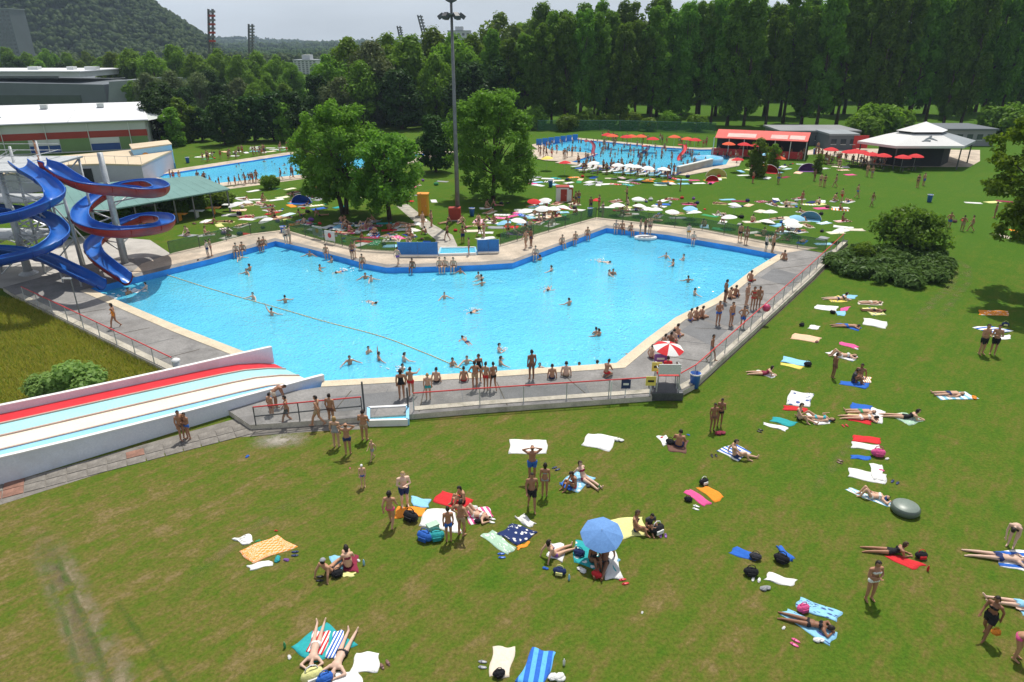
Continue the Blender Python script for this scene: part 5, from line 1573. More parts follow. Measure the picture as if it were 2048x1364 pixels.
for px, y, s, k in [(252, 440, 1.5, 1), (300, 438, 1.2, 2), (345, 428, 1.4, 1), (392, 418, 1.3, 2), (438, 410, 1.5, 1), (215, 448, 1.3, 2), (455, 408, 1.3, 1)]:
    plant_bush(k, at(px, y), (s * 1.3, s, s * .75), 'dark hedge bush along the front of the green roofed pavilion', 'hedge bushes of the pavilion')

# the lawn trees behind the pool
def lawn_tree(loc, h, lo, rx, n_leaf, seed, label, stems=1, mat='leaf_lawn'):
    rg = random.Random(seed)
    t = empty('lawn_tree', loc, label, 'tree')
    cs, rs = [], []
    H = h - lo
    for i in range(int(rx * rx * 7.5)):
        tt = rg.random() ** .95
        z = lo + H * tt
        prof = math.sin(math.pi * min(1, .17 + tt * .78)) ** .5
        a = rg.uniform(0, 6.283)
        q = rx * prof * rg.random() ** .42 * rg.uniform(.8, 1.2)
        cs.append((math.cos(a) * q, math.sin(a) * q, z)); rs.append((rg.uniform(.45, 1.25), rg.uniform(.45, 1.25), rg.uniform(.4, 1.0)))
    link('crown', leaf_cloud('crown', cs, rs, int(n_leaf * 1.25), .20, M[mat], seed, shell=.12, elong=1.9, out=.5, jit=.5), t)
    P, Q = [], []
    for s_ in range(stems):
        o = Vector(((s_ - (stems - 1) / 2) * .35, 0, -.1))
        lean = Vector(((s_ - (stems - 1) / 2) * 1.6 + rg.uniform(-.3, .3), rg.uniform(-.4, .4), lo + H * .3))
        tp = Vector((lean.x * 1.6, lean.y, h * .88))
        P.append([o, o.lerp(lean, .5) + Vector((rg.uniform(-.2, .2), 0, 0)), lean, tp]); Q.append([.30, .22, .17, .03])
        for c in rg.sample(cs, 14):
            st = o.lerp(lean, rg.uniform(.6, 1)); c = Vector(c)
            if c.z > st.z: P.append([st, st.lerp(c, .5) + Vector((0, 0, .3)), c]); Q.append([.11, .06, .015])
    link('trunk', trunk_mesh('trunk', P, Q, M['bark'], 7), t)
    return t
lawn_tree(at(690, 428), 11.6, 1.9, 4.7, 18000, 201, 'big leafy tree with forked dark trunk left on the meadow behind pool', 2)
lawn_tree(at(780, 440), 9.0, 1.7, 3.9, 14000, 202, 'middle leafy tree with thin single trunk on the shaded meadow', 1)
lawn_tree(at(986, 398), 12.2, 1.3, 5.1, 21000, 203, 'densest leafy tree beside the floodlight mast', 1)
lawn_tree(at(640, 380), 7.5, 2.0, 3.2, 8000, 204, 'smaller leafy tree behind the forked lawn tree', 1)
# little tree and juniper bed on the right lawn
def small_lawn_tree():
    t = lawn_tree(at(1812, 502), 3.6, 1.0, 3.0, 4200, 210, 'small spreading tree rising from the juniper bed', 2, 'leaf_lawn')
    t.name = 'spreading_tree'
small_lawn_tree()
jb = empty('juniper_bed', at(1775, 545), 'low spreading dark green juniper bed beside the pool fence', 'shrub')
rg = random.Random(8)
cs, rs = [], []
jc = jb.location.copy()
bed = ats([(1652, 532), (1700, 508), (1790, 506), (1872, 512), (1900, 540), (1888, 568), (1830, 580), (1745, 566), (1680, 550)])
bx_ = [p - jc for p in bed]
def inside(p, poly):
    c = False
    for i in range(len(poly)):
        a, b = poly[i], poly[i - 1]
        if (a.y > p[1]) != (b.y > p[1]) and p[0] < (b.x - a.x) * (p[1] - a.y) / (b.y - a.y) + a.x: c = not c
    return c
mnx, mxx, mny, mxy = min(p.x for p in bx_), max(p.x for p in bx_), min(p.y for p in bx_), max(p.y for p in bx_)
while len(cs) < 190:
    p = (rg.uniform(mnx, mxx), rg.uniform(mny, mxy))
    if inside(p, bx_):
        cs.append((p[0], p[1], rg.uniform(.25, .8))); rs.append((rg.uniform(.4, .9), rg.uniform(.4, .9), rg.uniform(.2, .45)))
link('foliage', leaf_cloud('foliage', cs, rs, 26000, .17, M['leaf_juniper'], 9, shell=.4, elong=2.4), jb)
link('stems', trunk_mesh('stems', [[(c[0] * .6, c[1] * .6, 0), c] for c in cs[:40]], [[.05, .02]] * 40, M['bark'], 5), jb)
plant_bush(2, at(1718, 520), (.9, .9, 1.0), 'taller bush at the pool end of the juniper bed')
# shrub on the wild bank, small conifers by the children pool
plant_bush(0, at(108, 797), (1.25, 1.2, 1.0), 'light green shrub on the wild bank, left one of the pair', None, 'shrub')
plant_bush(0, at(158, 793), (1.5, 1.3, 1.3), 'larger light green shrub on the wild bank beside the slide', None, 'shrub')
for px, y, s in ((1514, 352, .62), (1545, 340, .45), (1635, 345, .32)):
    plant_tree(kit_con[0], at(px, y), (s * 1.1, s * 1.1, s), 0, 'small dark conifer among the towels by the children pool', 'tree', 'conifers by the children pool', 'conifer')

# near tree at the right edge: trunk stands beyond the frame, boughs hang into view
t = empty('overhanging_tree', (40.6, 49.5, 0), 'leafy tree at the lawn edge with boughs hanging down', 'tree')
rg = random.Random(303)
cs, rs = [], []
for i in range(150):
    a = rg.uniform(0, 6.283); tt = rg.random()
    z = 6.6 + 9.0 * tt
    q = 6.4 * math.sin(math.pi * min(1, .22 + tt * .75)) ** .6 * rg.random() ** .4
    cs.append((math.cos(a) * q, math.sin(a) * q, z)); rs.append((rg.uniform(.5, 1.0), rg.uniform(.5, 1.0), rg.uniform(.3, .7)))
for k in range(5):
    bx0 = Vector((-5.2 + k * .9, rg.uniform(-2.5, 1.5), 7.6))
    for j in range(8):
        cs.append((bx0.x + rg.uniform(-.4, .4) - j * .06, bx0.y + rg.uniform(-.4, .4), bx0.z - j * (.34 if k < 2 else .2))); rs.append((.5, .5, .4))
link('crown', leaf_cloud('crown', cs, rs, 22000, .20, M['leaf_broad'], 303, shell=.2, elong=1.9, out=.5, jit=.5), t)
P, Q = [[Vector((0, 0, -.1)), Vector((.2, .1, 4)), Vector((-.1, .1, 8)), Vector((0, 0, 14))]], [[.42, .34, .25, .04]]
for c in cs[:26] + cs[150:190:6]:
    st = Vector((0, 0, rg.uniform(4.5, 8.5))); P.append([st, st.lerp(Vector(c), .5) + Vector((0, 0, .5)), Vector(c)]); Q.append([.13, .08, .02])
link('trunk', trunk_mesh('trunk', P, Q, M['bark'], 7), t)
plant_bush(2, at(2075, 480), (2.2, 2.0, 2.4), 'dark bush at the lawn edge under the hanging boughs')

# grass: near meadow tufts and the shaggy wild bank
def blades(name, poly_px, n, hgt, wid, mat, seed, clump=0):
    r = np.random.default_rng(seed)
    poly = ats(poly_px)
    x0, x1 = min(p.x for p in poly), max(p.x for p in poly); y0, y1 = min(p.y for p in poly), max(p.y for p in poly)
    Xs = r.uniform(x0, x1, n * 3); Ys = r.uniform(y0, y1, n * 3)
    ins = np.zeros(n * 3, bool)
    for i in range(len(poly)):
        a, b = poly[i], poly[i - 1]
        if a.y == b.y: continue
        cnd = ((a.y > Ys) != (b.y > Ys)) & (Xs < (b.x - a.x) * (Ys - a.y) / (b.y - a.y) + a.x)
        ins ^= cnd
    Xs, Ys = Xs[ins][:n], Ys[ins][:n]; n = len(Xs)
    a = r.uniform(0, 6.283, n); h = hgt * r.uniform(.5, 1.4, n); w = wid * r.uniform(.6, 1.4, n)
    bx, by = np.cos(a), np.sin(a)
    ln = r.uniform(.2, 1.1, n) * h; la = r.uniform(0, 6.283, n)
    P0 = np.stack([Xs - bx * w, Ys - by * w, np.full(n, -.005)], 1); P1 = np.stack([Xs + bx * w, Ys + by * w, np.full(n, -.005)], 1)
    P2 = np.stack([Xs + np.cos(la) * ln, Ys + np.sin(la) * ln, h], 1)
    V = np.stack([P0, P1, P2], 1).reshape(-1, 3)
    me = np_mesh(name, V, np.arange(n * 3).reshape(-1, 3), [mat], 3)
    return tag(link(name, me), kind='stuff')
bank = [(-200, 640), (-60, 590), (55, 604), (352, 757), (340, 764), (225, 790), (0, 818), (-200, 850)]
b_ = sheet('wild_bank', ats(bank), [], .009, worn('bank_earth', (.17, .16, .04), .45, .6, .95, .5, 6)); tag(b_, kind='structure')
blades('wild_grass', bank, 42000, .30, .022, M['weed'], 4)
blades('wild_grass', bank, 16000, .22, .03, M['grass_blade'], 5)

# ------------------------------------------------------------------ hills
def hill(name, x0, x1, y0, y1, fn, nx, ny, mat):
    X, Y = np.meshgrid(np.linspace(x0, x1, nx), np.linspace(y0, y1, ny))
    Z = fn(X, Y)
    V = np.stack([X, Y, Z], -1).reshape(-1, 3)
    i = np.arange(nx * ny).reshape(ny, nx)
    F = np.stack([i[:-1, :-1], i[:-1, 1:], i[1:, 1:], i[1:, :-1]], -1).reshape(-1, 4)
    return tag(link(name, np_mesh(name, V, F, [mat], 4, True)), kind='structure')
def hz(X, Y):
    # big wooded hill on the left: its right flank falls to the valley
    c = np.clip((-.395 * Y - X) / 330, 0, 1.6)
    ridge = 185 * np.clip(c, 0, 1) ** .8 + 40 * np.clip(c - 1, 0, 1)
    front = np.clip((Y - 620) / 240, 0, 1)
    front = front * front * (3 - 2 * front)
    back = 1 - np.clip((Y - 1300) / 500, 0, 1)
    return ridge * front * back + 4 * np.sin(X * .021 + Y * .008) * front * np.clip(c, 0, 1) - .5
M['hill_ground'] = worn('hill_ground', (.022, .042, .012), .3, .02, .95, 0)
hill('hill', -1700, -240, 600, 1800, hz, 90, 90, M['hill_ground'])
def fz(X, Y):
    f = np.clip((Y - 1500) / 900, 0, 1)
    return (9 + 5 * np.sin(X * .0045 + 1) + 4 * np.sin(X * .011) + 2.5 * np.sin(X * .03)) * f * (1 + .25 * (Y > 2600)) - .6
hill('far_hills', -2600, 2600, 1300, 3400, fz, 160, 40, M['hill_ground'])
ico = bmesh.new(); bmesh.ops.create_icosphere(ico, subdivisions=1, radius=1); ico.verts.ensure_lookup_table()
IV = np.array([v.co[:] for v in ico.verts]); IF = np.array([[v.index for v in f.verts] for f in ico.faces]); ico.free()
def woods(name, X, Y, Z, size, seed, mat):
    r = np.random.default_rng(seed); n = len(X)
    # every crown: three lumpy balls of leaves
    k = 3
    cen = np.stack([np.repeat(X, k) + r.normal(0, .45, n * k) * np.repeat(size, k), np.repeat(Y, k) + r.normal(0, .45, n * k) * np.repeat(size, k), np.repeat(Z, k) + r.uniform(.2, 1.1, n * k) * np.repeat(size, k)], 1)
    sc = np.repeat(size, k)[:, None] * r.uniform(.45, .85, (n * k, 3)); 
    jit = r.uniform(.7, 1.25, (n * k, len(IV), 1))
    V = (cen[:, None, :] + IV[None] * jit * sc[:, None, :]).reshape(-1, 3)
    F = (np.arange(n * k)[:, None, None] * len(IV) + IF[None]).reshape(-1, 3)
    return tag(link(name, np_mesh(name, V, F, [mat], 3)), kind='stuff')
r = np.random.default_rng(2)
n = 15000
Y = r.uniform(640, 1420, n); X = -.392 * Y - r.random(n) * 620; Z = hz(X, Y)
woods('hill_woods', X, Y, Z, r.uniform(3.2, 6.0, n), 3, M['forest'])
n = 2600
X = r.uniform(-900, 1100, n); Y = r.uniform(460, 620, n)
keep = (X / Y < -.12) | (X / Y > -.02)
X, Y = X[keep], Y[keep]
woods('valley_woods', X, Y, np.zeros(len(X)), r.uniform(3.5, 6.0, len(X)), 4, M['forest'])
n = 3500
Y = r.uniform(1450, 3000, n); X = r.uniform(-.62, .3, n) * Y; Z = fz(X, Y)
woods('far_woods', X, Y, Z, r.uniform(4, 9, n), 5, M['forest'])
n = 700
Y = r.uniform(700, 1900, n); X = r.uniform(-.42, -.16, n) * Y
woods('valley_woods', X, Y, np.zeros(n), r.uniform(3, 5, n), 6, M['forest'])


# ------------------------------------------------------------------ things people brought: towels, bags, parasols
rng_t = random.Random(21)
LABELS = {}
def towel(quad, col='white', pat='towel', label=None, group=None, world_q=None, z=.0, sub=(9, 7), wr=.034, name='towel'):
    """a cloth lying on the grass with soft folds; quad = four photograph pixels on the ground, or four points"""
    q = world_q or ats(quad)
    c = sum(q, Vector()) / 4
    d = (q[1] - q[0]) + (q[2] - q[3]); ang = math.atan2(d.y, d.x)
    Rm = Matrix.Rotation(-ang, 3, 'Z')
    L = [Rm @ (p - c) for p in q]
    nx, ny = sub
    ph = [rng_t.uniform(0, 6.28) for _ in range(6)]
    vs = []
    for j in range(ny + 1):
        for i in range(nx + 1):
            u, v = i / nx, j / ny
            p = L[0].lerp(L[1], u).lerp(L[3].lerp(L[2], u), v)
            e = .035 * math.sin(7 * v + ph[0]) * (1 if i in (0, nx) else 0); e2 = .035 * math.sin(8 * u + ph[1]) * (1 if j in (0, ny) else 0)
            h = z + .012 + wr * max(0, math.sin(5.3 * u + ph[2] + 2.5 * v) * math.sin(4.1 * v + ph[3]) + .35 * math.sin(13 * u + 9 * v + ph[4]))
            vs.append((p.x + e, p.y + e2, h))
    fs = []
    W = nx + 1
    for j in range(ny):
        for i in range(nx):
            fs.append((j * W + i, j * W + i + 1, (j + 1) * W + i + 1, (j + 1) * W + i))
    edge = [i for i in range(W)] + [j * W + nx for j in range(1, ny + 1)] + [ny * W + i for i in range(nx - 1, -1, -1)] + [j * W for j in range(ny - 1, 0, -1)]
    b0 = len(vs)
    for k in edge: vs.append((vs[k][0], vs[k][1], z + .001))
    n = len(edge)
    for k in range(n): fs.append((edge[k], edge[(k + 1) % n], b0 + (k + 1) % n, b0 + k))
    mb = MB(); mb.add(vs, fs)
    o = mb.obj(name, M[pat], None, True, loc=(c.x, c.y, 0))
    o.rotation_euler = (0, 0, ang)
    k = rng_t.uniform(.92, 1.06)
    o.color = tuple(min(.85, x * k) for x in C[col]) + (1,)
    pt = {'towel': '', 'towel_stripe': ' striped', 'towel_blues': ' striped', 'towel_cross': ' banded', 'towel_check': ' checked', 'towel_print': ' printed', 'towel_print2': ' dark printed'}[pat]
    tag(o, label or f'{cn(col)}{pt} towel spread on the grass', 'towel', group)
    return o
def towel_at(p, ang, w, l, col, pat='towel', label=None, group=None, sub=(4, 3), z=0.0):
    a = Vector((math.cos(ang), math.sin(ang), 0)); b = Vector((-a.y, a.x, 0))
    p = Vector((p[0], p[1], 0))
    return towel(None, col, pat, label, group, [p - a * l / 2 - b * w / 2, p + a * l / 2 - b * w / 2, p + a * l / 2 + b * w / 2, p - a * l / 2 + b * w / 2], sub=sub, z=z)

BAGM = {}
def bag(loc, col, size=.42, label=None, kind='bag', rz=None, group=None, second=None):
    if 'b' not in BAGM:
        rg = random.Random(5)
        m_ = MB(); m_.ell((0, 0, .30), (.52, .30, .31), 12, 8, jitter=.05, rng=rg); BAGM['b'] = m_.mesh('bag_body', [M['swim']], True)
        m_ = MB(); m_.tube([(-.3, .02, .5), (-.2, .03, .74), (.0, .04, .82), (.2, .03, .74), (.3, .02, .5)], .03, 5); BAGM['s'] = m_.mesh('strap', [M['swim']], True)
        m_ = MB(); m_.box((0, -.29, .24), (.5, .1, .26)); BAGM['p'] = m_.mesh('pocket', [M['swim']], bevel=.03)
        m_ = MB(); m_.box((0, 0, .3), (.8, .5, .6)); BAGM['c'] = m_.mesh('cool_box_body', [M['plastic']], bevel=.05)
        m_ = MB(); m_.box((0, 0, .66), (.84, .54, .12)); BAGM['l'] = m_.mesh('lid', [M['plastic']], bevel=.03)
        m_ = MB()
        for k in range(7):
            m_.ell((rg.uniform(-.35, .35), rg.uniform(-.25, .25), rg.uniform(.08, .18)), (rg.uniform(.18, .34), rg.uniform(.14, .26), rg.uniform(.08, .16)), 8, 5, jitter=.18, rng=rg)
        BAGM['h'] = m_.mesh('clothes_heap', [M['swim']], True)
    if kind == 'heap':
        o = link('clothes_heap', BAGM['h'], None, loc); o.scale = (size * 1.1,) * 3; o.color = (*C[col], 1)
        o.rotation_euler = (0, 0, rng_t.uniform(0, 6.28) if rz is None else rz)
        return tag(o, label or f'{cn(col)} heap of clothes on the grass', 'clothes', group)
    t = empty('bag' if kind == 'bag' else 'cool_box', loc, label or f'{cn(col)} bag on the grass', kind if kind == 'bag' else 'cool box', group, rng_t.uniform(-.6, .6) if rz is None else rz)
    t.scale = (size * 1.15,) * 3
    for k in (('b', 's', 'p') if kind == 'bag' else ('c', 'l')):
        o = link(BAGM[k].name.split('.')[0], BAGM[k], t)
        cc = C[second] if (second and k in 'pls') else tuple(x * (.7 if k in 'sp' else 1) for x in C[col])
        o.color = (*cc, 1)
    return t

UMB = {}
def parasol(loc, col, r=.95, h=1.9, tilt=0.0, taz=0.0, label='', group=None, panels=False, second=None, n=8):
    t = empty('parasol', loc, label, 'parasol', group)
    key = (panels, second is None)
    if 'pole' not in UMB:
        m_ = MB(); m_.tube([(0, 0, 0), (0, 0, 1.0)], .016, 6); UMB['pole'] = m_.mesh('pole', [M['steel']], True)
        def pan(k0, k1, n=8):
            vs, fs = [], []
            rings = [(0.02, 0), (.35, -.075), (.7, -.2), (1.0, -.36)]
            seg = (k1 - k0) * 4
            for r_, z_ in rings:
                for i in range(seg + 1):
                    a = 2 * math.pi * (k0 + i / 4) / n
                    sc = 1 - .055 * (r_ ** 2) * math.sin(math.pi * ((i / 4) % 1.0))
                    vs.append((r_ * math.cos(a) * sc, r_ * math.sin(a) * sc, z_ - .02 * r_ * math.sin(math.pi * ((i / 4) % 1.0))))
            W = seg + 1
            for j in range(len(rings) - 1):
                for i in range(seg): fs.append((j * W + i, j * W + i + 1, (j + 1) * W + i + 1, (j + 1) * W + i))
            m = MB(); m.add(vs, fs)
            return m
        UMB['whole'] = pan(0, 8).mesh('canopy', [M['canopy']], True)
        UMB['panel'] = pan(0, 1).mesh('canopy_panel', [M['canopy']], True)
        m_ = MB()
        UMB['rib'] = MB().tube([(0, 0, -.01), (.7, 0, -.215), (1.0, 0, -.375)], .008, 4).mesh('rib', [M['steel']])
        UMB['tip'] = MB().tube([(0, 0, 0), (0, 0, .09)], [.02, .006], 6).mesh('finial', [M['steel']])
    rot = Matrix.Rotation(taz, 4, 'Z') @ Matrix.Rotation(tilt, 4, 'Y')
    o = link('pole', UMB['pole'], t); o.scale = (1, 1, h)
    holder_loc = Vector((0, 0, h))
    def put(nm, me, extra=None, color=None):
        o = link(nm, me, t); o.location = holder_loc
        mm = rot @ (extra or Matrix.Identity(4))
        o.rotation_euler = mm.to_euler(); o.scale = (r, r, r)
        if color: o.color = (*color, 1)
        return o
    if panels:
        for k in range(8):
            cp_ = put('canopy_panel', UMB['panel'], Matrix.Rotation(2 * math.pi * k / 8, 4, 'Z'), C[second] if (second and k % 2) else C[col])
            link('rib', UMB['rib'], cp_)
        put('finial', UMB['tip'])
    else:
        put('canopy', UMB['whole'], None, C[col])
    return t
def bin_(px, py, label, z=0.0, col='blue'):
    t = empty('litter_bin', at(px, py, z), label, 'bin')
    o = MB().lathe([(0, .02), (.24, .02), (.30, .85), (.32, .9), (.26, .9), (.22, .1), (0, .1)], 12).obj('bin_body', M['plastic'], t, True); o.color = (*C[col], 1)
    o = MB().lathe([(.31, .84), (.345, .86), (.345, .92), (.31, .93)], 12).obj('bin_rim', M['plastic'], t, True); o.color = (*C['white'], 1)

T = towel
# --- the near meadow, group by group
T([(476, 1103), (553, 1071), (594, 1094), (504, 1127)], 'orange', 'towel_check', 'large peach and cream checked blanket on the near lawn', sub=(12, 8))
T([(494, 1131), (539, 1120), (547, 1130), (501, 1141)], 'white', 'towel', 'white towel along the edge of the peach checked blanket')
T([(466, 1079), (498, 1068), (508, 1083), (490, 1091)], 'white', 'towel_print', 'small crumpled white towel beside the checked blanket', wr=.07)
bag(at(515, 1083), 'green', .20, 'small green bundle next to the checked blanket', 'heap')
bag(at(553, 1062), 'red', .14, 'tiny red bundle in the grass above the checked blanket', 'heap')
bag(at(556, 1118), 'teal', .34, 'teal and purple heap of clothes on the checked blanket corner', 'heap'); bag(at(572, 1120), 'purple', .22, 'purple heap of clothes off the checked blanket corner', 'heap')
T([(821, 992), (861, 1000), (856, 1016), (826, 1013)], 'lightblue', 'towel', 'light blue towel between orange and red blankets')
T([(796, 1013), (853, 1016), (847, 1032), (786, 1037)], 'orange', 'towel', 'bright orange towel under a black bag', wr=.05)
T([(853, 1018), (907, 1018), (923, 1067), (837, 1051)], 'white', 'towel_print', 'large pinkish white blanket in the middle of the bather group', sub=(10, 8))
T([(864, 1002), (885, 981), (947, 1000), (923, 1024)], 'red', 'towel', 'large red blanket of the bather group', sub=(10, 8))
T([(928, 1021), (976, 1013), (987, 1032), (941, 1051)], 'pink', 'towel_stripe', 'hot pink towel next to the red blanket')
bag(at(822, 1040), 'black', .62, 'long black bag lying on the orange towel')
bag(at(850, 1080), 'blue', .60, 'bright blue cool bag in front of the pinkish blanket'); bag(at(873, 1079), 'teal', .58, 'teal cool bag beside the blue one'); bag(at(866, 1064), 'palegreen', .5, 'pale green cool box behind the two cool bags', 'box')
bag(at(946, 1015), 'white', .34, 'white heap of clothes between red blanket and pink towel', 'heap'); bag(at(955, 1045), 'black', .25, 'black bag at the corner of the hot pink towel')
T([(659, 1112), (684, 1112), (686, 1145), (665, 1139)], 'lightblue', 'towel', 'light blue towel beside the maroon one')
T([(686, 1110), (716, 1110), (716, 1145), (685, 1142)], 'maroon', 'towel', 'maroon towel with a reader lying on it')
T([(684, 1146), (711, 1145), (708, 1153), (686, 1154)], 'paleyellow', 'towel', 'narrow lime towel at the foot of the maroon one')
bag(at(675, 1152), 'black', .40, 'black bag between lime towel and light blue towel'); bag(at(717, 1121), 'white', .16, 'small white heap at the maroon towel edge', 'heap')
T([(960, 1072), (986, 1061), (1033, 1097), (1015, 1110)], 'palegreen', 'towel_print', 'pale green blanket joined to the blue windowpane blanket', sub=(9, 6))
T([(995, 1069), (1027, 1048), (1076, 1066), (1037, 1092)], 'navy', 'towel_print', 'blue and white windowpane blanket', z=.02, sub=(10, 8))
T([(1030, 1036), (1048, 1030), (1072, 1048), (1058, 1056)], 'white', 'towel', 'crumpled white sheet above the blue windowpane blanket', wr=.12, sub=(10, 8))
T([(1033, 1094), (1058, 1083), (1061, 1088), (1037, 1101)], 'orange', 'towel', 'thin orange strip of cloth below the windowpane blanket')
T([(1020, 879), (1094, 881), (1094, 908), (1018, 908)], 'white', 'towel_print', 'white towel with faint print behind the standing pair')
T([(1176, 867), (1235, 874), (1219, 903), (1163, 890)], 'white', 'towel', 'plain white blanket with a crumpled shirt on its corner', sub=(9, 7), wr=.04)
bag(at(1240, 882), 'white', .44, 'crumpled white shirt on the plain white blanket corner', 'heap')
T([(1313, 872), (1335, 872), (1337, 886), (1328, 893)], 'white', 'towel', 'small white cloth left of the brown towel', wr=.06)
T([(1335, 880), (1376, 881), (1371, 907), (1335, 902)], 'brown', 'towel', 'brown towel with a sitting bather')
bag(at(1340, 888), 'black', .40, 'black bag between white cloth and brown towel'); bag(at(1376, 870), 'blue', .16, 'tiny blue heap above the brown towel', 'heap'); bag(at(1325, 875), 'red', .18, 'tiny red heap on the small white cloth', 'heap')
T([(1118, 968), (1150, 942), (1191, 956), (1155, 985)], 'lightblue', 'towel_print', 'light blue blanket with two sitting bathers', sub=(10, 8))
bag(at(1180, 972), 'dark', .30, 'dark heap on the light blue blanket edge', 'heap'); T([(1118, 968), (1132, 962), (1150, 975), (1138, 983)], 'blue', 'towel', 'blue corner cloth of the light blue blanket', z=.03)
T([(1367, 984), (1381, 978), (1425, 1007), (1407, 1012)], 'pink', 'towel', 'bright pink mat next to the orange mat')
T([(1394, 976), (1420, 974), (1449, 994), (1432, 1006)], 'orange', 'towel', 'bright orange mat next to the pink mat')
bag(at(1407, 968), 'black', .42, 'black and white bag above the orange mat', second='white'); bag(at(1376, 1002), 'black', .32, 'black bag beside the pink mat')
T([(1214, 1040), (1284, 1033), (1294, 1069), (1235, 1080)], 'paleyellow', 'towel', 'pale yellow blanket behind the blue parasol', sub=(10, 8))
bag(at(1313, 1066), 'black', .60, 'big black backpack with white flap beside the pale yellow blanket', second='white')
bag(at(1232, 1072), 'white', .25, 'white heap on the pale yellow blanket', 'heap')
T([(1101, 1087), (1130, 1087), (1127, 1125), (1094, 1112)], 'white', 'towel', 'white towel left of the blue parasol')
bag(at(1119, 1148), 'navy', .44, 'dark striped bag below the white towel', second='paleyellow'); bag(at(1092, 1138), 'blue', .22, 'small blue heap below the white towel', 'heap')
T([(1150, 1080), (1210, 1092), (1236, 1152), (1146, 1125)], 'teal', 'towel_print', 'teal printed blanket under the blue parasol', sub=(10, 8))
T([(1216, 1100), (1230, 1102), (1246, 1158), (1208, 1160)], 'white', 'towel', 'greyish white mat right under the parasol', z=.02)
bag(at(1193, 1154), 'red', .36, 'red bag in front of the blue parasol'); bag(at(1162, 1140), 'white', .36, 'white and blue heap left of the red bag', 'heap'); bag(at(1158, 1110), 'navy', .40, 'navy bag on the teal blanket'); bag(at(1236, 1122), 'lightblue', .18, 'light blue heap on the grass right of the parasol', 'heap')
parasol(at(1200, 1122), 'skyblue', .80, 1.45, R(-16), R(80), 'mid blue parasol over a teal blanket on the near lawn', None, True)
T([(1433, 901), (1468, 887), (1503, 905), (1475, 922)], 'blue', 'towel_stripe', 'blue striped towel with a bather sitting sideways')
bag(at(1492, 908), 'white', .44, 'crumpled white shirt on the blue striped towel', 'heap')
bag(at(1443, 868), 'maroon', .52, 'pink and navy clothes heap beside two standing children', 'heap')
T([(1707, 870), (1762, 876), (1760, 889), (1704, 882)], 'red', 'towel', 'red towel spread above a white one')
T([(1704, 884), (1760, 891), (1757, 902), (1703, 896)], 'white', 'towel', 'white towel spread just below the red one')
T([(1702, 910), (1743, 913), (1739, 921), (1702, 917)], 'blue', 'towel', 'narrow blue mat by the pink bag'); bag(at(1755, 912), 'pink', .58, 'pink bag on the narrow blue mat'); bag(at(1775, 918), 'white', .22, 'small white heap beside the pink bag', 'heap')
T([(1698, 936), (1774, 950), (1771, 970), (1697, 954)], 'white', 'towel_print', 'white towel lying under a second crossed white towel')
T([(1738, 928), (1764, 931), (1766, 962), (1746, 960)], 'white', 'towel', 'white towel lying crosswise over another white towel', z=.03); bag(at(1764, 942), 'pink', .24, 'pink heap on the crossed white towels', 'heap')
T([(1690, 980), (1702, 976), (1790, 1008), (1776, 1015)], 'lightblue', 'towel_stripe', 'light blue striped towel beside the round green tent bag')
T([(1457, 1107), (1472, 1093), (1521, 1112), (1510, 1123)], 'blue', 'towel', 'royal blue mat with a dark bag on its end'); bag(at(1510, 1118), 'dark', .40, 'dark bag on the end of the royal blue mat'); bag(at(1501, 1150), 'black', .48, 'black bag below the royal blue mat')
T([(1552, 1094), (1562, 1092), (1590, 1118), (1578, 1124)], 'blue', 'towel', 'narrow curved blue mat beside a dark bag', wr=.1); bag(at(1562, 1124), 'black', .52, 'black bag at the curved blue mat')
T([(1538, 1146), (1595, 1161), (1582, 1174), (1528, 1160)], 'white', 'towel', 'creamy white towel below the two blue mats', wr=.04); bag(at(1533, 1178), 'grey', .38, 'grey heap of clothes by the creamy white towel', 'heap')
T([(1767, 1112), (1796, 1110), (1852, 1130), (1824, 1140)], 'red', 'towel', 'vivid red towel beneath a dark clad sunbather'); bag(at(1841, 1116), 'black', .42, 'black and red bag at the head of the vivid red towel', second='red')
T([(1600, 1195), (1685, 1225), (1672, 1244), (1590, 1215)], 'lightblue', 'towel_print2', 'light blue printed towel, upper one of the pair')
T([(1559, 1228), (1577, 1219), (1676, 1268), (1658, 1292)], 'lightblue', 'towel_print2', 'light blue printed towel with a tanned sunbather on it'); bag(at(1605, 1222), 'pink', .42, 'pink bag between the two light blue printed towels'); bag(at(1568, 1256), 'white', .16, 'white sandals heap beside the light blue printed towel', 'heap'); bag(at(1640, 1282), 'white', .34, 'white shirt heap on the lower printed towel', 'heap')
T([(1992, 1102), (2060, 1100), (2080, 1150), (2000, 1132)], 'blue', 'towel_cross', 'blue and white towel under a sunbather at the lawn edge'); T([(2035, 1210), (2100, 1220), (2100, 1240), (2045, 1232)], 'lightblue', 'towel', 'light blue towel under the legs of a sunbather')
T([(651, 1245), (580, 1295), (626, 1326), (713, 1290)], 'teal', 'towel', 'large sea green blanket under two striped towels', sub=(10, 10), wr=.01)
T([(628, 1263), (663, 1265), (646, 1313), (613, 1306)], 'red', 'towel_stripe', 'red and white striped towel on the sea green blanket', z=.02)
T([(669, 1263), (691, 1263), (676, 1322), (652, 1315)], 'blue', 'towel_stripe', 'blue and white striped towel on the sea green blanket', z=.02)
T([(714, 1305), (759, 1306), (757, 1344), (699, 1346)], 'white', 'towel', 'plain white towel right of the sea green blanket'); T([(664, 1345), (716, 1344), (732, 1375), (660, 1376)], 'white', 'towel_print', 'white printed towel below the striped towels', z=.0)
bag(at(626, 1360), 'paleyellow', .62, 'yellow and white bag below the red striped towel', second='white'); bag(at(650, 1364), 'blue', .48, 'blue bag beside the yellow and white one'); bag(at(579, 1314), 'white', .18, 'pair of sandals left of the sea green blanket', 'heap')
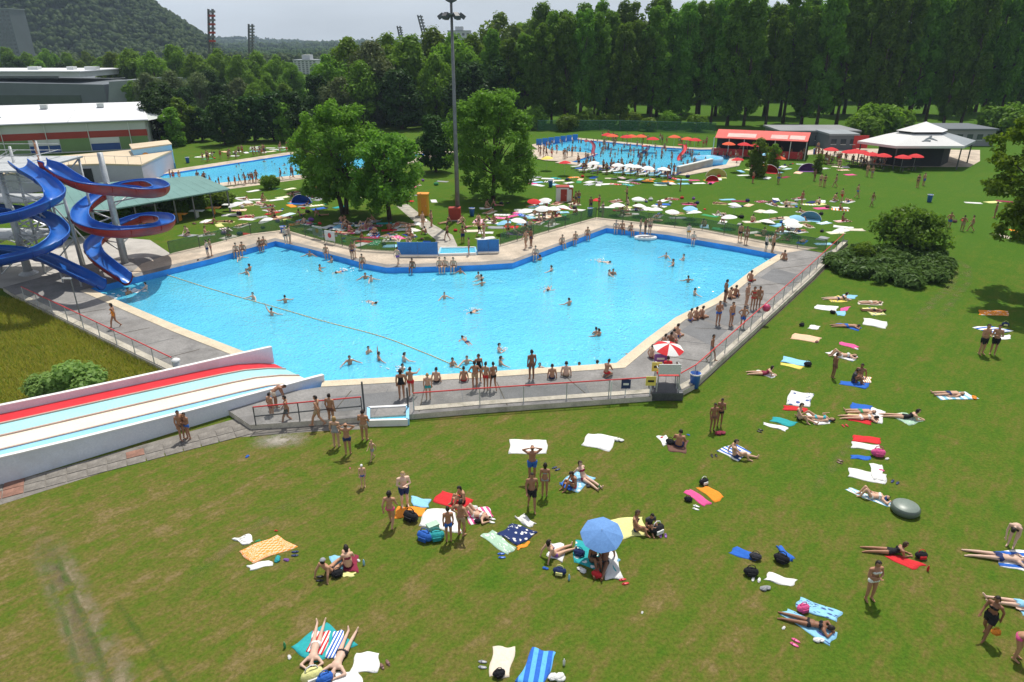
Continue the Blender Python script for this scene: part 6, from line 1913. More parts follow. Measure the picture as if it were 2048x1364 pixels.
T([(986, 1293), (1031, 1295), (1018, 1356), (978, 1353)], 'cream', 'towel', 'cream towel with a black bag on its lower end', wr=.03); bag(at(998, 1352), 'black', .36, 'black bag on the lower end of the cream towel')
T([(1066, 1296), (1113, 1306), (1088, 1372), (1032, 1366)], 'blue', 'towel_blues', 'two tone blue striped towel beside the cream towel', sub=(10, 8)); bag(at(1110, 1356), 'white', .50, 'white and blue heap on the two tone blue towel', 'heap')
bag(at(494, 914), 'blue', .22, 'small blue bundle alone in the grass by the slide path', 'heap'); bag(at(1284, 1226), 'white', .12, 'tiny white wrapper alone in the grass', 'heap'); bag(at(700, 937), 'pink', .10, 'tiny pink wrapper in the grass by the small child', 'heap')
# round green pop-up tent bag
t = empty('folded_tent', at(1809, 1024), 'round grey green folded pop up tent on the lawn', 'tent')
o = MB().lathe([(0, .02), (.48, .02), (.56, .12), (.56, .26), (.50, .34)], 20).obj('tent_disc', M['plastic'], t, True); o.color = (.10, .13, .11, 1)
o = MB().lathe([(.50, .34), (.40, .40), (.20, .44), (0, .45)], 20).obj('tent_top', M['plastic'], t, True); o.color = (.17, .21, .18, 1)
# --- right lawn beside the pool fence
T([(1653, 595), (1679, 592), (1697, 604), (1662, 605)], 'yellow', 'towel_print2', 'colourful printed towel nearest the juniper bed'); T([(1685, 589), (1715, 591), (1709, 598), (1682, 597)], 'lightblue', 'towel', 'light blue towel in the shade edge of the juniper bed')
T([(1716, 602), (1766, 604), (1764, 611), (1716, 609)], 'cream', 'towel', 'cream towel with a sunbather below the juniper bed')
T([(1627, 617), (1633, 610), (1677, 613), (1671, 624)], 'white', 'towel_cross', 'white towel with blue border by a black bag'); T([(1682, 616), (1701, 613), (1693, 622), (1680, 622)], 'pink', 'towel', 'salmon pink towel beside the white bordered one'); T([(1671, 624), (1692, 621), (1690, 632), (1675, 631)], 'lightblue', 'towel', 'light aqua towel beside a black bag'); bag(at(1665, 627), 'black', .36, 'black bag between white and aqua towels')
T([(1724, 616), (1752, 615), (1773, 630), (1745, 631)], 'paleyellow', 'towel_print2', 'yellow and black towel below the cream one')
bag(at(1603, 652), 'black', .36, 'black bag beside the small white towel'); T([(1622, 650), (1641, 653), (1634, 660), (1615, 657)], 'white', 'towel', 'small white towel next to the black bag')
T([(1668, 649), (1680, 646), (1723, 655), (1716, 662)], 'blue', 'towel', 'blue towel under a sunbather beside the big white towel'); T([(1728, 636), (1775, 644), (1772, 658), (1726, 649)], 'white', 'towel', 'big plain white towel on the right lawn')
T([(1589, 666), (1643, 676), (1635, 686), (1580, 677)], 'peach', 'towel', 'peach coloured mat on the right lawn'); bag(at(1634, 684), 'brown', .34, 'brown heap at the end of the peach mat', 'heap')
T([(1682, 683), (1718, 693), (1712, 699), (1677, 688)], 'pink', 'towel', 'narrow salmon mat with white end'); bag(at(1712, 698), 'white', .26, 'white heap at the end of the salmon mat', 'heap')
T([(1650, 706), (1668, 702), (1716, 714), (1706, 724)], 'white', 'towel_print2', 'white and black towel under a sunbather on the right lawn')
T([(1568, 713), (1621, 724), (1609, 733), (1562, 724)], 'lightblue', 'towel', 'light blue mat lying against a yellow one'); T([(1562, 725), (1609, 734), (1600, 739), (1560, 729)], 'yellow', 'towel', 'yellow mat lying against a light blue one'); bag(at(1615, 732), 'black', .42, 'black bag at the end of the yellow mat')
T([(1504, 744), (1518, 740), (1554, 750), (1545, 757)], 'white', 'towel', 'white towel under a sunbather near the lifeguard post')
T([(1682, 762), (1741, 766), (1732, 778), (1679, 768)], 'blue', 'towel', 'bright blue mat with two dark clad bathers'); T([(1723, 753), (1743, 755), (1741, 766), (1726, 765)], 'orange', 'towel_stripe', 'orange and white towel behind the bright blue mat')
T([(1581, 781), (1627, 789), (1618, 815), (1571, 809)], 'white', 'towel_print2', 'white towel with blue picture above a red cloth'); T([(1568, 811), (1616, 816), (1613, 824), (1566, 820)], 'red', 'towel', 'red cloth below the picture towel')
T([(1548, 834), (1597, 845), (1580, 854), (1540, 842)], 'teal', 'towel', 'deep blue green mat beside a white one'); T([(1527, 845), (1577, 855), (1571, 863), (1528, 850)], 'white', 'towel', 'white mat beside the deep blue green one'); T([(1612, 826), (1650, 836), (1662, 848), (1630, 850)], 'white', 'towel_print', 'white towel under a sunbather with raised arm'); bag(at(1657, 842), 'lightblue', .24, 'light blue heap at the head of a sunbather', 'heap')
T([(1703, 806), (1744, 812), (1741, 822), (1700, 818)], 'blue', 'towel', 'bright blue towel above a sunbather'); T([(1741, 814), (1770, 824), (1763, 848), (1742, 843)], 'white', 'towel', 'white sheet at the heads of two sunbathers'); T([(1694, 833), (1744, 842), (1741, 850), (1695, 840)], 'red', 'towel', 'red towel under a sunbather on the right lawn'); T([(1695, 820), (1742, 824), (1742, 834), (1696, 831)], 'paleyellow', 'towel', 'lime towel between blue and red towels')
T([(1778, 828), (1812, 826), (1846, 842), (1818, 852)], 'palegreen', 'towel_print', 'green and white towel under a dark clad sunbather')
T([(1866, 783), (1930, 784), (1958, 798), (1880, 800)], 'lightblue', 'towel_stripe', 'light blue towel with two sunbathers near the lawn edge'); bag(at(1948, 797), 'orange', .40, 'orange and white heap at the end of the light blue towel', 'heap')
T([(1958, 620), (2017, 622), (2017, 632), (1958, 630)], 'orange', 'towel_print', 'orange printed towel in the shade of the hanging boughs'); T([(1943, 655), (1980, 652), (2028, 662), (1990, 668)], 'blue', 'towel_cross', 'blue and white towel behind two tall men'); T([(1985, 672), (2020, 670), (2022, 678), (1988, 680)], 'white', 'towel', 'white green towel beside two tall men'); bag(at(2010, 652), 'navy', .40, 'navy bag in the tree shade', second='paleyellow')

SANDAL = MB(); 
for sx in (-.09, .09):
    SANDAL.ell((sx, rng_t.uniform(-.06, .06), .02), (.05, .135, .02), 8, 5); SANDAL.tube([(sx - .05, -.02, .02), (sx, -.06, .07), (sx + .05, -.02, .02)], .012, 4)
SANDAL = SANDAL.mesh('sandals', [M['plastic']], True)
BOTTLE = MB().lathe([(0, 0), (.035, 0), (.038, .15), (.014, .20), (.014, .23), (0, .23)], 8).mesh('bottle', [M['plastic']], True)
for px, py, what, c, near_ in [(590, 1108, 'sandals', 'navy', 'the peach checked blanket'), (640, 1158, 'sandals', 'black', 'the light blue towel and lime towel'), (728, 1130, 'bottle', 'lightblue', 'the maroon towel'), (930, 1062, 'bottle', 'orange', 'the pinkish blanket'), (984, 1042, 'sandals', 'white', 'the hot pink towel'), (1003, 1112, 'sandals', 'blue', 'the pale green blanket'), (1112, 938, 'sandals', 'navy', 'the two sitting bathers blanket'), (1198, 978, 'bottle', 'green', 'the light blue blanket'), (1248, 1164, 'sandals', 'red', 'the parasol mat'), (1138, 1160, 'bottle', 'lightblue', 'the dark striped bag'), (1326, 1072, 'sandals', 'purple', 'the big black backpack'), (1392, 1016, 'sandals', 'white', 'the pink mat'), (1428, 912, 'sandals', 'black', 'the blue striped towel'), (1512, 1160, 'sandals', 'white', 'the black bag below the blue mat'), (1756, 1102, 'sandals', 'black', 'the vivid red towel'), (1855, 1142, 'bottle', 'red', 'the vivid red towel end'), (1590, 1286, 'sandals', 'pink', 'the lower printed towel'), (1770, 1002, 'bottle', 'blue', 'the folded tent'), (1680, 924, 'sandals', 'brown', 'the narrow blue mat'), (1790, 965, 'sandals', 'navy', 'the crossed white towels'), (1520, 862, 'sandals', 'black', 'the white and blue green mats'), (1690, 852, 'sandals', 'red', 'the red towel of two sunbathers'), (770, 1330, 'sandals', 'brown', 'the lower plain white towel'), (570, 1296, 'bottle', 'green', 'the sea green blanket corner'), (965, 1330, 'sandals', 'grey', 'the cream towel'), (1128, 1330, 'bottle', 'white', 'the two tone blue towel')]:
    o = link(what, SANDAL if what == 'sandals' else BOTTLE, None, at(px, py)); o.color = (*C[c], 1); o.rotation_euler = (0, 0, rng_t.uniform(0, 6)); o.scale = (1.15,) * 3
    tag(o, f"{'pair of ' if what == 'sandals' else 'small '}{cn(c)} {what} in the grass beside {near_}", what)
# --- people of the near meadow  (pose, px, py, heading, wear, colour, ...)
def pp(pose_name, px, py, face, wear, col, where, z=0.0, **k):
    return person(pose_name, at(px, py, z), face, wear, col, where, **k)
G = 'on the near lawn'
pp('walk', 783, 1053, 175, 'briefs', 'pink', 'beside the orange towel', h=.98, female=True, skin=3)
pp('stand_fold', 810, 1012, 20, 'long_trunks', 'navy', 'behind the orange towel', h=1.0, skin=5, hair='fair')
pp('stand', 898, 1083, 190, 'trunks', 'blue', 'on the edge of the pinkish blanket', h=.95, skin=2)
pp('stand_hips', 923, 1071, 150, 'trunks', 'tan', 'next to the pinkish blanket', h=.98, skin=3)
pp('sit_knees', 926, 1004, -60, 'bikini', 'black', 'on the red blanket', skin=3)
pp('lie_knee', 950, 1032, -115, 'bikini', 'white', 'on the hot pink towel', skin=1)
pp('stand', 727, 973, 10, 'trunks', 'blue', 'alone on the grass', h=.66, cap='white', skin=1)
pp('walk', 746, 919, -30, 'trunks', 'grey', 'below the foot basin', h=.62, hair='fair', skin=1)
pp('stand_head', 697, 909, 185, 'trunks', 'navy', 'below the slide path', h=.98, skin=3)
pp('stand', 674, 894, 175, 'swimsuit', 'grey', 'below the slide path', h=.96, hair='fair', skin=1)
pp('stand_fold', 730, 881, 170, 'trunks', 'tan', 'beside the foot basin', h=.98, skin=3)
pp('sit_lean', 660, 1146, 150, 'trunks', 'black', 'beside the light blue towel', cap='grey', skin=3)
pp('sit_knees', 697, 1134, -160, 'bikini', 'maroon', 'on the maroon towel', skin=1)
pp('stand_head', 1064, 957, 185, 'long_trunks', 'blue', 'below the faint print towel', h=.98, skin=2)
pp('walk', 1063, 1018, 5, 'long_trunks', 'black', 'towards the windowpane blanket', h=1.04, skin=2)
pp('stand', 1089, 993, 175, 'bikini', 'grey', 'near the light blue blanket', h=.97, skin=2)
pp('sit_knees', 1148, 974, -60, 'bikini', 'red', 'on the light blue blanket', skin=2)
pp('sit_lean', 1168, 960, 40, 'bikini', 'maroon', 'at the back of the light blue blanket', hair='brown', skin=5)
pp('sit_lean', 1108, 1112, 120, 'bikini', 'purple', 'left of the blue parasol', skin=1)
pp('sit_knees', 1186, 1122, 15, 'swimsuit', 'dark', 'in the shade of the blue parasol', skin=4)
pp('sit_lean', 1208, 1126, -20, 'trunks', 'dark', 'in the shade of the blue parasol', skin=4)
pp('sit_side', 1272, 1060, 60, 'bikini', 'navy', 'on the pale yellow blanket', skin=2, hair='brown')
pp('sit_knees', 1298, 1058, 20, 'shirt', 'dark', 'beside the big black backpack', skin=3)
pp('sit_knees', 1357, 893, 150, 'trunks', 'navy', 'on the brown towel', skin=2)
pp('sit_side', 1470, 914, 75, 'trunks', 'navy', 'on the blue striped towel', skin=1)
pp('stand', 1424, 861, 10, 'trunks', 'brown', 'beside a heap of clothes', h=.90, skin=4)
pp('stand_fold', 1438, 852, -20, 'trunks', 'black', 'beside a heap of clothes', h=.92, skin=4)
pp('lie_knee', 1742, 995, -106, 'bikini', 'white', 'on the light blue striped towel', skin=1)
pp('lie_prop', 1778, 1106, -100, 'swimsuit', 'black', 'on the vivid red towel', skin=2, hair='brown')
pp('stand_fold', 1737, 1200, 10, 'bikini', 'white', 'between the red towel and printed towels', h=1.0, skin=2)
pp('lie_front', 1618, 1250, -114, 'bikini', 'black', 'on the lower printed towel', skin=4)
pp('bend', 2020, 1094, -50, 'trunks', 'black', 'beside the blue and white towel', h=1.02, skin=5)
pp('lie_front', 2000, 1118, -105, 'trunks', 'navy', 'on the blue and white towel', h=1.05, skin=5)
pp('lie_back', 2042, 1213, -106, 'trunks', 'lightblue', 'on the light blue towel', h=1.05, skin=5)
pp('walk', 1968, 1274, -60, 'skirt', 'black', 'across the lawn with an orange bag', h=1.0, skin=4, extra='black')
bag(at(1990, 1268, .55), 'orange', .30, 'orange bag carried by the walking woman in black')
pp('bend', 2030, 1318, 40, 'bikini', 'pink', 'at the lawn corner', h=1.0, skin=3)
pp('lie_arms_up', 632, 1295, 185, 'briefs', 'white', 'on the red striped towel', skin=5, female=False)
pp('lie_arms_up', 684, 1312, 172, 'briefs', 'black', 'on the blue striped towel', skin=5)
# right lawn
pp('lie_prop', 1676, 599, -95, 'bikini', 'navy', 'on the colourful printed towel'); pp('lie_back', 1742, 607, -92, 'trunks', 'cream', 'on the cream towel', skin=1)
pp('lie_back', 1748, 623, -98, 'trunks', 'black', 'on the yellow and black towel', skin=4); pp('lie_front', 1694, 654, -98, 'trunks', 'blue', 'beside the big white towel', skin=3)
pp('lie_knee', 1682, 713, -98, 'bikini', 'white', 'on the white and black towel', skin=1); pp('stand', 1665, 756, 95, 'trunks', 'brown', 'between towels on the right lawn', h=.92, skin=4)
pp('lie_prop', 1526, 749, -98, 'swimsuit', 'maroon', 'on towel near lifeguard post', skin=1)
pp('sit_knees', 1706, 764, 60, 'shirt', 'dark', 'on the bright blue mat', skin=4); pp('sit_lean', 1719, 757, -30, 'trunks', 'navy', 'on the orange and white towel', skin=4)
pp('sit_side', 1598, 838, 40, 'bikini', 'black', 'beside the deep blue green mat', skin=1); pp('lie_reach', 1632, 838, -110, 'bikini', 'aqua', 'beside the picture towel', skin=1)
pp('lie_back', 1722, 826, -98, 'trunks', 'green', 'on the lime towel', skin=1); pp('lie_front', 1722, 838, -98, 'bikini', 'white', 'on the red towel of the right lawn', skin=1)
pp('lie_prop', 1808, 836, -102, 'swimsuit', 'black', 'on the green and white towel', skin=1)
pp('lie_back', 1898, 790, -94, 'trunks', 'navy', 'on towel near the lawn edge', skin=1)
pp('stand_fold', 1961, 709, 15, 'long_trunks', 'black', 'on the right lawn beside a friend', h=1.18, skin=3); pp('stand_fold', 1984, 709, -35, 'long_trunks', 'black', 'on the right lawn, shorter of two', h=1.16, skin=3)
# deck
DK = 'on the pool deck'
Z = ZD + .03
pp('stand', 1063, 759, 200, 'trunks', 'brown', 'on the near pool edge', Z, h=1.06, skin=4)
for px, py, c, f in ((1104, 757, 'navy', 180), (1132, 752, 'tan', 175), (873, 764, 'black', 170), (928, 762, 'red', 185)):
    pp('sit_edge', px, py, f, 'trunks', c, 'on the near pool edge', Z - .03)
pp('kneel', 1213, 752, 140, 'trunks', 'red', 'on the near pool edge', Z)
pp('stand', 804, 797, 195, 'swimsuit', 'black', 'on the near deck by the rail', ZD, skin=2); pp('stand_point', 823, 792, 170, 'trunks', 'red', 'on the near deck by the rail', ZD, skin=3)
pp('stand', 857, 799, 185, 'trunks', 'teal', 'on the near deck by the rail', ZD, h=.9, hair='fair', skin=1)
pp('stand_hips', 950, 779, 190, 'trunks', 'tan', 'in the group on the near deck', ZD, skin=2); pp('stand', 958, 764, 20, 'swimsuit', 'black', 'in the group on the near deck', Z, skin=2); pp('stand', 972, 781, 160, 'trunks', 'red', 'in the group on the near deck', ZD, skin=3); pp('walk', 987, 781, 200, 'trunks', 'black', 'in the group on the near deck', ZD, skin=2)
for px, py, c in ((1380, 641, 'blue'), (1391, 638, 'brown'), (1403, 636, 'brown'), (1353, 673, 'blue'), (1340, 690, 'brown'), (1328, 694, 'black'), (1302, 716, 'maroon'), (1470, 593, 'navy'), (1459, 597, 'black'), (1500, 562, 'red'), (1567, 520, 'tan'), (1346, 684, 'red')):
    pp('sit_edge', px, py, 125 + rng_t.uniform(-25, 25), 'trunks', c, 'on the right pool edge', Z - .03)
pp('stand_fold', 1435, 650, 10, 'trunks', 'blue', 'on the right deck', ZD, skin=2); pp('stand', 1461, 652, 30, 'trunks', 'blue', 'on the right deck near the pink ball', ZD, skin=3); pp('stand_hips', 1484, 655, -10, 'long_trunks', 'blue', 'on the right deck by the red rail', ZD, h=.9, skin=3)
pp('stand', 1492, 611, 40, 'trunks', 'cream', 'in the trio on the right deck', ZD, skin=1); pp('stand_fold', 1504, 619, 0, 'bikini', 'red', 'in the trio on the right deck', ZD, skin=2); pp('stand', 1515, 618, -30, 'trunks', 'tan', 'in the trio on the right deck', ZD, skin=2)
pp('stand', 1449, 605, 100, 'trunks', 'black', 'on the right pool edge', Z, h=1.02, skin=4); pp('walk', 1421, 722, 60, 'trunks', 'grey', 'by the red rail of the right deck', ZD, skin=2)
pp('walk', 233, 655, -75, 'swimsuit', 'orange', 'alone on the dark left deck', ZD, h=1.0, skin=2, label='woman in orange dress walking alone on the dark left deck')
pp('bend', 553, 815, 130, 'trunks', 'cream', 'at the end of the racing slide', ZD, skin=2); pp('stand', 545, 838, 150, 'trunks', 'maroon', 'at the end of the racing slide', .03, h=.88, skin=3)
pp('walk', 577, 850, -80, 'trunks', 'black', 'along the slide path', .03, h=.97, skin=2); pp('walk', 638, 852, -100, 'trunks', 'tan', 'along the slide path', .03, skin=3); pp('stand', 664, 848, 160, 'trunks', 'brown', 'along the slide path', .03, h=1.0, skin=3)
pp('stand', 366, 880, 60, 'trunks', 'brown', 'leaning by the racing slide wall', .03, h=.95, skin=2); pp('stand_fold', 378, 878, -30, 'trunks', 'blue', 'beside the racing slide wall', .03, h=.86, skin=2)
# far rim
FR = 'on the far pool edge'
for px, py, c in ((1124, 487, 'tan'), (1151, 480, 'navy'), (1175, 471, 'red'), (1232, 457, 'black'), (1244, 458, 'maroon'), (1261, 462, 'navy'), (1387, 480, 'red'), (529, 491, 'brown'), (520, 493, 'black'), (486, 502, 'navy'), (473, 504, 'black'), (652, 507, 'tan'), (725, 527, 'brown'), (879, 534, 'black'), (891, 534, 'black'), (907, 534, 'black'), (825, 536, 'teal'), (1071, 510, 'navy')):
    pp('sit_edge', px, py, rng_t.uniform(-25, 25), 'trunks', c, FR, ZD + .005)
for px, py, c, ps in ((417, 514, 'navy', 'stand_hips'), (424, 512, 'red', 'stand'), (573, 488, 'black', 'stand'), (581, 487, 'tan', 'stand'), (705, 519, 'navy', 'stand'), (711, 516, 'white', 'stand_fold'), (796, 531, 'purple', 'walk'), (938, 510, 'navy', 'stand'), (1052, 497, 'tan', 'walk'), (1062, 493, 'navy', 'stand'), (1280, 468, 'navy', 'stand'), (1290, 469, 'black', 'stand_fold'), (1299, 470, 'maroon', 'stand'), (1376, 479, 'orange', 'stand'), (1479, 483, 'black', 'walk'), (1491, 488, 'tan', 'stand'), (1531, 503, 'black', 'long'), (1544, 506, 'black', 'long')):
    pp('stand' if ps == 'long' else ps, px, py, rng_t.uniform(-180, 180), 'long_trunks' if ps == 'long' else 'trunks', c, 'on the beige far deck', ZD + .005, h=rng_t.uniform(.9, 1.03))
for px, py in ((25, 331), (74, 330), (131, 322)):
    q = Vector((tx + {25: -4.5, 74: -1.0, 131: 2.6}[px], ty - .4, 9.17))
    person('stand', q, 180 + px, 'trunks', {25: 'red', 74: 'black', 131: 'white'}[px], 'waiting on the slide tower platform', h=.9)
# swimmers: (px, py of the waterline)
sw = [(494, 548), (500, 541), (507, 598), (571, 605), (664, 524), (731, 557), (743, 563), (741, 604), (889, 597), (921, 546), (957, 556), (964, 571), (544, 630), (257, 588), (293, 578), (700, 728), (737, 706), (758, 720), (809, 722), (905, 731), (934, 727), (934, 684), (998, 703), (1001, 729),
      (963, 560), (1098, 576), (1103, 542), (1138, 610), (1192, 668), (1198, 671), (1218, 550), (1226, 549), (1332, 516), (1346, 531), (1367, 520), (1376, 564), (1389, 590), (1080, 520), (1079, 741), (1158, 741), (1194, 738), (1275, 712), (1538, 532), (805, 742), (950, 622), (682, 543), (1206, 524), (640, 500 + 40), (1500, 590 - 15), (398, 532), (480, 520), (620, 512)]
kinds = ['wade', 'wade_hug', 'wade', 'swim', 'wade_wave', 'wade_hug', 'wade']
SWC = ['navy', 'red', 'black', 'blue', 'teal', 'tan', 'maroon']
for i, (px, py) in enumerate(sw):
    k = 'swim' if (px, py) in ((950, 622), (682, 543), (1206, 524), (741, 604), (934, 684), (1098, 576)) else ('wade_wave' if (px, py) in ((544, 630), (758, 720)) else kinds[i % 3])
    p = at(px, py, ZW)
    z = ZW - .13 if k == 'swim' else ZW - rng_t.uniform(1.12, 1.27)
    person(k, (p.x, p.y, z), rng_t.uniform(0, 360), 'trunks', SWC[i % 7], 'in the main pool', h=1.0 if k != 'swim' else .97, hair='dark' if i % 5 else 'brown', skin=(1, 3, 5, 0)[i % 4])
t = empty('inflatable_boat', at(1291, 478, ZW), 'white inflatable with dark ends near the far pool wall', 'inflatable')
ring_pts = [(math.cos(a) * 1.0, math.sin(a) * .5, .14) for a in [2 * math.pi * k / 16 for k in range(17)]]
o = MB().tube(ring_pts, .16, 8, cap=False).obj('tube_ring', M['plastic'], t, True); o.color = (*C['white'], 1)
o = MB().ell((0, 0, .05), (.9, .42, .05), 12, 4).obj('boat_floor', M['plastic'], t, True); o.color = (*C['navy'], 1)
# splashes of the swimmers
M['foam'] = worn('foam', (.82, .86, .88), .05, 2, .6, 0)
for px, py, s in ((690, 541, 1.0), (800, 738, .8), (945, 620, .6), (1200, 521, .8), (1008, 698, .5), (742, 606, .5), (1092, 577, .5)):
    rg = random.Random(px); m_ = MB()
    for k in range(26):
        a, q = rg.uniform(0, 6.28), abs(rg.gauss(0, .45)) * s
        m_.ell((math.cos(a) * q * 1.5, math.sin(a) * q, rg.uniform(0, .22) * s * max(0, 1 - q)), (rg.uniform(.03, .12) * s, rg.uniform(.03, .12) * s, rg.uniform(.015, .05)), 6, 4)
    tag(m_.obj('splash', M['foam'], None, True, loc=at(px, py, ZW + .01)), kind='stuff')
for i, q in enumerate((Q1[-1], Q2[-1])):
    rg = random.Random(i); m_ = MB()
    for k in range(30):
        d = rg.random()
        m_.ell((rg.gauss(.3, .3) + d * .8, rg.gauss(-.2, .35) - d * .5, 0), (rg.uniform(.05, .22), rg.uniform(.05, .2), .02), 6, 4)
    tag(m_.obj('splash', M['foam'], None, True, loc=(q.x, q.y, ZW + .012)), kind='stuff')

# --- lifeguard post
p = at(1330, 792, 0)
lg = empty('lifeguard_post', p, 'dark lifeguard stand with steel chair at the near deck corner', 'lifeguard stand')
MB().box((0, 0, .26), (1.7, 1.2, .50)).obj('plinth', M['dark_steel'], lg, bevel=.05)
for sx in (-.55, .55):
    for sy in (-.4, .4):
        MB().tube([(sx * 1.1, sy * 1.1, .5), (sx, sy, 1.9)], .035, 6).obj('leg', M['steel'], lg)
MB().box((0, 0, 1.45), (1.2, .9, .06)).obj('seat', M['red_paint'], lg, bevel=.02)
MB().box((0, -.45, 1.85), (1.2, .06, .6)).obj('backrest', M['panel_white'], lg, bevel=.02)
for sx in (-.62, .62):
    MB().tube([(sx, -.45, 1.9), (sx, .4, 1.9), (sx, .45, 1.45)], .03, 6).obj('armrest', M['steel'], lg)
person('sit_edge', (p.x, p.y + .05, 1.48), 180, 'shirt', 'red', 'on the lifeguard chair', extra='black', skin=3)
q = at(1338, 778, ZD)
parasol((q.x, q.y + .9, ZD), 'red', .86, 2.35, R(8), R(-60), 'red and white parasol shading the lifeguard chair', None, True, 'white')
for px, py, hgt, w, colr, lab in ((1299, 791, 1.15, .55, 'yellow', 'yellow warning board at the lifeguard post'), (1309, 782, 1.75, .55, 'yellow', 'yellow sign above the warning board at the lifeguard post'), (1316, 770, 1.9, .7, 'purple', 'pale purple sign behind the lifeguard chair'), (1250, 792, 1.0, .5, 'navy', 'small dark blue sign on a white post by the near rail'), (1221, 795, 1.0, .10, 'white', 'slim white post by the near rail')):
    t = empty('sign_post', at(px, py, ZD), lab, 'sign')
    MB().tube([(0, 0, 0), (0, 0, hgt)], .03, 6).obj('post', M['white'], t)
    o = MB().box((0, -.04, hgt - .25), (w, .03, .55)).obj('sign_plate', M['plastic'], t, bevel=.008); o.color = (*C[colr], 1)
    if w > .2:
        o = MB().box((0, -.06, hgt - .25), (w * .6, .012, .12)).obj('pictogram', M['plastic'], t); o.color = (*C['black' if colr == 'yellow' else 'white'], 1)
bin_(1388, 775, 'blue litter bin with white rim by the lifeguard post', 0)
t = empty('beach_ball', at(1529, 640, ZD), 'raspberry red ball caught on the right pool fence', 'ball')
for k in range(6):
    vs, fs = [], []
    for j in range(7):
        th = math.pi * j / 6
        for i in range(4):
            a = 2 * math.pi * (k + i / 3) / 6
            vs.append((.28 * math.sin(th) * math.cos(a), .28 * math.sin(th) * math.sin(a), .9 + .28 * math.cos(th)))
    for j in range(6):
        for i in range(3): fs.append((j * 4 + i, j * 4 + i + 1, (j + 1) * 4 + i + 1, (j + 1) * 4 + i))
    o = MB().add(vs, fs).obj('ball_panel', M['plastic'], t, True); o.color = (.42, .03, .10, 1) if k % 2 else (.5, .06, .14, 1)
for px, py, lab in ((944, 432, 'blue litter bin right of the floodlight mast'), (1101, 374, 'blue litter bin beside the densest lawn tree'), (1180, 432, 'blue litter bin at the corner of the green pool fence'), (1858, 404, 'blue litter bin alone on the open right lawn'), (568, 470, 'blue litter bin by the green fence corner'), (1629, 308, 'blue litter bin in front of the snack bar'), (376, 326, 'blue litter bin beside the lap pool kiosk')):
    bin_(px, py, lab)

# ------------------------------------------------------------------ the far meadow
def rnd_in(poly, rg):
    x0, x1 = min(p.x for p in poly), max(p.x for p in poly); y0, y1 = min(p.y for p in poly), max(p.y for p in poly)
    while True:
        p = (rg.uniform(x0, x1), rg.uniform(y0, y1))
        if inside(p, poly): return Vector((p[0], p[1], 0))
TAKEN = []
for o in bpy.data.objects:
    if o.parent is None and o.get('category') in ('towel', 'person', 'bin', 'booth', 'cabinet'): TAKEN.append((o.location.x, o.location.y, .9))
def free(p, d):
    return all((p.x - a) ** 2 + (p.y - b) ** 2 > (d + r_) ** 2 * .5 for a, b, r_ in TAKEN)
TC = ['white'] * 13 + ['cream'] * 4 + ['grey'] * 2 + ['lightblue'] * 4 + ['blue'] * 3 + ['orange'] * 2 + ['red'] * 2 + ['pink'] * 2 + ['peach'] * 2 + ['paleyellow'] * 2 + ['green', 'teal', 'navy', 'maroon', 'purple', 'grey']
BC = ['black', 'navy', 'dark', 'blue', 'red', 'dark', 'green', 'purple', 'brown', 'white']
LP = ['lie_back', 'lie_front', 'lie_arms_up', 'lie_prop', 'lie_knee']
SP = ['sit_knees', 'sit_lean', 'sit_side', 'kneel']
regions = [
    ([(480, 384), (600, 372), (640, 400), (640, 455), (570, 452), (440, 482), (370, 478), (350, 458), (470, 420)], 58, 'on the sunny lawn right of the slides'),
    ([(585, 445), (850, 442), (860, 490), (790, 497), (722, 492), (640, 470)], 56, 'under the lawn trees behind pool'),
    ([(560, 375), (900, 356), (900, 402), (805, 404), (640, 430)], 26, 'behind the forked lawn tree'),
    ([(885, 445), (1000, 405), (1160, 408), (1180, 426), (1090, 456), (1000, 482), (925, 478)], 52, 'between floodlight mast and pool corner'),
    ([(1190, 398), (1700, 398), (1720, 455), (1660, 495), (1541, 478), (1404, 452), (1200, 428)], 84, 'on the white parasol lawn beyond the pool'),
    ([(1062, 354), (1440, 356), (1430, 370), (1062, 372)], 56, 'beside the children pool'),
    ([(1480, 325), (1690, 322), (1700, 350), (1470, 362)], 34, 'between children pool and cafe'),
    ([(380, 312), (590, 283), (600, 298), (400, 322)], 24, 'on the far lawn behind the lap pool'),
    ([(1890, 402), (2048, 388), (2048, 478), (1900, 462)], 14, 'near the hanging boughs')]
rg = random.Random(42)
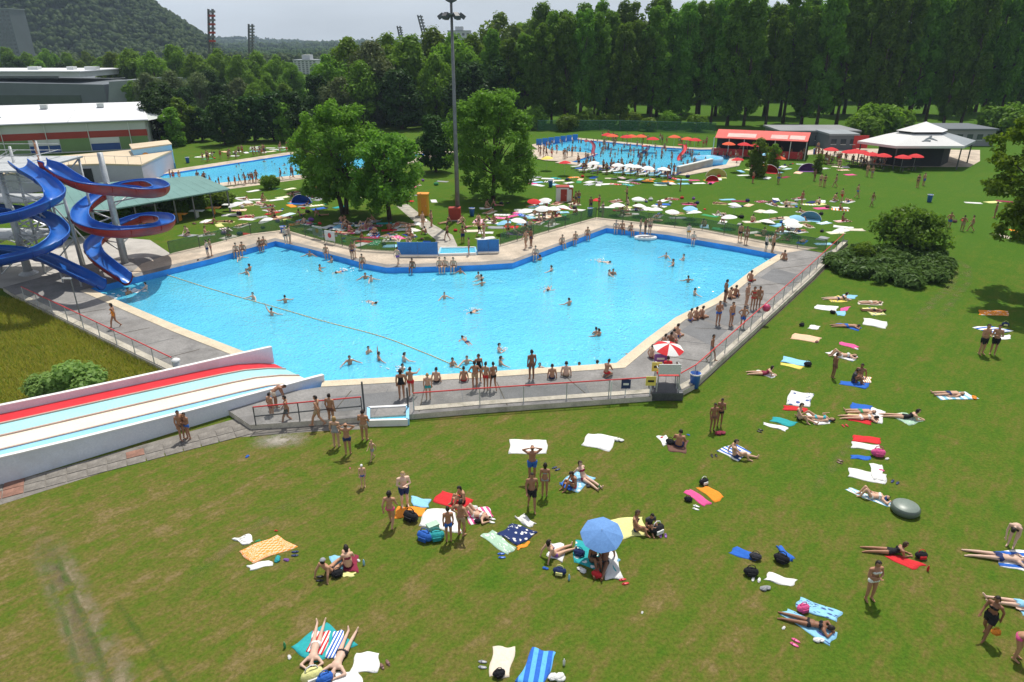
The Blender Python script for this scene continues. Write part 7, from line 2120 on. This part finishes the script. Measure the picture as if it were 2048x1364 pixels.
for poly_px, n, where in regions:
    poly = ats(poly_px)
    for i in range(n):
        for _ in range(12):
            p = rnd_in(poly, rg)
            if free(p, .8): break
        TAKEN.append((p.x, p.y, .8))
        ang = rg.gauss(.35, .5) if rg.random() < .7 else rg.uniform(0, 3.14)
        c = rg.choice(TC); pat = rg.choice(['towel', 'towel', 'towel', 'towel_stripe', 'towel_print', 'towel_cross'])
        k = rg.random()
        pt = {'towel': '', 'towel_stripe': ' striped', 'towel_cross': ' banded', 'towel_print': ' printed'}[pat]
        if k < .74:
            towel_at(p, ang, rg.uniform(.7, 1.05), rg.uniform(1.5, 1.95), c, pat, f'{cn(c)}{pt} towel {where}', 'towels ' + where)
        if k < .40 or .74 < k < .84:
            ps = rg.choice(LP if k < .22 else SP)
            wc = rg.choice(['black', 'navy', 'red', 'blue', 'tan', 'white', 'pink'])
            fem = rg.random() < .5
            if N_PEOPLE[0] < 318:
                person(ps, (p.x, p.y, .02), math.degrees(ang) + 90 + rg.choice((0, 180)) if ps in LP else rg.uniform(0, 360), 'bikini' if fem else 'trunks', wc, where, h=rg.uniform(.92, 1.03))
        if k > .84 or rg.random() < .22:
            q = p + Vector((math.cos(ang), math.sin(ang), 0)) * (1.1 if k < .84 else 0) + Vector((rg.uniform(-.3, .3), rg.uniform(-.3, .3), 0))
            b_c = rg.choice(BC); kd = rg.choice(('bag', 'heap'))
            bag(q, b_c, rg.uniform(.36, .6), f"{cn(b_c)} {'bag' if kd == 'bag' else 'heap of clothes'} {where}", kd, group='belongings ' + where)
# white parasols on the lawn: pixel of the canopy
for px, py, c in [(1050, 421, 'white'), (1038, 440, 'white'), (1085, 416, 'white'), (1108, 416, 'white'), (1128, 414, 'white'), (1234, 409, 'white'), (1280, 411, 'white'), (1311, 418, 'white'), (1345, 423, 'white'), (1388, 424, 'white'), (1381, 416, 'lightblue'), (1470, 409, 'white'), (1540, 423, 'white'), (1458, 433, 'white'),
                  (1535, 442, 'white'), (1595, 435, 'lightblue'), (1588, 448, 'white'), (1581, 442, 'white'), (1680, 460, 'white'), (1007, 445, 'lightblue'), (1277, 397, 'white'), (1068, 402, 'red'), (1089, 400, 'white'), (530, 440, 'white'), (470, 408, 'white')]:
    p = at(px, py, 1.2)
    parasol((p.x, p.y, 0), c, rg.uniform(.78, .92), 1.4, R(rg.uniform(2, 14)), rg.uniform(0, 6.28), f"{cn(c)} parasol low over towels on the lawn beyond the pool", 'low parasols on the lawn')
for px, py, c in [(1186, 325, 'white'), (1236, 329, 'white'), (1261, 330, 'white'), (1273, 332, 'white'), (1297, 335, 'white'), (1328, 337, 'white'), (1130, 324, 'red'), (1094, 315, 'yellow'), (1531, 308, 'lightblue'), (1560, 315, 'brick'), (1475, 318, 'red')]:
    p = at(px, py, 1.9)
    parasol((p.x, p.y, 0), c, .95, 2.1, R(rg.uniform(0, 8)), rg.uniform(0, 6.28), f"{cn(c)} parasol beside the children pool", 'parasols beside the children pool')
for px, py in [(1215, 268), (1253, 272), (1263, 271), (1282, 271), (1306, 276), (1349, 272), (1390, 278), (1458, 286), (1489, 287), (1514, 289), (1225, 270), (1375, 276)]:
    p = at(px, py, 2.3)
    c = rg.choice(('red', 'brick'))
    parasol((p.x, p.y, 0), c, 1.15, 2.5, 0, rg.uniform(0, 1), f"{cn(c)} garden parasol behind the far edge of the children pool", 'garden parasols behind the children pool')
for px, py in [(1663, 297), (1699, 302), (1726, 303), (1745, 307), (1768, 309), (1807, 312), (1832, 310), (1712, 300)]:
    p = at(px, py, 2.3)
    parasol((p.x, p.y, 0), 'red', 1.2, 2.5, 0, rg.uniform(0, 1), 'red parasol over a cafe table in front of cafe pavilion', 'cafe parasols')
    t = empty('cafe_table', (p.x + .2, p.y - .3, 0), 'dark cafe table with stools under a red parasol', 'table', 'cafe tables')
    MB().lathe([(0, .72), (.5, .72), (.5, .76), (0, .76)], 10).obj('table_top', M['dark_steel'], t); MB().tube([(0, 0, 0), (0, 0, .72)], .05, 6).obj('leg', M['dark_steel'], t)
    for a in (0, 2.1, 4.2):
        MB().lathe([(0, .42), (.2, .42), (.2, .46), (0, .46)], 8, (math.cos(a) * .85, math.sin(a) * .85, 0)).obj('stool_seat', M['brown_w'] if 'brown_w' in M else M['bark'], t)
# pop-up tents
def tent(px, py, c, r_, label):
    t = empty('beach_tent', at(px, py), label, 'tent', None, rg.uniform(-.6, .6))
    vs, fs = [], []
    for j in range(6):
        th = math.pi / 2 * j / 5
        for i in range(13):
            a = math.pi * i / 12
            vs.append((r_ * math.cos(a) * math.cos(th) * 1.15, r_ * math.sin(a) * math.cos(th), r_ * .95 * math.sin(th)))
    for j in range(5):
        for i in range(12): fs.append((j * 13 + i, j * 13 + i + 1, (j + 1) * 13 + i + 1, (j + 1) * 13 + i))
    o = MB().add(vs, fs).obj('tent_shell', M['canopy'], t, True); o.color = (*C[c], 1)
    o = MB().tube([(r_ * 1.15 * math.cos(math.pi * i / 12), 0, r_ * .95 * math.sin(math.pi * i / 12)) for i in range(13)], .03, 5).obj('tent_hoop', M['plastic'], t); o.color = (*C['white'], 1)
    o = MB().box((0, -r_ * .1, .02), (r_ * 2.1, r_ * 1.4, .03)).obj('ground_sheet', M['plastic'], t); o.color = (*C[c], 1)
for a in ((1620, 440, 'lightblue', 1.0, 'light blue beach tent on the sunny lawn beyond the pool'), (1537, 345, 'red', 1.2, 'red beach tent by the small conifers'), (1615, 342, 'purple', 1.2, 'purple beach tent on the lawn before the cafe'), (1432, 354, 'paleyellow', 1.3, 'lime yellow beach tent beside the children pool'), (1424, 362, 'red', .8, 'small red tent beside the lime yellow one'), (603, 406, 'blue', 1.1, 'bright blue beach tent on the lawn near the forked tree')):
    tent(*a)
# people on the open lawn
for px, py in [(1556, 368), (1670, 374), (1682, 403), (1713, 396), (1743, 413), (1834, 375), (1846, 371), (1733, 353), (1743, 355), (1603, 408), (1677, 341), (1897, 455), (1923, 462), (1941, 463), (1988, 436), (1253, 401), (1181, 421), (1198, 417), (1205, 433), (1254, 425), (1360, 381), (1157, 409), (1151, 410), (926, 486), (895, 481), (846, 456), (863, 453), (958, 472), (968, 474), (1505, 366), (1640, 372), (1648, 374), (1628, 362), (1060, 470), (1016, 474)]:
    person(rg.choice(('stand', 'walk', 'stand_hips', 'stand_fold', 'walk')), at(px, py), rg.uniform(0, 360), rg.choice(('trunks', 'trunks', 'bikini', 'long_trunks')), rg.choice(('black', 'navy', 'blue', 'red', 'tan', 'dark')), 'on the open lawn beyond the pool', h=rg.uniform(.9, 1.04))
# sun loungers along the children pool
lb = MB(); lb.box((0, 0, .32), (1.3, .62, .07)); LBED = lb.mesh('lounger_bed', [M['plastic']], bevel=.015)
lb = MB(); lb.box((.85, 0, .52), (.75, .62, .06), 0, tilt=Matrix.Rotation(R(-35), 3, 'Y')); LBACK = lb.mesh('backrest', [M['plastic']], bevel=.015)
lb = MB(); lb.tube([(0, 0, 0), (0, 0, .3)], .03, 5); LLEG = lb.mesh('leg', [M['plastic']])
for i in range(26):
    f = i / 25
    p = at(1150 + f * 195, 337 + f * 14 + (i % 3) * 3.2)
    c = rg.choice(('white', 'white', 'blue', 'lightblue', 'navy'))
    t = empty('sun_lounger', p, f'{cn(c)} sun lounger in the crowded rows beside the children pool', 'sun lounger', 'loungers beside the children pool', rg.uniform(-.4, .4) + .3)
    for nm, me in (('lounger_bed', LBED), ('backrest', LBACK)):
        o = link(nm, me, t); o.color = (*C[c], 1)
    for sx in (-.5, .5):
        for sy in (-.25, .25):
            o = link('leg', LLEG, t, (sx, sy, 0)); o.color = (*C['white'], 1)
# children pool equipment
def wavy_slide(pxa, pxb, h, col, label):
    a, b = at(*pxa), at(*pxb)
    t = empty('toy_slide', a, label, 'water slide')
    d = b - a
    pts = [Vector((d.x * f + .4 * math.sin(f * 5), d.y * f, h * (1 - f) ** 1.1 - .1)) for f in [i / 10 for i in range(11)]]
    n = 7; vs, fs = [], []
    for i, p in enumerate(pts):
        dd = (pts[min(i + 1, 10)] - pts[max(0, i - 1)]); dd.z = 0; dd.normalize(); s = Vector((-dd.y, dd.x, 0))
        for k in range(n):
            an = R(-95 + 190 * k / (n - 1)); vs.append(p + s * math.sin(an) * .3 + Vector((0, 0, .3 * (1 - math.cos(an)))))
    fs = [(i * n + k, i * n + k + 1, (i + 1) * n + k + 1, (i + 1) * n + k) for i in range(10) for k in range(n - 1)]
    o = MB().add(vs, fs).obj('chute', M['plastic'], t, True); o.color = (*C[col], 1)
    for f in (0, .4):
        q = pts[int(f * 10)]
        MB().tube([(q.x, q.y, -.4), (q.x, q.y, q.z)], .06, 6).obj('leg', M['steel'], t)
    MB().box((pts[0].x - .3, pts[0].y + .7, h - .1), (1.0, 1.0, .1)).obj('platform', M['red_paint'], t)
wavy_slide((1178, 297), (1192, 312), 1.3, 'maroon', 'red toy slide in the children pool near the blue barrier')
wavy_slide((1366, 306), (1362, 320), 1.4, 'red', 'red toy slide in the children pool near the grey wall')
wavy_slide((1294, 305), (1282, 314), 1.1, 'navy', 'dark blue toy slide in the middle of the children pool')
t = empty('pool_barrier', at(1108, 288), 'blue barrier wall at the shallow end of the children pool', 'wall')
for i in range(7):
    p = at(1078 + i * 12, 291 - i * 1.6) - t.location
    MB().box((p.x, p.y, .6), (1.05, .12, 1.2), .2).obj('panel', M['blue_fence'], t, bevel=.02)
t = empty('low_wall', at(1390, 338), 'grey sloping concrete wall at the near end of the children pool', 'wall')
a, b = at(1357, 349) - t.location, at(1425, 332) - t.location
wall_box(t, 'wall_face', a, b, -.1, 1.0, .4, M['concrete']); wall_box(t, 'coping', a, b, 1.0, 1.12, .55, M['panel_white'], .07)
t = empty('splash_tub', at(1415, 326), 'round pale blue splash tub beside the children pool', 'tub')
MB().lathe([(0, .3), (2.0, .3), (2.1, .9), (2.35, .9), (2.4, 0), (0, 0)], 20).obj('tub_body', M['slide_sky'], t, True)
MB().lathe([(0, .7), (2.08, .7)], 20).obj('tub_water', M['water'], t)

# ------------------------------------------------------------------ the far crowd: beyond counting
CM = [worn('crowd_skin_a', (.40, .22, .14), .1, 1, .6, 0), worn('crowd_skin_b', (.30, .15, .09), .1, 1, .6, 0), worn('crowd_hair', (.02, .014, .01), .1, 1, .6, 0),
      worn('crowd_navy', C['navy'], .1, 1, .8, 0), worn('crowd_red', C['red'], .1, 1, .8, 0), worn('crowd_black', C['black'], .1, 1, .8, 0), worn('crowd_white', C['white'], .1, 1, .8, 0)]
LOW = {}
def low_body(ps):
    if ps in LOW: return LOW[ps]
    me = evaluated(body_kit(ps, False)['body'].copy(), [('DECIMATE', dict(ratio=.14))])
    n = len(me.vertices); co = np.empty(n * 3, np.float32); me.vertices.foreach_get('co', co); co = co.reshape(-1, 3)
    me.calc_loop_triangles()
    tri = np.empty(len(me.loop_triangles) * 3, np.int32); me.loop_triangles.foreach_get('vertices', tri); tri = tri.reshape(-1, 3)
    zc = co[tri].mean(1)[:, 2]; xc = np.abs(co[tri].mean(1)[:, 0])
    reg = np.where(zc > 1.635, 2, np.where((zc > .74) & (zc < 1.02) & (xc < .17), 1, 0))
    LOW[ps] = (co, tri, reg); return LOW[ps]
def crowd(name, items, seed):
    r_ = random.Random(seed); VV, FF, MM = [], [], []; off = 0
    for ps, p, z in items:
        co, tri, reg = low_body(ps)
        a = r_.uniform(0, 6.28); s = r_.uniform(.72, 1.03)
        ca, sa = math.cos(a), math.sin(a)
        V = np.stack([co[:, 0] * ca - co[:, 1] * sa, co[:, 0] * sa + co[:, 1] * ca, co[:, 2]], 1) * s + np.array([p.x, p.y, z])
        VV.append(V); FF.append(tri + off); off += len(co)
        MM.append(np.choose(reg, [r_.choice((0, 1)), r_.choice((3, 4, 5, 6)), 2]))
    me = np_mesh(name, np.concatenate(VV), np.concatenate(FF), CM, 3, True)
    me.polygons.foreach_set('material_index', np.concatenate(MM).astype(np.int32))
    return tag(link(name, me), kind='stuff')
def fill(poly_px, n, z, poses, rg=rg, world_poly=None):
    poly = world_poly or ats(poly_px)
    return [(rg.choice(poses), rnd_in(poly, rg), z) for _ in range(n)]
crowd('bathers', fill(None, 95, -.55, ('stand', 'walk', 'wade', 'stand_hips'), world_poly=KID_POOL), 1)
crowd('bathers', fill(None, 48, -1.48, ('wade', 'wade_hug', 'wade'), world_poly=LAP_POOL), 2)
crowd('visitors', fill([(1060, 300), (1110, 304), (1150, 314), (1130, 326), (1060, 316)], 14, .11, ('stand', 'walk')) + fill([(1150, 330), (1350, 350), (1345, 362), (1150, 345)], 40, 0, ('stand', 'walk', 'stand_fold')) +
      fill([(1480, 300), (1640, 300), (1640, 318), (1460, 330)], 40, 0, ('stand', 'walk', 'stand_hips')) + fill([(1640, 316), (1790, 326), (1790, 336), (1640, 330)], 40, 0, ('stand', 'walk', 'stand_fold')) +
      fill([(1200, 276), (1420, 290), (1420, 296), (1200, 281)], 26, 0, ('stand', 'walk')), 3)
crowd('visitors', fill([(320, 363), (450, 377), (590, 357), (590, 353), (450, 372), (330, 359)], 22, .1, ('stand', 'walk')) + fill([(380, 324), (585, 298), (585, 305), (390, 331)], 26, .1, ('stand', 'walk', 'stand_fold')) + fill([(240, 425), (445, 388), (430, 380), (230, 415)], 26, 0, ('stand', 'walk', 'stand_hips')), 4)

# ------------------------------------------------------------------ air
mh = bpy.data.materials.new('haze_air'); mh.use_nodes = True
hn = mh.node_tree.nodes; hn.clear()
ho = hn.new('ShaderNodeOutputMaterial'); hv = hn.new('ShaderNodeVolumePrincipled')
hv.inputs['Color'].default_value = (.62, .79, 1.0, 1)
hv.inputs['Density'].default_value = 0.00016
hv.inputs['Anisotropy'].default_value = 0.0
mh.node_tree.links.new(hv.outputs[0], ho.inputs['Volume'])
m_ = MB(); m_.box((0, 2400, 108), (7600, 4960 + 150, 222)); tag(m_.obj('haze', mh), kind='stuff')
